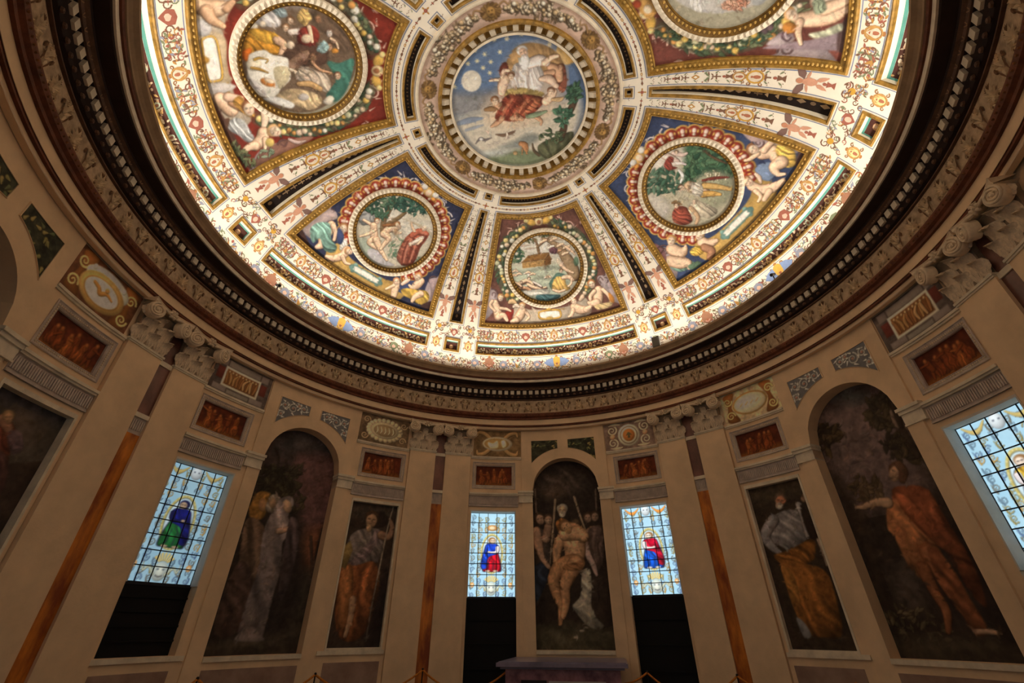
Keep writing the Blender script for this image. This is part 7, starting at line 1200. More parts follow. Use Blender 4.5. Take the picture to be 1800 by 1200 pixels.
def orn_rib(d, a0, a1, t0, t1):
    rs = random.Random(int(a0 * 10))
    t = t0 + 0.04
    am = (a0 + a1) / 2
    while t < t1 - 0.03:
        w_ = R(a1 - a0) * DA * math.sin(t) * 0.34
        k = rs.randrange(4)
        c = rs.choice([(150, 122, 90), (120, 96, 70), (176, 146, 108)])
        if k == 0:
            d.disc(0, 0, w_ * 0.4, w_ * 0.6, c, (am, t), n=7)
        elif k == 1:
            d.poly([(-w_ * .6, 0), (w_ * .6, 0), (0, w_ * .9)], c, (am, t))
        elif k == 2:
            d.poly([(-w_ * .15, -w_), (w_ * .15, -w_), (w_ * .15, w_), (-w_ * .15, w_)], c, (am, t))
            d.poly([(-w_ * .6, 0), (w_ * .6, 0), (w_ * .4, w_ * .3), (-w_ * .4, w_ * .3)], c, (am, t), 0, .001)
        else:
            d.poly([(0, -w_), (w_ * .5, 0), (0, w_), (-w_ * .5, 0)], c, (am, t))
        t += w_ * 2.4 / DS(t)


def orn_base(d, a0, a1, t0, t1):
    """crowded row of small figures and fruit"""
    rs = random.Random(int(a0 * 10) + 7)
    tm = t0 * .62 + t1 * .38
    hh = (t1 - t0) * DS(tm) * 0.30
    a = a0 + 0.5
    i = 0
    while a < a1 - 0.4:
        i += 1
        for _ in range(2):
            c = rs.choice([(222, 196, 160), (196, 150, 110), (232, 212, 178), (206, 160, 100), (176, 150, 120), (214, 176, 140)])
            x, y = rs.uniform(-.03, .03), rs.uniform(-hh, hh) * .6
            if rs.random() < .55:
                d.disc(x, y, rs.uniform(.016, .036), rs.uniform(.016, .034), c, (a, tm), 0, rs.uniform(0, .002), n=7)
            else:
                d.tear(x, y, rs.uniform(0, 6.28), rs.uniform(.05, .10), rs.uniform(.012, .022), c, (a, tm), 0, rs.uniform(0, .002))
        if i % 11 == 0:
            d.disc(0, 0, .05, hh * .8, rs.choice([(214, 176, 110), (190, 190, 160)]), (a, tm), 0, .001, n=10)
            d.disc(0, 0, .025, hh * .45, (150, 100, 76), (a, tm), 0, .002, n=8)
        a += math.degrees(0.05 / (DA * math.sin(tm)))


def orn_ring(d, a0, a1, t0, t1):
    tm = (t0 + t1) / 2
    n = 22
    for i in range(n):
        a = a0 + (a1 - a0) * (i + .5) / n
        if i % 2:
            d.disc(0, 0, .014, .02, (120, 92, 60), (a, tm), n=6)
        else:
            d.poly([(-.03, 0), (0, .022), (.03, 0), (0, -.022)], (104, 80, 54), (a, tm))


def orn_sq(d, a0, a1, t0, t1):
    at = ((a0 + a1) / 2, (t0 + t1) / 2)
    d.disc(0, 0, .06, .06, (214, 160, 110), at, n=9)
    d.disc(0, .01, .03, .04, (236, 200, 160), at, 0, .001, n=8)


BAYW = {0: 'above the ark medallion side', -60: 'left blue panel', 60: 'right blue panel', -120: 'left red panel', 120: 'right red panel', 180: 'rear panel'}
PN = {0: 'the ark panel', -60: 'the blue panel on the left', 60: 'the blue panel on the right', -120: 'the red panel at upper left', 120: 'the red panel at upper right', 180: 'the rear panel'}
RIBN = {-150: 'upper-left red and rear panels', -90: 'left red and blue panels', -30: 'left blue and ark panels', 30: 'ark and right blue panels', 90: 'right blue and red panels', 150: 'upper-right red and rear panels'}
for b in (0, -60, 60, -120, 120, 180):
    coffer('base_coffer', 'long gilt-framed figured slot at the dome foot below ' + PN[b], 'long slots along the dome foot', b - 23.1, b + 23.1, 5.76, 5.935, 0.05, 0.15, SLOTM, 40, 3, True, orn_base)
    coffer('crown_coffer', 'curved black gilt-framed slot beside the crown above ' + PN[b], 'curved slots round the crown', b - 22.3, b + 22.3, 2.235, 2.455, 0.045, 0.09, SLOTD, 24, 2, False, orn_ring)
for b in (-150, -90, -30, 30, 90, 150):
    coffer('rib_coffer', 'long black gilt-framed slot in the rib between ' + RIBN[b], 'long black slots in the ribs', b - 2.05, b + 2.05, 2.70, 5.50, 0.05, 0.13, SLOTD, 3, 36, False, orn_rib)
    coffer('square_coffer', 'small gilt-framed square coffer at the dome foot between ' + RIBN[b], 'square coffers at the dome foot', b - 2.25, b + 2.25, 5.755, 5.94, 0.06, 0.12, SLOTM, 4, 4, True, orn_sq)
    coffer('crown_square', 'tiny gilt-framed black square by the crown between ' + RIBN[b], 'tiny squares round the crown', b - 2.15, b + 2.15, 2.235, 2.385, 0.035, 0.08, SLOTD, 3, 3)

# ornament on the white bands
for b in (-150, -90, -30, 30, 90, 150):
    rs = random.Random(5)
    for s in (-1, 1):
        rs = random.Random(11)
        a = b + s * 4.75
        seq = [m_dots, m_bar, m_urn, m_bar, m_dia, m_leaf, m_bar, m_urn, m_cart, m_dots, m_bar, m_leaf, m_urn, m_shield, m_bar, m_putto, m_urn]
        t, i = TH(2.80), 0
        while t < TH(5.42):
            wd = R(4.6) * DA * math.sin(t)
            sz = min(wd * 0.46, 0.19)
            if TH(4.30) < t < TH(4.55):
                t = TH(4.56)
                m_cart(deco, (a, t), 0, 0.27, (206, 156, 70))
                t += .12 / DS(t)
                continue
            if t > TH(5.02):
                m_putto(deco, (a, TH(5.30)), 0, 0.36)
                m_urn(deco, (a, TH(5.43)), 0, 0.17, RED)
                break
            f = seq[min(int((t - TH(2.80)) / (TH(5.42) - TH(2.80)) * len(seq)), len(seq) - 1)]
            if f in (m_cart, m_putto, m_shield):
                sz *= 1.25
            f(deco, (a, t), 0.0 if i % 3 else 0.0, sz)
            if wd > .22:
                for k in (-1, 1):
                    ak, tk = shift(a, t, k * wd * .33, 0.02)
                    m_dots(deco, (ak, tk), 0.3 * k, sz * 0.6)
                    deco.tear(0, .03, 1.57 + .7 * k, sz * .5, sz * .08, SAGE, (ak, tk))
            t += sz * 1.45 / DS(t)
            i += 1
    # crossing at the dome foot
    for s in (-1, 1):
        m_cart(deco, (b + s * 4.6, TH(5.90)), 0, 0.22, inner=(236, 206, 140))
        deco.disc(0, 0, .06, .06, GLD, (b + s * 4.6, TH(5.60)))
        for k in range(4):
            deco.curl(.1 * math.cos(k * 1.57 + .78), .1 * math.sin(k * 1.57 + .78), .075, 1 if k % 2 else -1, k, INK, (b + s * 4.6, TH(5.60)), 0, .012)
    for k in range(30):
        at = (b + rs.uniform(-6.2, 6.2), TH(rs.uniform(5.54, 5.73)))
        deco.curl(0, 0, .05, rs.choice((-1, 1)), rs.uniform(0, 6), rs.choice((INK, OCH, SAGE, RED)), at, 0, .009)
        deco.tear(.03, 0, rs.uniform(0, 6), .08, .015, rs.choice((INK, SAGE, GRY)), at, 0, .0005)
    m_shield(deco, (b, TH(5.72)), 0, 0.2, RED)
    m_scr(deco, (b, TH(6.05)), 0, 0.22)
for b in range(6):
    c = b * 60
    rs = random.Random(40)
    # band under the panel: cartouches with scrolls between
    for a, f in ((-20, m_scr), (-16, m_cart), (-8.5, m_shield), (0, m_cart), (8.5, m_shield), (16, m_cart), (20, m_scr)):
        f(deco, (c + a, TH(5.722)), 0, 0.235)
    a = -22.5
    while a < 22.5:
        if min(abs(a - k) for k in (-16, -8.5, 0, 8.5, 16)) > 2.0:
            for k in (-1, 1):
                at = (c + a + rs.uniform(-.2, .2), TH(5.645 + k * 0.048))
                deco.curl(0, 0, .068, rs.choice((-1, 1)), rs.uniform(0, 6), rs.choice((INK, RED, OCH, SAGE, INK)), at, 0, .011)
                for _ in range(3):
                    deco.tear(rs.uniform(-.06, .06), rs.uniform(-.05, .05), rs.uniform(0, 6), .085, .017, rs.choice((INK, RED, OCH, SAGE, GRY)), at, 0, .0005)
                deco.disc(-.06, .01, .016, .016, RED, at, n=6)
            mid = (c + a + .45, TH(5.645))
            deco.disc(0, 0, .02, .02, rs.choice((OCH, RED)), mid, n=7)
            for k in (-1, 1):
                deco.tear(0, 0, 1.57 * k, .07, .015, INK, mid)
        a += 0.95
    # lowest band
    for a, kd in ((-19, 1), (-11, 2), (0, 3), (10.5, 2), (18.5, 1), (-15, 4), (-5.5, 4), (5.5, 4), (14.5, 4), (-23, 4), (23, 4)):
        at = (c + a, TH(6.06))
        if kd == 1:
            m_cart(deco, at, 0, .27, (170, 120, 90), (226, 170, 140))
        elif kd == 2:
            m_scr(deco, at, 0, .25, (120, 134, 160))
        elif kd == 3:
            for s in (-1, 1):
                deco.tear(0, .14, 0 if s > 0 else math.pi, .38, .13, (140, 158, 190), at)
            m_cart(deco, at, 0, .27, (226, 176, 80), (240, 200, 120))
        else:
            m_shield(deco, at, 0, .22, rs.choice((SAGE, OCH, GRY)))
    a = -29
    while a < 29:
        at = (c + a, TH(6.045 + rs.uniform(-.03, .03)))
        for dy in (-.02, .15):
            deco.curl(0, dy, .07, rs.choice((-1, 1)), rs.uniform(0, 6), rs.choice((INK, RED, SAGE, INK, (120, 134, 160))), at, 0, .012)
            for _ in range(2):
                deco.tear(rs.uniform(-.06, .06), dy, rs.uniform(0, 6), .1, .018, rs.choice((INK, OCH, SAGE, GRY, RED)), at, 0, .0005)
        a += 1.15
    # band round the crown
    n = 26
    for i in range(n):
        a = c - 27 + 54 * (i + .5) / n
        k = i % 4
        at = (a, TH(2.565))
        if k == 0:
            deco.poly([(-.05, 0), (0, .025), (.05, 0), (0, -.025)], INK, at)
        elif k == 1:
            deco.poly([(-.05, -.006), (.05, -.006), (.05, .006), (-.05, .006)], INK, at)
            deco.disc(0, 0, .014, .03, RED, at, 0, .001, n=6)
        elif k == 2:
            deco.disc(0, 0, .035, .022, OCH, at, n=8)
            deco.disc(0, 0, .018, .01, CRM, at, 0, .001, n=6)
        else:
            for s in (-1, 1):
                deco.tear(0, 0, 0 if s > 0 else math.pi, .05, .014, INK, at)
for b in (-150, -90, -30, 30, 90, 150):
    at = (b, TH(2.565))
    deco.disc(0, 0, .035, .035, RED, at, 0, .001)
    for k in range(4):
        deco.tear(.03 * math.cos(k * 1.57), .03 * math.sin(k * 1.57), k * 1.57, .06, .016, OCH, at)
    for s in (-1, 1):
        m_dots(deco, (b + s * 3.4, TH(2.34)), 0, .1)
# long lines that border the white bands
obj('painted_grotesques', deco.m, DECO, ceiling, kind='stuff')

# ---------------------------------------------------------------- picture panels of the dome
PC_R = 4.17          # radius at the panel centre


def frame_of(b):
    th = TH(PC_R)
    c = np.array(DM(b, th))
    a = R(b)
    e1 = np.array([math.cos(a), -math.sin(a), 0.0])
    d = np.array(DM(b, th - 1e-4)) - c
    e2 = d / np.linalg.norm(d)
    n = np.cross(e1, e2)
    n = n if n @ (np.array([0, 0, 8.0]) - c) > 0 else -n
    return c, e1, e2, n


def drape(b, xy, h=0.0):
    """points over the panel's tangent plane -> dome surface (numpy)"""
    c, e1, e2, n = frame_of(b)
    o = c + xy[:, :1] * e1 + xy[:, 1:] * e2
    S = np.array([1 / DA, 1 / DA, 1 / DH])
    o2 = (o - np.array([0, 0, DZ])) * S
    d2 = -n * S
    A = d2 @ d2
    B = o2 @ d2
    cc = (o2 * o2).sum(1) - 1
    t = (-B + np.sqrt(np.maximum(B * B - A * cc, 0))) / A
    p = o - n * t[:, None]
    g = (p - np.array([0, 0, DZ])) * S * S
    g = -g / np.linalg.norm(g, axis=1)[:, None]
    return p + g * h


def dring(mb, b, prof, n=72, wav=None):
    """ring swept round the panel centre, prof = [(radius, height)]"""
    v = []
    for i in range(n):
        a = 2 * math.pi * i / n
        xy = np.array([[r * math.cos(a), r * math.sin(a)] for r, h in prof])
        for k, (r, h) in enumerate(prof):
            hh = h + (wav[k] * (i % 2) if wav else 0)
            v.append(tuple(drape(b, xy[k:k + 1], hh)[0]))
    m_ = len(prof)
    f = [(i * m_ + k, ((i + 1) % n) * m_ + k, ((i + 1) % n) * m_ + k + 1, i * m_ + k + 1) for i in range(n) for k in range(m_ - 1)]
    mb.add(v, f)


WD = (240, 228, 206)     # how white plaster looks at panel height in the photograph
MED_R = 1.165
PANEL_LAB = {0: ('fan-shaped dome panel with a round picture of the wooden ark in a flood', (112, 70, 58)),
             -60: ('blue dome panel with a round garden picture of a nude couple and red-robed man', (48, 52, 80)),
             60: ('blue dome panel on the right with a round woodland picture of travellers', (58, 70, 104)),
             -120: ('red dome panel at upper left with a round crowded picture and yellow drapery', (136, 44, 30)),
             120: ('dark red dome panel cut off by the top right of the picture', (126, 66, 54)),
             180: ('dome panel behind the viewer over the entrance side', (60, 76, 122))}
HALF = {}


def field_paint(b, cv):
    """ornament of the panel ground that repeats from panel to panel"""
    xy = cv.xy
    rad = np.hypot(xy[:, 0], xy[:, 1])
    blue = b in (-60, 60, 180)
    rs = random.Random(b + 500)
    cv.mottle(0.2, 0.3, 5)
    # light scrolls in the upper corners
    sc_c = (196, 188, 190) if blue else (206, 160, 140)
    for s in (-1, 1):
        for x, y, r, tn in ((0.75, 1.12, 0.16, 1), (0.45, 1.30, 0.13, -1), (1.0, 0.86, 0.12, -1), (1.15, 0.62, 0.1, 1), (0.2, 1.36, 0.08, 1), (1.16, 1.22, .08, 1)):
            if b == 0 and y < 1.0:
                continue
            cv.scroll(s * x, y, r, s * tn, sc_c, 0.024, rs.uniform(0, 6), 1.5)
            cv.ell(s * x, y, 0.04, 0.04, (206, 130, 100) if blue else (230, 190, 150), 1)
            for k in range(4):
                aa = rs.uniform(0, 6.28)
                cv.limb([(s * x + r * math.cos(aa), y + r * math.sin(aa)), (s * x + 1.5 * r * math.cos(aa + .5), y + 1.5 * r * math.sin(aa + .5))], [0.022, 0.006], sc_c, 0.6)
    if blue:
        # scalloped red border round the medallion, open at the bottom
        n = 26
        for i in range(n):
            a = R(-42 + 264 * i / (n - 1))
            cx, cy = 1.28 * math.cos(a), 1.28 * math.sin(a)
            cv.ell(cx, cy, 0.165, 0.165, (226, 176, 84), 0.7)
        for i in range(n):
            a = R(-42 + 264 * i / (n - 1))
            cx, cy = 1.275 * math.cos(a), 1.275 * math.sin(a)
            cv.ell(cx, cy, 0.135, 0.135, (158, 52, 34), 0.8)
            cv.ell(1.30 * math.cos(a), 1.30 * math.sin(a), 0.045, 0.06, (238, 200, 180), 1, math.degrees(a) - 90)
            cv.ell(1.22 * math.cos(a), 1.22 * math.sin(a), 0.035, 0.035, (240, 214, 190), 1)
            for s in (-1, 1):
                a2 = a + s * 0.06
                cv.ell(1.29 * math.cos(a2), 1.29 * math.sin(a2), 0.022, 0.04, (226, 176, 84), 1, math.degrees(a2) - 90)
        # mask at the top
        cv.ell(0, 1.36, 0.16, 0.13, (226, 176, 90), 1)
        for s in (-1, 1):
            cv.ell(s * .17, 1.40, .08, .08, (236, 226, 210), 1)
            cv.ell(s * .2, 1.28, .07, .05, (226, 150, 60), 1)
        cv.ell(0, 1.34, 0.08, 0.09, (240, 204, 170), 1)
    else:
        # garland of fruit and leaves round the medallion
        for i in range(60):
            a = R(-40 + 260 * i / 59)
            if abs(math.degrees(a) - 90) > 15:
                cv.ell(1.29 * math.cos(a), 1.29 * math.sin(a), .15, .15, (82, 88, 64), .3, alpha=.45)
        for i in range(120):
            a = R(-40 + 260 * i / 119)
            if abs(math.degrees(a) - 90) < 16:
                continue
            rr = 1.29 + rs.uniform(-.10, .12)
            aa = a + rs.uniform(-.5, .5) + 1.2
            x, y = rr * math.cos(a), rr * math.sin(a)
            cv.limb([(x, y), (x + .11 * math.cos(aa), y + .11 * math.sin(aa))], [.045, .012], rs.choice([(84, 104, 72), (64, 92, 70), (110, 120, 84), (70, 84, 60)]), .8)
        for i in range(62):
            a = R(-40 + 260 * i / 61)
            if abs(math.degrees(a) - 90) < 16:
                continue
            rr = 1.29 + rs.uniform(-.08, .09)
            r0 = rs.uniform(.04, .075)
            cv.ell(rr * math.cos(a), rr * math.sin(a), r0, r0, rs.choice([(214, 172, 80), (226, 196, 120), (220, 214, 190), (200, 140, 70), (190, 190, 150), (206, 180, 150)]), 1.4)
        # gold shell at the top
        for s in (-1, 1):
            cv.ell(s * .2, 1.36, .13, .09, (222, 172, 74), 1.2, s * 25)
            cv.ell(s * .33, 1.42, .06, .06, (236, 206, 130), 1.2)
        cv.ell(0, 1.36, .11, .12, (230, 196, 140), 1.2)
        cv.ell(0, 1.34, .05, .06, (160, 100, 60), 1)
    # lower corner volutes, plaque
    for s in (-1, 1):
        vio = (178, 158, 158)
        cv.blob([(s * 1.95, -1.2), (s * 1.62, -0.95), (s * 1.50, -0.55), (s * 1.62, -0.35), (s * 1.70, -0.2), (s * 2.2, -0.5), (s * 2.3, -1.3)], vio, .7)
        cv.scroll(s * 1.60, -0.50, 0.14, s, (96, 70, 70), 0.02, R(90), 1.6)
    gl = (214, 168, 84) if blue else (206, 186, 158)
    cv.blob([(-1.02, -.98), (-.5, -1.18), (.5, -1.18), (1.02, -.98), (.98, -1.5), (-.98, -1.5)], gl, .8)
    if blue:
        for s in (-1, 1):
            for k in (-1, 1):
                cv.ell(s * .36, -1.33 + k * .07, .06, .06, (112, 150, 138), 1)
        cv.blob([(-.4, -1.26), (.4, -1.26), (.4, -1.42), (-.4, -1.42)], (112, 150, 138), .8)
    else:
        cv.blob([(-.42, -1.24), (.42, -1.24), (.44, -1.33), (.42, -1.43), (-.42, -1.43), (-.44, -1.33)], (206, 150, 62), 1)
    cv.blob([(-.31, -1.28), (.31, -1.28), (.35, -1.335), (.31, -1.39), (-.31, -1.39), (-.35, -1.335)], (250, 240, 222), .2)


for b in (0, -60, 60, -120, 120, 180):
    lab, ground = PANEL_LAB[b]
    t0, t1 = TH(2.68), TH(5.51)
    t = thing('dome_panel', lab, 'ceiling panel', tuple(frame_of(b)[0]), 'picture panels of the dome')
    q = MB()
    bridge(q, [loop(b - 22.9, b + 22.9, t0, t1, i, h, 30, 36) for i, h in ((0, 0), (0, .03), (.02, .045), (.045, .04), (.05, .02), (.125, .005), (.13, .02), (.15, .012), (.15, -.04))])
    fr = obj('gilt_frame', q, GOLD, t)
    q = MB()                                    # egg row inside the frame
    for edge in range(4):
        n = (26, 40, 46, 40)[edge]
        for k in range(n):
            f = (k + .5) / n
            ins = .088
            if edge in (0, 2):
                th = t0 + ins / DS(t0) if edge == 0 else t1 - ins / DS(t1)
                a = b - 22.9 + 45.8 * f
                if abs(a - b) > 21.2:
                    continue
            else:
                th = t0 + (t1 - t0) * (0.035 + 0.93 * f)
                a = b + (-1 if edge == 1 else 1) * (22.9 - math.degrees(ins / (DA * math.sin(th))))
            v = [DM(*shift(a, th, 0, 0), .045)]
            for j in range(6):
                aa = j * math.pi / 3
                v.append(DM(*shift(a, th, .03 * math.cos(aa), .03 * math.sin(aa)), .012))
            q.add(v, [(0, 1 + j, 1 + (j + 1) % 6) for j in range(6)])
    obj('egg_row', q, mat('bright_gilding', (196, 156, 80), 0.5, 0.25, 9), fr, kind='stuff')
    outline(b - 22.9, b + 22.9, t0, t1, (116, 132, 168))
    # painted field
    step = 0.017 if b != 180 else 0.06
    nth = int((t1 - t0) * DS((t0 + t1) / 2) / step)
    naz = int(R(45.8) * 4.9 / step)
    T, A = np.meshgrid(np.linspace(t0 + .13 / DS(t0), t1 - .13 / DS(t1), nth), np.linspace(-1, 1, naz))
    T, A = T.T.ravel(), A.T.ravel()
    half = R(22.9) - 0.14 / (DA * np.sin(T))
    az = R(b) + A * half
    rr, zz = DA * np.sin(T), DZ + DH * np.cos(T)
    nx, nz = -np.sin(T) / DA, -np.cos(T) / DH
    l = np.hypot(nx, nz)
    hh = -0.03
    V = np.stack([(rr + nx / l * hh) * np.sin(az), (rr + nx / l * hh) * np.cos(az), zz + nz / l * hh], -1)
    c_, e1, e2, n_ = frame_of(b)
    xy = np.stack([(V - c_) @ e1, (V - c_) @ e2], -1)
    cv = Canvas(xy, ground, step)
    field_paint(b, cv)
    cv.run(PAINT.get('field%d' % b, []))
    if b != 180:
        cv.dabs(500, .045, .17, b + 400)
    cv.mottle(0.10, 0.06, 8)
    keep = np.hypot(xy[:, 0], xy[:, 1]) > MED_R - 0.1
    me = cgrid_mesh('field', V, cv.out(WD), nth, naz, keep)
    link('field', me, FRESCO, t)
    # medallion
    q = MB()
    dring(q, b, [(MED_R, -.03), (MED_R, .03), (MED_R - .03, .06), (MED_R - .075, .06), (MED_R - .095, .035)], 144, (0, -.01, -.035, -.035, 0))
    md = obj('medallion_ring', q, mat('white_beaded_stucco', (232, 220, 198), 0.7, 0.12, 12), t)
    q = MB()
    dring(q, b, [(MED_R - .095, .035), (MED_R - .11, .04), (MED_R - .135, .01), (MED_R - .18, -.02), (MED_R - .195, -.01), (MED_R - .205, -.05)], 96)
    obj('gilt_ring', q, GOLD2, md)
    q = MB()
    for k in range(76):
        aa = 2 * math.pi * k / 76
        ctr = np.array([[(MED_R - .152) * math.cos(aa), (MED_R - .152) * math.sin(aa)]])
        pts = [ctr[0]] + [ctr[0] + .026 * np.array([math.cos(j * 1.0472), math.sin(j * 1.0472)]) for j in range(6)]
        pr = drape(b, np.array(pts))
        nv_ = frame_of(b)[3]
        q.add([tuple(pr[0] + nv_ * .035)] + [tuple(p_ + nv_ * -.008) for p_ in pr[1:]], [(0, 1 + j, 1 + (j + 1) % 6) for j in range(6)])
    obj('egg_row', q, mat('bright_gilding', (196, 156, 80), 0.5, 0.25, 9), md, kind='stuff')
    rp = MED_R - 0.19
    if b != 180:
        nr, na = int(rp / 0.0155), 360
    else:
        nr, na = 12, 60
    RR, AA = np.meshgrid(np.linspace(0.004, rp, nr), np.linspace(0, 2 * np.pi, na + 1), indexing='ij')
    xy = np.stack([(RR * np.cos(AA)).ravel(), (RR * np.sin(AA)).ravel()], -1)
    cv = Canvas(xy, (176, 168, 140), 0.0155)
    cv.run(PAINT.get('med%d' % b, []))
    if b != 180:
        cv.dabs(420, .04, .20, b + 300)
    cv.mottle(0.10, 0.05, 12)
    me = cgrid_mesh('round_picture', drape(b, xy, -0.045), cv.out(WD), nr, na + 1)
    link('round_picture', me, FRESCO, t)
obj('painted_lines', line.m, DECO, ceiling, kind='stuff')

# ---------------------------------------------------------------- crown of the dome
t = thing('crown_picture', 'round picture of a white-bearded robed figure among stars at the dome crown', 'ceiling painting', (0, 0, DZ + DH))
WC = (236, 220, 194)
q = MB()
q.grid(lambda a, p: DM(a, TH(p[0]), p[1]), span(0, 360, 120)[:-1], [(2.20, .0), (2.20, .05), (2.17, .06), (2.14, .05), (2.13, -.02)], wrap=True)
obj('outer_moulding', q, PLASTER2, t)
nr, na = 34, 700
RR, AA = np.meshgrid(np.linspace(1.70, 2.15, nr), np.linspace(0, 2 * np.pi, na + 1), indexing='ij')
RF, AF = RR.ravel(), AA.ravel()
TT = np.arcsin(RF / DA)
V = np.stack([RF * np.sin(AF), RF * np.cos(AF), DZ + DH * np.cos(TT)], -1)
xy = np.stack([AF * 1.93, RF - 1.93], -1)
cv = Canvas(xy, (206, 168, 140), 0.014)
cv.mottle(.12, .3, 3)
rs = random.Random(9)
for k in range(6):
    a0 = R(k * 60 + 5.0)
    for i in range(150):
        f = rs.uniform(-1, 1)
        a = (a0 + R(30) + f * R(22)) % (2 * math.pi)
        x, y = a * 1.93, rs.gauss(0, .075) * (1.25 - abs(f))
        aa = rs.uniform(0, 6.28)
        cv.limb([(x, y), (x + .07 * math.cos(aa), y + .07 * math.sin(aa))], [.025, .008], rs.choice([(120, 96, 66), (176, 150, 116), (98, 80, 56)]), .8)
    for i in range(120):
        f = rs.uniform(-1, 1)
        a = (a0 + R(30) + f * R(22)) % (2 * math.pi)
        x, y = a * 1.93, rs.gauss(0, .065) * (1.25 - abs(f))
        r0 = rs.uniform(.022, .046)
        cv.ell(x + .008, y - .008, r0 * 1.15, r0 * 1.15, (92, 70, 46), .3)
        cv.ell(x, y, r0, r0, rs.choice([(206, 184, 148), (190, 164, 124), (214, 196, 166), (182, 150, 104)]), 1.7)
    a = a0 % (2 * math.pi)
    for i in range(16):                       # gold mask with a mane of leaves
        aa = i * 2 * math.pi / 16
        x, y = a * 1.93, 0
        cv.limb([(x, y), (x + .17 * math.cos(aa), y + .13 * math.sin(aa))], [.06, .035], rs.choice([(122, 88, 44), (104, 74, 38), (138, 102, 54)]), .8)
    for s in (-1, 1):
        cv.limb([(x + s * .14, .05), (x + s * .26, .12), (x + s * .33, .06), (x + s * .38, .13)], [.02, .016, .014, .006], (150, 112, 66), .8)
    cv.ell(a * 1.93, -.005, .085, .10, (160, 116, 54), 1.4)
    for s in (-1, 1):
        cv.ell(a * 1.93 + s * .03, .02, .014, .01, (70, 44, 18), .3)
    cv.ell(a * 1.93, -.045, .03, .012, (84, 50, 20), .3)
me = cgrid_mesh('garland_band', V, cv.out(WC), nr, na + 1)
link('garland_band', me, FRESCO, t)
q = MB()
q.grid(lambda a, p: DM(a, TH(p[0]), p[1]), span(0, 360, 120)[:-1], [(1.735, -.01), (1.735, .05), (1.71, .07), (1.68, .06), (1.66, .05), (1.66, -.08)], wrap=True)
obj('gilt_ring', q, GOLD, t)
q = MB()
q.grid(lambda a, p: DM(a, TH(p[0]), p[1]), span(0, 360, 120)[:-1], [(1.66, -.075), (1.49, -.075), (1.49, .0), (1.475, .012), (1.45, .01), (1.44, -.06)], wrap=True)
rg = obj('bracket_ring', q, mat('ochre_bracket_ground', (150, 118, 62), 0.7, .25, 8), t)
q = MB()
q.grid(lambda a, p: DM(a, TH(p[0]), p[1]), span(0, 360, 120)[:-1], [(1.49, -.07), (1.49, .005), (1.475, .015), (1.45, .012), (1.438, -.06)], wrap=True)
obj('inner_moulding', q, PLASTER2, t)
q = MB()
v = []
for r_i, hs in ((1.655, (-.075, -.005)), (1.60, (-.075, .0)), (1.56, (-.075, -.02)), (1.495, (-.075, -.035))):
    for sgn in (-1, 1):
        for h in hs:
            v.append(DM(math.degrees(sgn * .052 / r_i), TH(r_i), h))
f = []
for i in range(3):
    o_ = 4 * i
    f += [(o_ + 1, o_ + 5, o_ + 7, o_ + 3), (o_, o_ + 4, o_ + 5, o_ + 1), (o_ + 2, o_ + 3, o_ + 7, o_ + 6)]
f += [(0, 1, 3, 2), (12, 14, 15, 13)]
q.add(v, f)
bm_ = mesh_of('bracket', q)
bm_.materials.append(PLASTER2)
for i in range(44):
    o = link('bracket', bm_, PLASTER2, t)
    o.rotation_euler.z = R(i * 360 / 44)
nr, na = 96, 420
RR, AA = np.meshgrid(np.linspace(0.004, 1.455, nr), np.linspace(0, 2 * np.pi, na + 1), indexing='ij')
RF, AF = RR.ravel(), AA.ravel()
V = np.stack([RF * np.sin(AF), RF * np.cos(AF), DZ + DH * np.cos(np.arcsin(RF / DA)) + .05], -1)
cv = Canvas(V[:, :2].copy(), (92, 112, 140), 0.015)
cv.run(PAINT.get('crown', []))
cv.dabs(500, .045, .15, 77)
cv.mottle(.08, .06, 31)
me = cgrid_mesh('round_picture', V, cv.out(WC), nr, na + 1)
link('round_picture', me, FRESCO, t)
# ---------------------------------------------------------------- paintings, panels and windows of the walls
WW = (172, 144, 112)      # how cream plaster looks on the walls in the photograph


def wall_paint(key, az0, az1, z0, z1, r, base, step, white, fn=None, gain=(0.79, 0.62, 0.38), run=True):
    """painted patch of a ring wall; local frame: metres along the wall from the patch centre, height above the floor"""
    nu = max(3, int(R(abs(az1 - az0)) * r / step))
    nv = max(3, int((z1 - z0) / step))
    A, Z = np.meshgrid(np.linspace(az0, az1, nu), np.linspace(z0, z1, nv), indexing='ij')
    A, Z = A.ravel(), Z.ravel()
    am = (az0 + az1) / 2
    xy = np.stack([np.radians(A - am) * r, Z], -1)
    cv = Canvas(xy, base, step)
    if fn:
        fn(cv)
    if run:
        cv.run(PAINT.get(key, []))
    V = np.stack([r * np.sin(np.radians(A)), r * np.cos(np.radians(A)), Z], -1)
    return cv, V, nu, nv


def put_paint(name, cv, V, nu, nv, white, parent, m=FRESCO, gain=(0.79, 0.62, 0.38), keep=None):
    me = cgrid_mesh(name, V, cv.out(white, gain), nu, nv, keep)
    return link(name, me, m, parent)


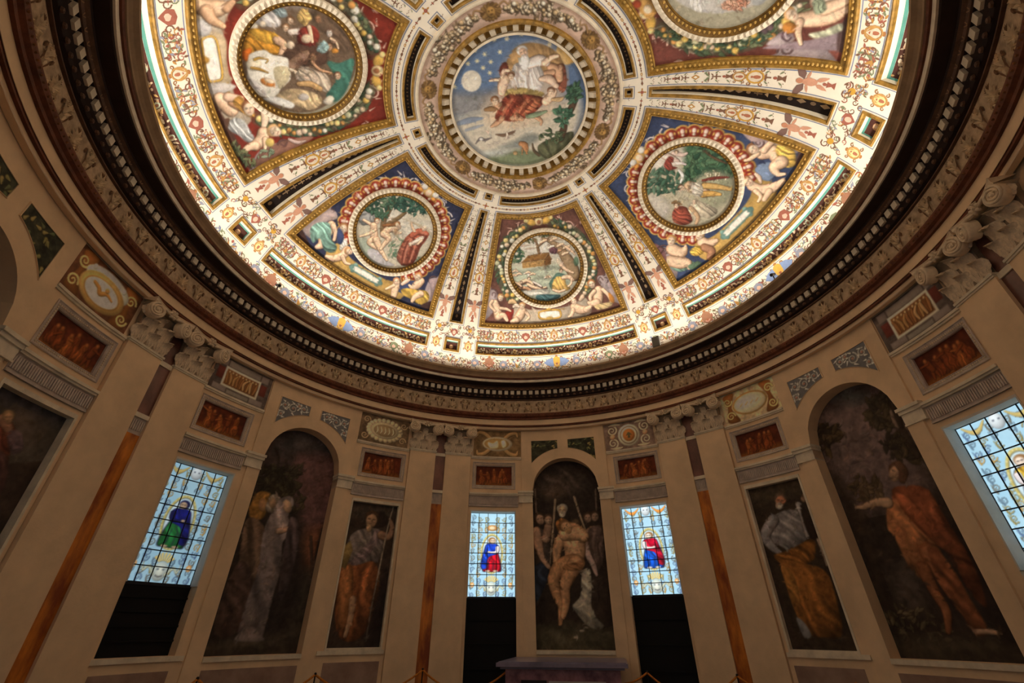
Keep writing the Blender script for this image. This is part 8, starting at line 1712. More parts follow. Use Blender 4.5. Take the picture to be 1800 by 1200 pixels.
NICHE_LAB = {0: 'arched fresco of a seated pale nude figure with torch bearers behind the altar',
             -60: 'arched fresco of three veiled standing women under a purple sky',
             60: 'arched fresco of a striding red-robed figure among trees',
             -120: 'arched wall painting at the far left picture edge'}
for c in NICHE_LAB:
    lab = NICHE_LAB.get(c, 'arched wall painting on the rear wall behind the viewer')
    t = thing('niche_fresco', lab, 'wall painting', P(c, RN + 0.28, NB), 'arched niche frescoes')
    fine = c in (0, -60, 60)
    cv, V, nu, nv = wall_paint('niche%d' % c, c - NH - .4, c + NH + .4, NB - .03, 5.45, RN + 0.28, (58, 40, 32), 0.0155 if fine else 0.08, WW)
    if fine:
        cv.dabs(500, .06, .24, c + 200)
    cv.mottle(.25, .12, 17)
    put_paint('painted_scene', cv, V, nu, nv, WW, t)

SIDE_ART = {(-60, 1): ('side-60', 'tall fresco of a draped young man holding a staff, beside the left niche'),
            (60, -1): ('side60', 'tall fresco of a white-bearded man with ochre cloak, beside the right niche'),
            (-120, 1): ('side-120', 'tall fresco of a red-clad figure cut off at the left picture edge')}
WINDOWS = {(0, -1): ('winA', 1, 1.0), (0, 1): ('winB', 2, 1.0), (-60, -1): ('winC', 3, 0.5), (60, 1): ('winD', 4, 0.9), (180, -1): ('winE', 5, 1.0), (180, 1): ('winF', 6, 1.0), (120, 1): ('winG', 7, 1.0), (-120, -1): ('winH', 8, 1.0)}  # windows of the rear bays are unseen, added as light sources
WFRAME = mat('white_window_reveal', (214, 206, 196), 0.8, 0.08, 4)
LEAD = mat('lead_came', (30, 32, 40), 0.5, 0.2, 8)
GLASSM = paint_mat('lit_stained_glass', 0.2, 1.15, 0.05, 6)
GZ0 = 2.235


def glass_base(cv, kind):
    xy = cv.xy
    n = vnoise(xy, .12, 3)
    cv.c = np.array([168, 214, 236.]) * (1 - n[:, None] * .25) + np.array([226, 246, 250.]) * n[:, None] * .25
    rs = random.Random(kind)
    # scrolls and drops of the border, symmetrical about the middle
    for z in np.arange(GZ0 + .07, SIDE[3] - .05, .125):
        for k in (.10, .27, .43):
            y = z + rs.uniform(-.03, .03)
            tn, stt = rs.choice((-1, 1)), rs.uniform(0, 6)
            cl = rs.choice([(104, 130, 150), (150, 138, 84), (186, 150, 84), (96, 122, 160), (120, 120, 110)])
            for s in (-1, 1):
                if abs(y - 3.15) < .5 and k < .2:
                    continue
                cv.scroll(s * (k + .03), y, .055, tn * s, cl, .009, stt if s > 0 else math.pi - stt, 1.3)
                cv.limb([(s * (k + .05), y - .06), (s * (k + .08), y + .05)], [.014, .004], cl, .3)
    for s in (-1, 1):
        cv.ell(s * .44, 2.48, .045, .05, (226, 160, 90), .4)
        cv.ell(s * .44, 2.48, .02, .025, (240, 220, 180), .2)
    # mask at the foot
    cv.ell(0, 2.40, .12, .14, (196, 206, 196), .8)
    cv.ell(0, 2.40, .06, .08, (228, 232, 214), .6)
    for s in (-1, 1):
        cv.ell(s * .045, 2.43, .02, .012, (110, 120, 130), .2)
        cv.limb([(s * .1, 2.36), (s * .2, 2.46), (s * .27, 2.40), (s * .3, 2.52)], [.02, .022, .016, .006], (190, 196, 170), .6)
    cv.limb([(-.05, 2.34), (0, 2.325), (.05, 2.34)], .009, (110, 110, 110), .2)
    for k in range(7):
        a = R(30 + 20 * k)
        cv.limb([(.08 * math.cos(a), 2.52 + .04 * math.sin(a)), (.16 * math.cos(a), 2.53 + .13 * math.sin(a))], [.012, .02], (226, 204, 130), .5)
    # crest
    if kind != 1:
        cv.ell(0, 3.97, .10, .11, (206, 214, 216), .9)
        for s in (-1, 1):
            pts = [(s * (.16 + .32 * k / 6), 4.04 - .11 * math.sin(math.pi * k / 6)) for k in range(7)]
            cv.limb(pts, [.012, .02, .03, .034, .03, .02, .012], (226, 150, 70) if kind == 2 else (196, 176, 110), .6)
            cv.ell(s * .04, 3.99, .014, .01, (90, 96, 110), .2)
    else:
        cv.ell(0, 3.72, .13, .07, (206, 150, 90), .8)
        cv.ell(0, 3.72, .07, .04, (236, 214, 170), .5)
    # oval frame
    for rx, rz, cl in ((.27, .44, (206, 190, 110)), (.235, .40, (120, 120, 96)), (.222, .385, (214, 238, 246))):
        cv.ell(0, 3.15, rx, rz, cl, .25)
    for k in range(30):
        a = 2 * math.pi * k / 30
        cv.ell(.253 * math.cos(a), 3.15 + .42 * math.sin(a), .012, .012, (236, 222, 160), .4)


def saint(cv, robe, cloak, skin, hood=None, tilt=1):
    full, cv.xy = cv.xy, cv.xy * np.array([0.66, 1.0]) + np.array([0.0, 0.02])
    dk = (40, 40, 60)
    rb = [(-.13, 2.80), (-.12, 3.0), (-.08, 3.22), (-.07, 3.36), (.07, 3.36), (.09, 3.2), (.13, 3.0), (.14, 2.80), (.05, 2.78), (-.05, 2.78)]
    cv.blob([(x * 1.1, 3.08 + (z - 3.08) * 1.03) for x, z in rb], dk, .2)
    cv.blob(rb, robe, 1, fold=(9, 5, .3))
    ck = [(tilt * -.03, 3.38), (tilt * .08, 3.37), (tilt * .12, 3.22), (tilt * .16, 2.98), (tilt * .15, 2.84), (tilt * .08, 2.86), (tilt * .05, 3.08), (-tilt * .08, 3.16), (-tilt * .11, 3.26), (-tilt * .09, 3.35)]
    cv.blob([(x * 1.08, 3.1 + (z - 3.1) * 1.02) for x, z in ck], dk, .2)
    cv.blob(ck, cloak, 1, fold=(8, 30, .3))
    for x0, z0, x1, z1 in ((.0, 3.1, tilt * .08, 2.9), (-.04, 3.05, -.06, 2.84), (.03, 3.0, .02, 2.82), (tilt * .06, 3.3, tilt * .1, 3.1)):
        cv.limb([(x0, z0), (x1, z1)], [.004, .007], dk, .1, alpha=.7)
    cv.limb([(-tilt * .09, 3.30), (-tilt * .075, 3.20), (tilt * .03, 3.19)], [.034, .03, .02], hood or (214, 206, 206), .9)
    cv.ell(tilt * .045, 3.2, .022, .02, skin, .4)
    cv.ell(0, 3.455, .062, .072, (150, 110, 70) if hood is None else hood, .6)
    cv.ell(-tilt * .012, 3.44, .042, .056, skin, .5)
    for s in (-1, 1):
        cv.ell(s * .016 - tilt * .012, 3.45, .008, .005, (60, 50, 50), 0)
        cv.ell(s * .06, 2.79, .035, .018, skin, .4)
    cv.xy = full


SAINTS = {'winA': ((196, 20, 40), (30, 70, 200), (226, 200, 170), None, -1), 'winB': ((20, 90, 214), (190, 20, 50), (236, 220, 200), None, 1), 'winC': ((40, 120, 60), (24, 30, 110), (190, 160, 130), (20, 24, 70), 1), 'winD': ((236, 226, 200), (214, 170, 60), (240, 220, 200), None, 1)}
WIN_LAB = {1: 'lit stained glass window left of the altar, saint in red and blue', 2: 'lit stained glass window right of the altar, saint in blue with red', 3: 'bluish stained glass window at left with a dark blue and green robed saint', 4: 'bright stained glass window at the right picture edge'}


for (c, s), (key, num, gain) in WINDOWS.items():
    a0, a1 = sorted((c + s * SIDE[0], c + s * SIDE[1]))
    RG = 6.40
    q = MB()                                            # reveal lining round the glass
    q.cbox(a0 - .02, a0 + .18, RS - .004, RG + .1, GZ0 - .02, SIDE[3] + .01)
    q.cbox(a1 - .18, a1 + .02, RS - .004, RG + .1, GZ0 - .02, SIDE[3] + .01)
    q.cbox(a0, a1, RS - .004, RG + .1, SIDE[3] - .02, SIDE[3] + .012)
    w_o = obj('window_%d' % num, q, WFRAME, kind='structure')
    w_o['label'] = WIN_LAB.get(num, 'unseen stained glass window added behind the viewer to light the front walls')
    q = MB()
    q.cbox(a0, a1, RG - .02, RG + .04, GZ0 - .04, GZ0)
    obj('sill_bar', q, LEAD, w_o)
    q = MB()
    zf = 0.0 if c == 0 else SIDE[2]
    q.cbox(a0, a1, RG - .01, RG + .06, zf, GZ0 - .04)
    for k in range(1, 5):
        z = zf + (GZ0 - zf) * k / 5
        q.cbox(a0, a1, RG - .03, RG, z - .015, z + .015)
    obj('dark_shutter', q, BLACK, w_o)
    b0, b1 = a0 + .18, a1 - .18
    nc, nrow = (5, 8)
    zt = SIDE[3] - .02
    fine = num <= 4
    for i in range(nc):
        for j in range(nrow):
            p0, p1 = b0 + (b1 - b0) * i / nc, b0 + (b1 - b0) * (i + 1) / nc
            z0, z1 = GZ0 + (zt - GZ0) * j / nrow, GZ0 + (zt - GZ0) * (j + 1) / nrow
            g = 0.05
            if fine:
                n1, n2 = 17, 19
            else:
                n1, n2 = 3, 3
            A, Z = np.meshgrid(np.linspace(p0 + g, p1 - g, n1), np.linspace(z0 + .005, z1 - .005, n2), indexing='ij')
            A, Z = A.ravel(), Z.ravel()
            V = np.stack([RG * np.sin(np.radians(A)), RG * np.cos(np.radians(A)), Z], -1)
            if i == 0 and j == 0:
                allxy, store = [], []
            allxy.append(np.stack([np.radians(A - (b0 + b1) / 2) * RG, Z], -1))
            store.append((V, n1, n2))
    cv = Canvas(np.concatenate(allxy), (206, 236, 246), .012)
    if fine:
        glass_base(cv, num)
        saint(cv, *SAINTS[key])
    k0 = 0
    for V, n1, n2 in store:
        cc = srgb2lin(cv.c[k0:k0 + len(V)]) * gain * GLASS_POWER * (1.0 if fine else GLASS_BACK)
        k0 += len(V)
        link('pane', cgrid_mesh('pane', V, cc, n1, n2), GLASSM, w_o)
    for i in range(nc + 1):
        a = b0 + (b1 - b0) * i / nc
        q = MB()
        q.cbox(a - .06, a + .06, RG - .012, RG + .012, GZ0, zt, 1)
        obj('lead_bar', q, LEAD, w_o)
    for j in range(nrow + 1):
        z = GZ0 + (zt - GZ0) * j / nrow
        q = MB()
        q.cbox(b0, b1, RG - .014, RG + .012, z - .0075, z + .0075)
        obj('lead_bar', q, LEAD, w_o)

for c in BAYN:
    for s in (-1, 1):
        if (c, s) in WINDOWS:
            continue
        if (c, s) not in SIDE_ART:
            continue
        key, lab = SIDE_ART.get((c, s), (None, 'tall wall painting on the rear wall behind the viewer'))
        a0, a1 = sorted((c + s * SIDE[0], c + s * SIDE[1]))
        t = thing('side_fresco', lab, 'wall painting', P((a0 + a1) / 2, RS + .1, SIDE[2]), 'tall frescoes beside the niches')
        cv, V, nu, nv = wall_paint(key, a0 - .1, a1 + .1, SIDE[2], SIDE[3] + .02, RS + .10, (52, 36, 28), .0155 if key else .1, WW)
        if key:
            cv.dabs(300, .05, .24, c + 100)
        cv.mottle(.22, .1, 19)
        put_paint('painted_scene', cv, V, nu, nv, WW, t)
        q = MB()
        q.cbox(a0 - .05, a0 + .28, RS - .012, RS + .12, SIDE[2], SIDE[3])
        q.cbox(a1 - .28, a1 + .05, RS - .012, RS + .12, SIDE[2], SIDE[3])
        q.cbox(a0, a1, RS - .012, RS + .12, SIDE[3] - .03, SIDE[3] + .03)
        q.cbox(a0, a1, RS - .012, RS + .12, SIDE[2] - .01, SIDE[2] + .04)
        obj('frame', q, PLASTER2, t)

# small red panels with a carved grey frame
RED_LAB = {(0, -1): 'dark red figured panel above the window left of the altar', (0, 1): 'dark red figured panel above the window right of the altar',
           (-60, -1): 'red figured panel above the blue-robed stained window', (-60, 1): 'dark red figured panel above the young man with a staff',
           (60, -1): 'dark red figured panel above the white-bearded man', (60, 1): 'dark red figured panel above the window at the right edge',
           (-120, 1): 'orange-red figured panel at the far left edge'}


def red_art(seed):
    def fn(cv):
        rs = random.Random(seed)
        cv.mottle(.35, .12, seed)
        n = rs.choice((4, 5, 6))
        lo, hi = cv.xy[:, 0].min() + .12, cv.xy[:, 0].max() - .12
        z0 = cv.xy[:, 1].min()
        cv.blob([(lo - .15, z0), (hi + .15, z0), (hi + .15, z0 + .09), ((lo + hi) / 2, z0 + .13), (lo - .15, z0 + .08)], (128, 66, 20), .8, 3)
        for i in range(n):
            x = lo + (hi - lo) * (i + .5) / n + rs.uniform(-.04, .04)
            h = rs.uniform(.26, .36)
            zb = z0 + rs.uniform(.05, .10)
            cl = rs.choice([(124, 56, 18), (112, 46, 14), (138, 66, 22), (104, 42, 14)])
            le = rs.uniform(-.08, .08)
            cv.limb([(x - .04, zb), (x - .02, zb + h * .3), (x, zb + h * .5)], [.018, .028, .035], cl, 1)
            cv.limb([(x + .05, zb), (x + .03, zb + h * .28), (x, zb + h * .5)], [.018, .028, .035], cl, 1)
            cv.limb([(x, zb + h * .45), (x + le * .5, zb + h * .8)], [.045, .055], cl, 1)
            cv.limb([(x + le * .5, zb + h * .78), (x + le + rs.uniform(-.12, .12), zb + h * rs.uniform(.5, .95))], [.022, .014], cl, 1)
            cv.ell(x + le * .7, zb + h * .98, .03, .036, (146, 74, 28), 1)
            if rs.random() < .5:
                cv.blob([(x - .07, zb), (x + .07, zb), (x + .06, zb + h * .5), (x - .05, zb + h * .5)], cl, 1, fold=(14, 0, .25))
    return fn


for c in BAYN:
    for s in (-1, 1):
        if (c, s) not in RED_LAB:
            continue
        a0, a1 = sorted((c + s * 11.75, c + s * 22.0))
        lab = RED_LAB.get((c, s), 'red figured panel on the rear wall behind the viewer')
        t = thing('red_panel', lab, 'relief panel', P((a0 + a1) / 2, RS, 4.62), 'red panels above the openings')
        fine = (c, s) in RED_LAB
        z0, z1 = 4.615, 5.295
        da, dz = .9, .095
        cv, V, nu, nv = wall_paint(None, a0 + da - .1, a1 - da + .1, z0 + dz - .02, z1 - dz + .02, RS + .055, (84, 30, 12), .013 if fine else .08, WW, red_art(int(c * 2 + s + 700)) if fine else None)
        put_paint('figured_field', cv, V, nu, nv, WW, t)
        q = MB()
        prof = [(0.0, RS), (0.0, RS - .014), (.1, RS - .02), (.18, RS - .006), (.7, RS + .012), (.78, RS + .004), (.9, RS + .02), (.9, RS + .06)]
        loops = []
        for e, rr in prof:
            ez = e * R(1) * RS
            n = 8
            L = [P(a0 + e + (a1 - a0 - 2 * e) * k / n, rr, z0 + ez) for k in range(n)]
            L += [P(a1 - e, rr, z0 + ez + (z1 - z0 - 2 * ez) * k / 4) for k in range(4)]
            L += [P(a1 - e - (a1 - a0 - 2 * e) * k / n, rr, z1 - ez) for k in range(n)]
            L += [P(a0 + e, rr, z1 - ez - (z1 - z0 - 2 * ez) * k / 4) for k in range(4)]
            loops.append(L)
        bridge(q, loops)
        fr = obj('carved_frame', q, GREYST, t)
        if fine:
            q = MB()
            for (az, z) in [(a0 + .5 + (a1 - a0 - 1.0) * k / 30, zz) for k in range(31) for zz in (z0 + .055, z1 - .055)] + [(az_, z0 + .06 + (z1 - z0 - .12) * k / 16) for k in range(1, 16) for az_ in (a0 + .5, a1 - .5)]:
                lump(q, az, z, RS + .004, .012, .02, .016, 5)
            obj('frame_beads', q, STONE, fr, kind='stuff')

# panels with cartouches between capital and niche
CART_LAB = {(0, -1): ('brown', 'brown panel with a pale scrolled cartouche, left above the altar niche'), (0, 1): ('disc', 'scrollwork panel with a round orange boss in a white ring, right above the altar niche'),
            (-60, -1): ('frame', 'panel with a small framed relief beside the capital left of the niche of veiled women'), (-60, 1): ('shield', 'panel with a shell-edged pale cartouche right of the niche of veiled women'),
            (60, -1): ('oval', 'ochre panel with a pale oval cartouche left of the striding figure niche'), (60, 1): ('frame', 'panel with a small framed relief right of the striding figure niche'),
            (-120, 1): ('oval2', 'rust panel with a white and gold oval cartouche at the far left')}


def cart_art(kind):
    def fn(cv):
        lo, hi = cv.xy.min(0), cv.xy.max(0)
        cx, cz = (lo + hi) / 2
        cv.mottle(.25, .1, 5)
        tan, pale = (180, 148, 110), (190, 162, 126)
        if kind == 'brown':
            for s in (-1, 1):
                for k in (-1, 1):
                    cv.limb([(cx + s * .1, cz + k * .05), (cx + s * .32, cz + k * .26), (cx + s * .5, cz + k * .30), (cx + s * .54, cz + k * .2)], [.05, .06, .05, .02], (160, 118, 72), 1.2)
            cv.ell(cx, cz, .40, .20, pale, 1)
            cv.ell(cx - .02, cz, .33, .15, (170, 124, 66), .6)
            cv.blob([(cx - .25, cz + .04), (cx - .12, cz + .02), (cx, cz + .09), (cx + .02, cz - .1), (cx - .16, cz - .13), (cx - .24, cz - .06)], (222, 196, 150), .6)
            cv.blob([(cx + .1, cz + .08), (cx + .2, cz + .1), (cx + .24, cz - .05), (cx + .14, cz - .1)], (222, 196, 150), .6)
        elif kind == 'disc':
            for s in (-1, 1):
                for k in (-1, 1):
                    cv.scroll(cx + s * .42, cz + k * .17, .14, s * k, (190, 160, 130), .026, R(90 * k), 1.6)
                    cv.limb([(cx + s * .2, cz + k * .3), (cx + s * .34, cz + k * .32), (cx + s * .5, cz + k * .3)], [.02, .045, .01], (180, 150, 120), 1)
                cv.ell(cx + s * .42, cz, .07, .07, (190, 130, 90), 1.2)
            cv.ell(cx, cz, .28, .29, (206, 184, 150), 1)
            cv.ell(cx, cz, .225, .235, (120, 90, 66), .5)
            cv.ell(cx, cz, .205, .215, (220, 196, 160), .8)
            cv.ell(cx, cz, .155, .165, (176, 98, 40), .8)
            cv.blob([(cx, cz + .08), (cx + .07, cz - .01), (cx + .02, cz), (cx + .03, cz - .07), (cx - .03, cz - .07), (cx - .02, cz), (cx - .07, cz - .01)], (96, 84, 50), .5)
        elif kind == 'shield':
            for k in range(22):
                a = 2 * math.pi * k / 22
                cv.ell(cx + .40 * math.cos(a), cz + .24 * math.sin(a), .075, .065, (178, 148, 110), 1.5, math.degrees(a))
            cv.ell(cx, cz, .36, .215, (188, 158, 118), 1.1)
            cv.ell(cx, cz, .28, .155, (150, 116, 78), .8)
            for k in range(5):
                x = cx - .2 + .1 * k
                cv.limb([(x, cz + .08), (x + .03, cz - .02), (x, cz - .09)], [.012, .02, .008], (196, 170, 132), .7)
            for s in (-1, 1):
                cv.scroll(cx + s * .48, cz - .2, .09, s, (164, 130, 92), .02, 0, 1.4)
                cv.scroll(cx + s * .48, cz + .2, .09, -s, (164, 130, 92), .02, 0, 1.4)
        elif kind in ('oval', 'oval2'):
            for s in (-1, 1):
                cv.blob([(cx + s * .3, cz + .33), (cx + s * .56, cz + .3), (cx + s * .5, cz + .05), (cx + s * .57, cz - .3), (cx + s * .3, cz - .33), (cx + s * .42, cz)], (150, 84, 36), 1.2)
                cv.scroll(cx + s * .48, cz + .16, .1, s, (206, 160, 96), .022, 0, 1.5)
                cv.scroll(cx + s * .48, cz - .18, .1, -s, (206, 160, 96), .022, 0, 1.5)
            if kind == 'oval':
                cv.ell(cx, cz, .40, .25, (186, 130, 62), 1)
                cv.ell(cx, cz, .36, .215, (214, 188, 146), .8)
                for k in range(4):
                    cv.limb([(cx - .22 + .12 * k, cz - .02), (cx - .16 + .12 * k, cz + .03)], [.012, .006], (176, 140, 98), .4)
            else:
                cv.ell(cx + .02, cz + .12, .42, .2, (214, 200, 176), 1)
                for k in range(6):
                    cv.ell(cx - .3 + .12 * k, cz + .22, .035, .045, (196, 184, 166), 1)
                cv.ell(cx, cz - .04, .42, .27, (206, 150, 76), 1.2)
                cv.ell(cx, cz - .04, .33, .20, (170, 110, 46), .5)
                cv.ell(cx, cz - .04, .31, .185, (226, 214, 196), .6)
                cv.limb([(cx - .18, cz + .03), (cx - .08, cz), (cx - .02, cz - .06), (cx + .08, cz), (cx + .2, cz - .04)], [.03, .035, .04, .03, .015], (176, 116, 52), 1)
                cv.ell(cx + .06, cz + .05, .04, .04, (190, 130, 66), 1)
        elif kind == 'frame':
            g = (128, 106, 96)
            for x0, x1, y0, y1, cl in ((-.55, -.38, .18, .33, g), (-.36, .36, .20, .33, (140, 118, 104)), (.38, .55, .18, .33, g), (-.55, -.40, -.10, .14, (100, 40, 30)), (.40, .55, -.10, .14, (100, 40, 30)), (-.55, -.26, -.33, -.22, g), (-.24, .24, -.33, -.25, (130, 112, 98)), (.26, .55, -.33, -.22, g)):
                cv.blob([(cx + x0, cz + y0), (cx + x1, cz + y0), (cx + x1, cz + y1), (cx + x0, cz + y1)], cl, .4, sharp=True)
            cv.blob([(cx - .40, cz - .22), (cx + .40, cz - .22), (cx + .40, cz + .19), (cx - .40, cz + .19)], (204, 182, 156), .3, sharp=True)
            cv.blob([(cx - .355, cz - .175), (cx + .355, cz - .175), (cx + .355, cz + .145), (cx - .355, cz + .145)], (128, 74, 36), .5, sharp=True)
            rs = random.Random(4)
            for k in range(9):
                x = cx - .3 + .075 * k
                cv.limb([(x, cz - .14), (x + rs.uniform(-.03, .03), cz - .02), (x + rs.uniform(-.05, .05), cz + .07)], [.02, .032, .022], rs.choice([(150, 104, 56), (136, 84, 42), (162, 120, 74)]), 1.2)
                cv.ell(x, cz + .10, .02, .024, (190, 150, 100), 1)
    return fn


for c in BAYN:
    for s in (-1, 1):
        if (c, s) not in CART_LAB:
            continue
        kind, lab = CART_LAB.get((c, s), (None, 'cartouche panel on the rear wall behind the viewer'))
        a0, a1 = sorted((c + s * 10.35, c + s * (22.0 if kind else 21.3)))
        base = {'brown': (118, 84, 50), 'disc': (124, 92, 76), 'shield': (104, 76, 52), 'oval': (196, 160, 116), 'oval2': (104, 58, 34), 'frame': (84, 66, 58), None: (124, 92, 70)}[kind]
        t = thing('cartouche_panel', lab, 'wall panel', P((a0 + a1) / 2, RS, 5.45), 'cartouche panels under the architrave')
        cv, V, nu, nv = wall_paint(None, a0, a1, 5.447, ZC - .004, RS - .006, base, .0125 if kind else .1, WW, cart_art(kind) if kind else None)
        put_paint('painted_field', cv, V, nu, nv, WW, t)

# spandrel panels over each arch
SPN = {0: 'the altar niche', -60: 'the niche of veiled women', 60: 'the niche of the striding figure', -120: 'the niche at the far left edge', 120: 'a rear niche', 180: 'a rear niche'}


def spandrel_art(s, c):
    def fn(cv):
        if c in (0, -120):
            cv.mottle(.5, .08, 3)
            rs = random.Random(c + s)
            for k in range(26):
                x, y = rs.uniform(s * .1 if s > 0 else -.85, .85 if s > 0 else -.1), rs.uniform(5.3, 5.86)
                a = rs.uniform(0, 6.28)
                cv.limb([(x, y), (x + .06 * math.cos(a), y + .06 * math.sin(a))], [.03, .01], rs.choice([(106, 94, 48), (78, 78, 46), (128, 106, 56)]), 1)
        else:
            gy = (150, 140, 130)
            for x, y, r, tn in ((.28, 5.76, .085, 1), (.52, 5.70, .11, -1), (.72, 5.72, .08, 1), (.76, 5.50, .07, -1), (.40, 5.80, .05, 1)):
                cv.scroll(s * x, y, r, s * tn, gy, .018, R(60), 1.5)
                for k in range(4):
                    a = k * 1.6 + x * 9
                    cv.limb([(s * x + r * math.cos(a), y + r * math.sin(a)), (s * x + 1.5 * r * math.cos(a + .4), y + 1.5 * r * math.sin(a + .4))], [.022, .006], (176, 164, 150), 1)
                cv.ell(s * x, y, .025, .025, (150, 96, 76), 1)
    return fn


for c in BAYN:
    for s in (-1, 1):
        if c in (120, 180):
            continue
        a0, a1 = sorted((c + s * 1.3, c + s * 7.75))
        far = c in (120, 180)
        base = (48, 44, 30) if c in (0, -120) else (92, 84, 84)
        A0, A1 = a0, a1
        step = .0125 if not far else .05
        nu, nv = int(R(a1 - a0) * RN / step), int(.6 / step)
        A, Kk = np.meshgrid(np.linspace(a0, a1, nu), np.linspace(0, 1, nv), indexing='ij')
        A, Kk = A.ravel(), Kk.ravel()
        x = np.radians(A - c) * RN
        zb = 4.56 + np.sqrt(np.maximum(1.10 ** 2 - x * x, .01))
        Z = zb + (5.875 - zb) * Kk
        cv = Canvas(np.stack([x, Z], -1), base, step)
        if not far:
            spandrel_art(s, c)(cv)
        rr = RN - .004
        V = np.stack([rr * np.sin(np.radians(A)), rr * np.cos(np.radians(A)), Z], -1)
        side = 'left' if s < 0 else 'right'
        lab = '%s spandrel panel above the arch of %s' % (side, SPN[c])
        t = thing('spandrel_panel', lab, 'wall panel', P((a0 + a1) / 2, RN, 5.6), 'spandrel panels over the arches')
        put_paint('painted_field', cv, V, nu, nv, WW, t)
        q = MB()                                       # thin raised border
        n = 12
        pts = [(a0 + (a1 - a0) * k / n) for k in range(n + 1)]
        def zlow(a):
            return 4.56 + math.sqrt(max(1.10 ** 2 - (R(a - c) * RN) ** 2, .01))
        outl = [(a, 5.875) for a in pts] + [(a, zlow(a)) for a in reversed(pts)]
        ca, cz = sum(p[0] for p in outl) / len(outl), sum(p[1] for p in outl) / len(outl)
        L = [[P(a + (a - ca) * k, r_r, z + (z - cz) * k) for a, z in outl] for k, r_r in ((0.0, RN - .003), (0.0, RN - .014), (.035, RN - .014), (.05, RN + .003))]
        bridge(q, L)
        obj('border', q, PLASTER, t)
# ---------------------------------------------------------------- altar
t = thing('altar', 'pinkish marble altar with a dark slab top below the central fresco', 'altar', (-0.15, 5.0, 0))
PINK = mat('pink_marble', (176, 122, 128), 0.35, 0.3, 5, col2=(112, 70, 80), spec=0.5)
SLAB = mat('dark_slab', (126, 116, 136), 0.28, 0.25, 3, spec=0.6)  # slab colour lightened to stand in for window light on the top
q = MB()
q.box(-1.28, 1.02, 4.20, 5.95, 1.05, 1.11)
q.box(-1.25, 0.99, 4.24, 5.95, 1.11, 1.125)
q.box(-1.22, 0.96, 4.28, 5.95, 1.015, 1.05)
obj('top_slab', q, SLAB, t)
q = MB()
q.box(-1.14, 0.88, 4.36, 5.95, 0.10, 1.015)
q.box(-1.18, 0.92, 4.32, 5.95, 0.0, 0.10)
bd = obj('body', q, PINK, t)
q = MB()
q.box(-0.85, -0.40, 4.325, 4.365, 0.25, 0.86)
obj('front_panel', q, mat('dark_front_panel', (40, 30, 34), .5), bd)
q = MB()
q.box(-0.36, 0.62, 4.32, 4.365, 0.25, 0.85)
obj('front_relief', q, mat('white_marble', (196, 186, 182), .4, .15, 3), bd)

# ---------------------------------------------------------------- rope barrier
IRON = mat('black_iron', (26, 22, 20), 0.5, 0.2, 5)
ROPE = mat('orange_rope', (196, 120, 44), 0.85, 0.25, 30, bump=.3)
posts = [(-71.2, 1.02, 'beside the window at left'), (-51.5, 0.975, 'below the veiled women fresco'), (-31.0, 0.98, 'before the pilasters left of the altar'), (14.4, 0.945, 'right of the altar'), (31.0, 0.955, 'before the pilasters right of the altar')]
RB = 5.5
for az, h, w_ in posts:
    t = thing('rope_stand', 'thin black iron rope stand ' + w_, 'barrier post', P(az, RB, 0), 'rope stands along the wall')
    q = MB()
    x, y, _ = P(az, RB, 0)
    q.tube([(x, y, .02), (x, y, h - .02)], .012, 8)
    obj('post', q, IRON, t)
    q = MB()
    q.tube([(x, y, 0), (x, y, .012), (x, y, .02)], [.14, .14, .03], 20)
    obj('foot', q, IRON, t)
    q = MB()
    q.tube([(x, y, h - .03), (x, y, h - .01), (x, y, h + .01)], [.016, .024, .014], 10)
    obj('knob', q, IRON, t)


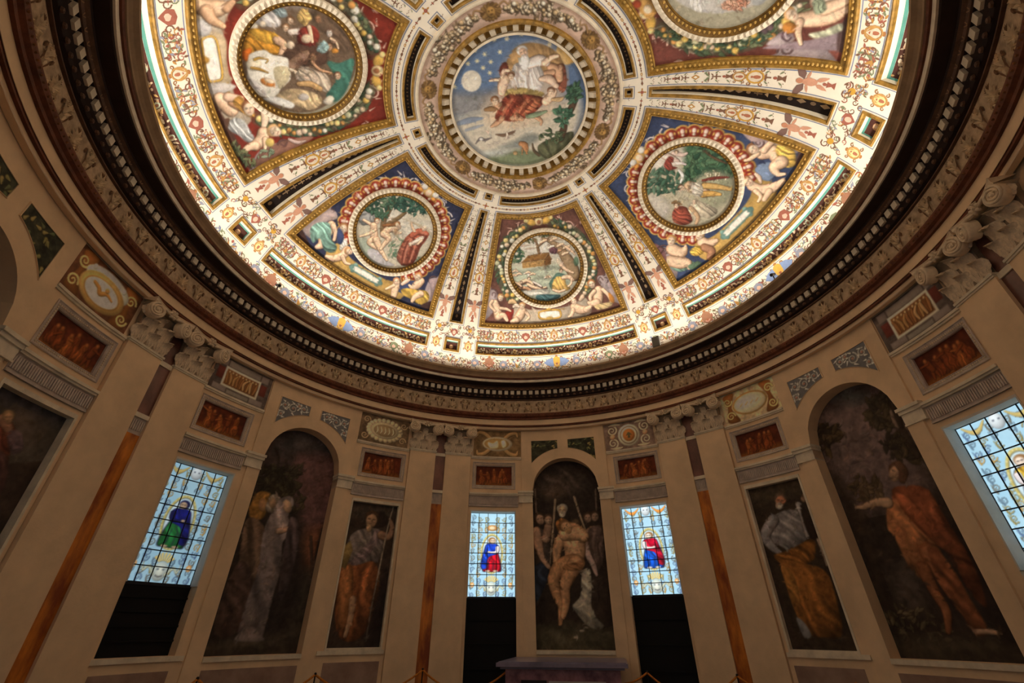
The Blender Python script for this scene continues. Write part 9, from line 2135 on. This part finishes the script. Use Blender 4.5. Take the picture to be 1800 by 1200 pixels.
def rope(p0, p1, sag, lab):
    q = MB()
    n = 18
    pts = []
    for i in range(n + 1):
        f = i / n
        pts.append(tuple(np.array(p0) * (1 - f) + np.array(p1) * f - np.array([0, 0, sag * 4 * f * (1 - f)])))
    q.tube(pts, .017, 8)
    tag(obj('barrier_rope', q, ROPE, smooth=True), lab, 'rope', 'ropes of the barrier')


def pp(i):
    return np.array(P(posts[i][0], RB, posts[i][1] - .02))


rope(pp(0), pp(1), .32, 'orange rope hanging between the two rope stands at the left')
rope(pp(1), pp(2), .32, 'orange rope hanging below the young man with a staff')
rope(pp(2), (-1.20, 4.75, .95), .30, 'orange rope hanging from the left stand to the altar')
rope((0.94, 4.75, .80), pp(3), .03, 'short orange rope rising from the altar to the stand on its right')
rope(pp(3), pp(4), .32, 'orange rope hanging between the stands right of the altar')
rope(pp(4), np.array(P(50, RB, .95)), .30, 'orange rope below the white-bearded man')
rope(np.array(P(-90, RB, .95)), pp(0), .32, 'orange rope running to the far left wall')

# ---------------------------------------------------------------- fittings seen on the dome foot
t = thing('floodlight', 'small grey floodlight box standing on the cornice right of the ark panel', 'floodlight', P(28.5, 5.66, 7.6))
GM = mat('grey_metal', (104, 100, 92), .4, .1, 4)
q = MB()
q.cbox(27.5, 29.5, 5.60, 5.68, 7.70, 8.03, 1)
q.cbox(27.7, 29.3, 5.585, 5.61, 7.74, 7.99, 1)
obj('housing', q, GM, t)
q = MB()
q.cbox(28.2, 28.8, 5.61, 5.67, 7.605, 7.71, 1)
q.cbox(27.9, 29.1, 5.58, 5.72, 7.60, 7.615, 1)
obj('bracket', q, IRON, t)
for az, w_ in ((60.8, 'below the right blue panel'), (-79.4, 'below the left blue panel')):
    t = thing('spot_lamp', 'tiny black spot lamp standing on the cornice ' + w_, 'lamp', P(az, 5.62, 7.6), 'spot lamps on the cornice')
    q = MB()
    q.tube([P(az, 5.64, 7.60), P(az, 5.64, 7.62), P(az, 5.64, 7.63), P(az, 5.64, 7.88)], [.04, .04, .012, .012], 8)
    obj('stem', q, IRON, t)
    q = MB()
    q.tube([P(az, 5.70, 7.94), P(az, 5.64, 7.91), P(az, 5.59, 7.885)], [.028, .036, .036], 12)
    obj('lamp_head', q, IRON, t)
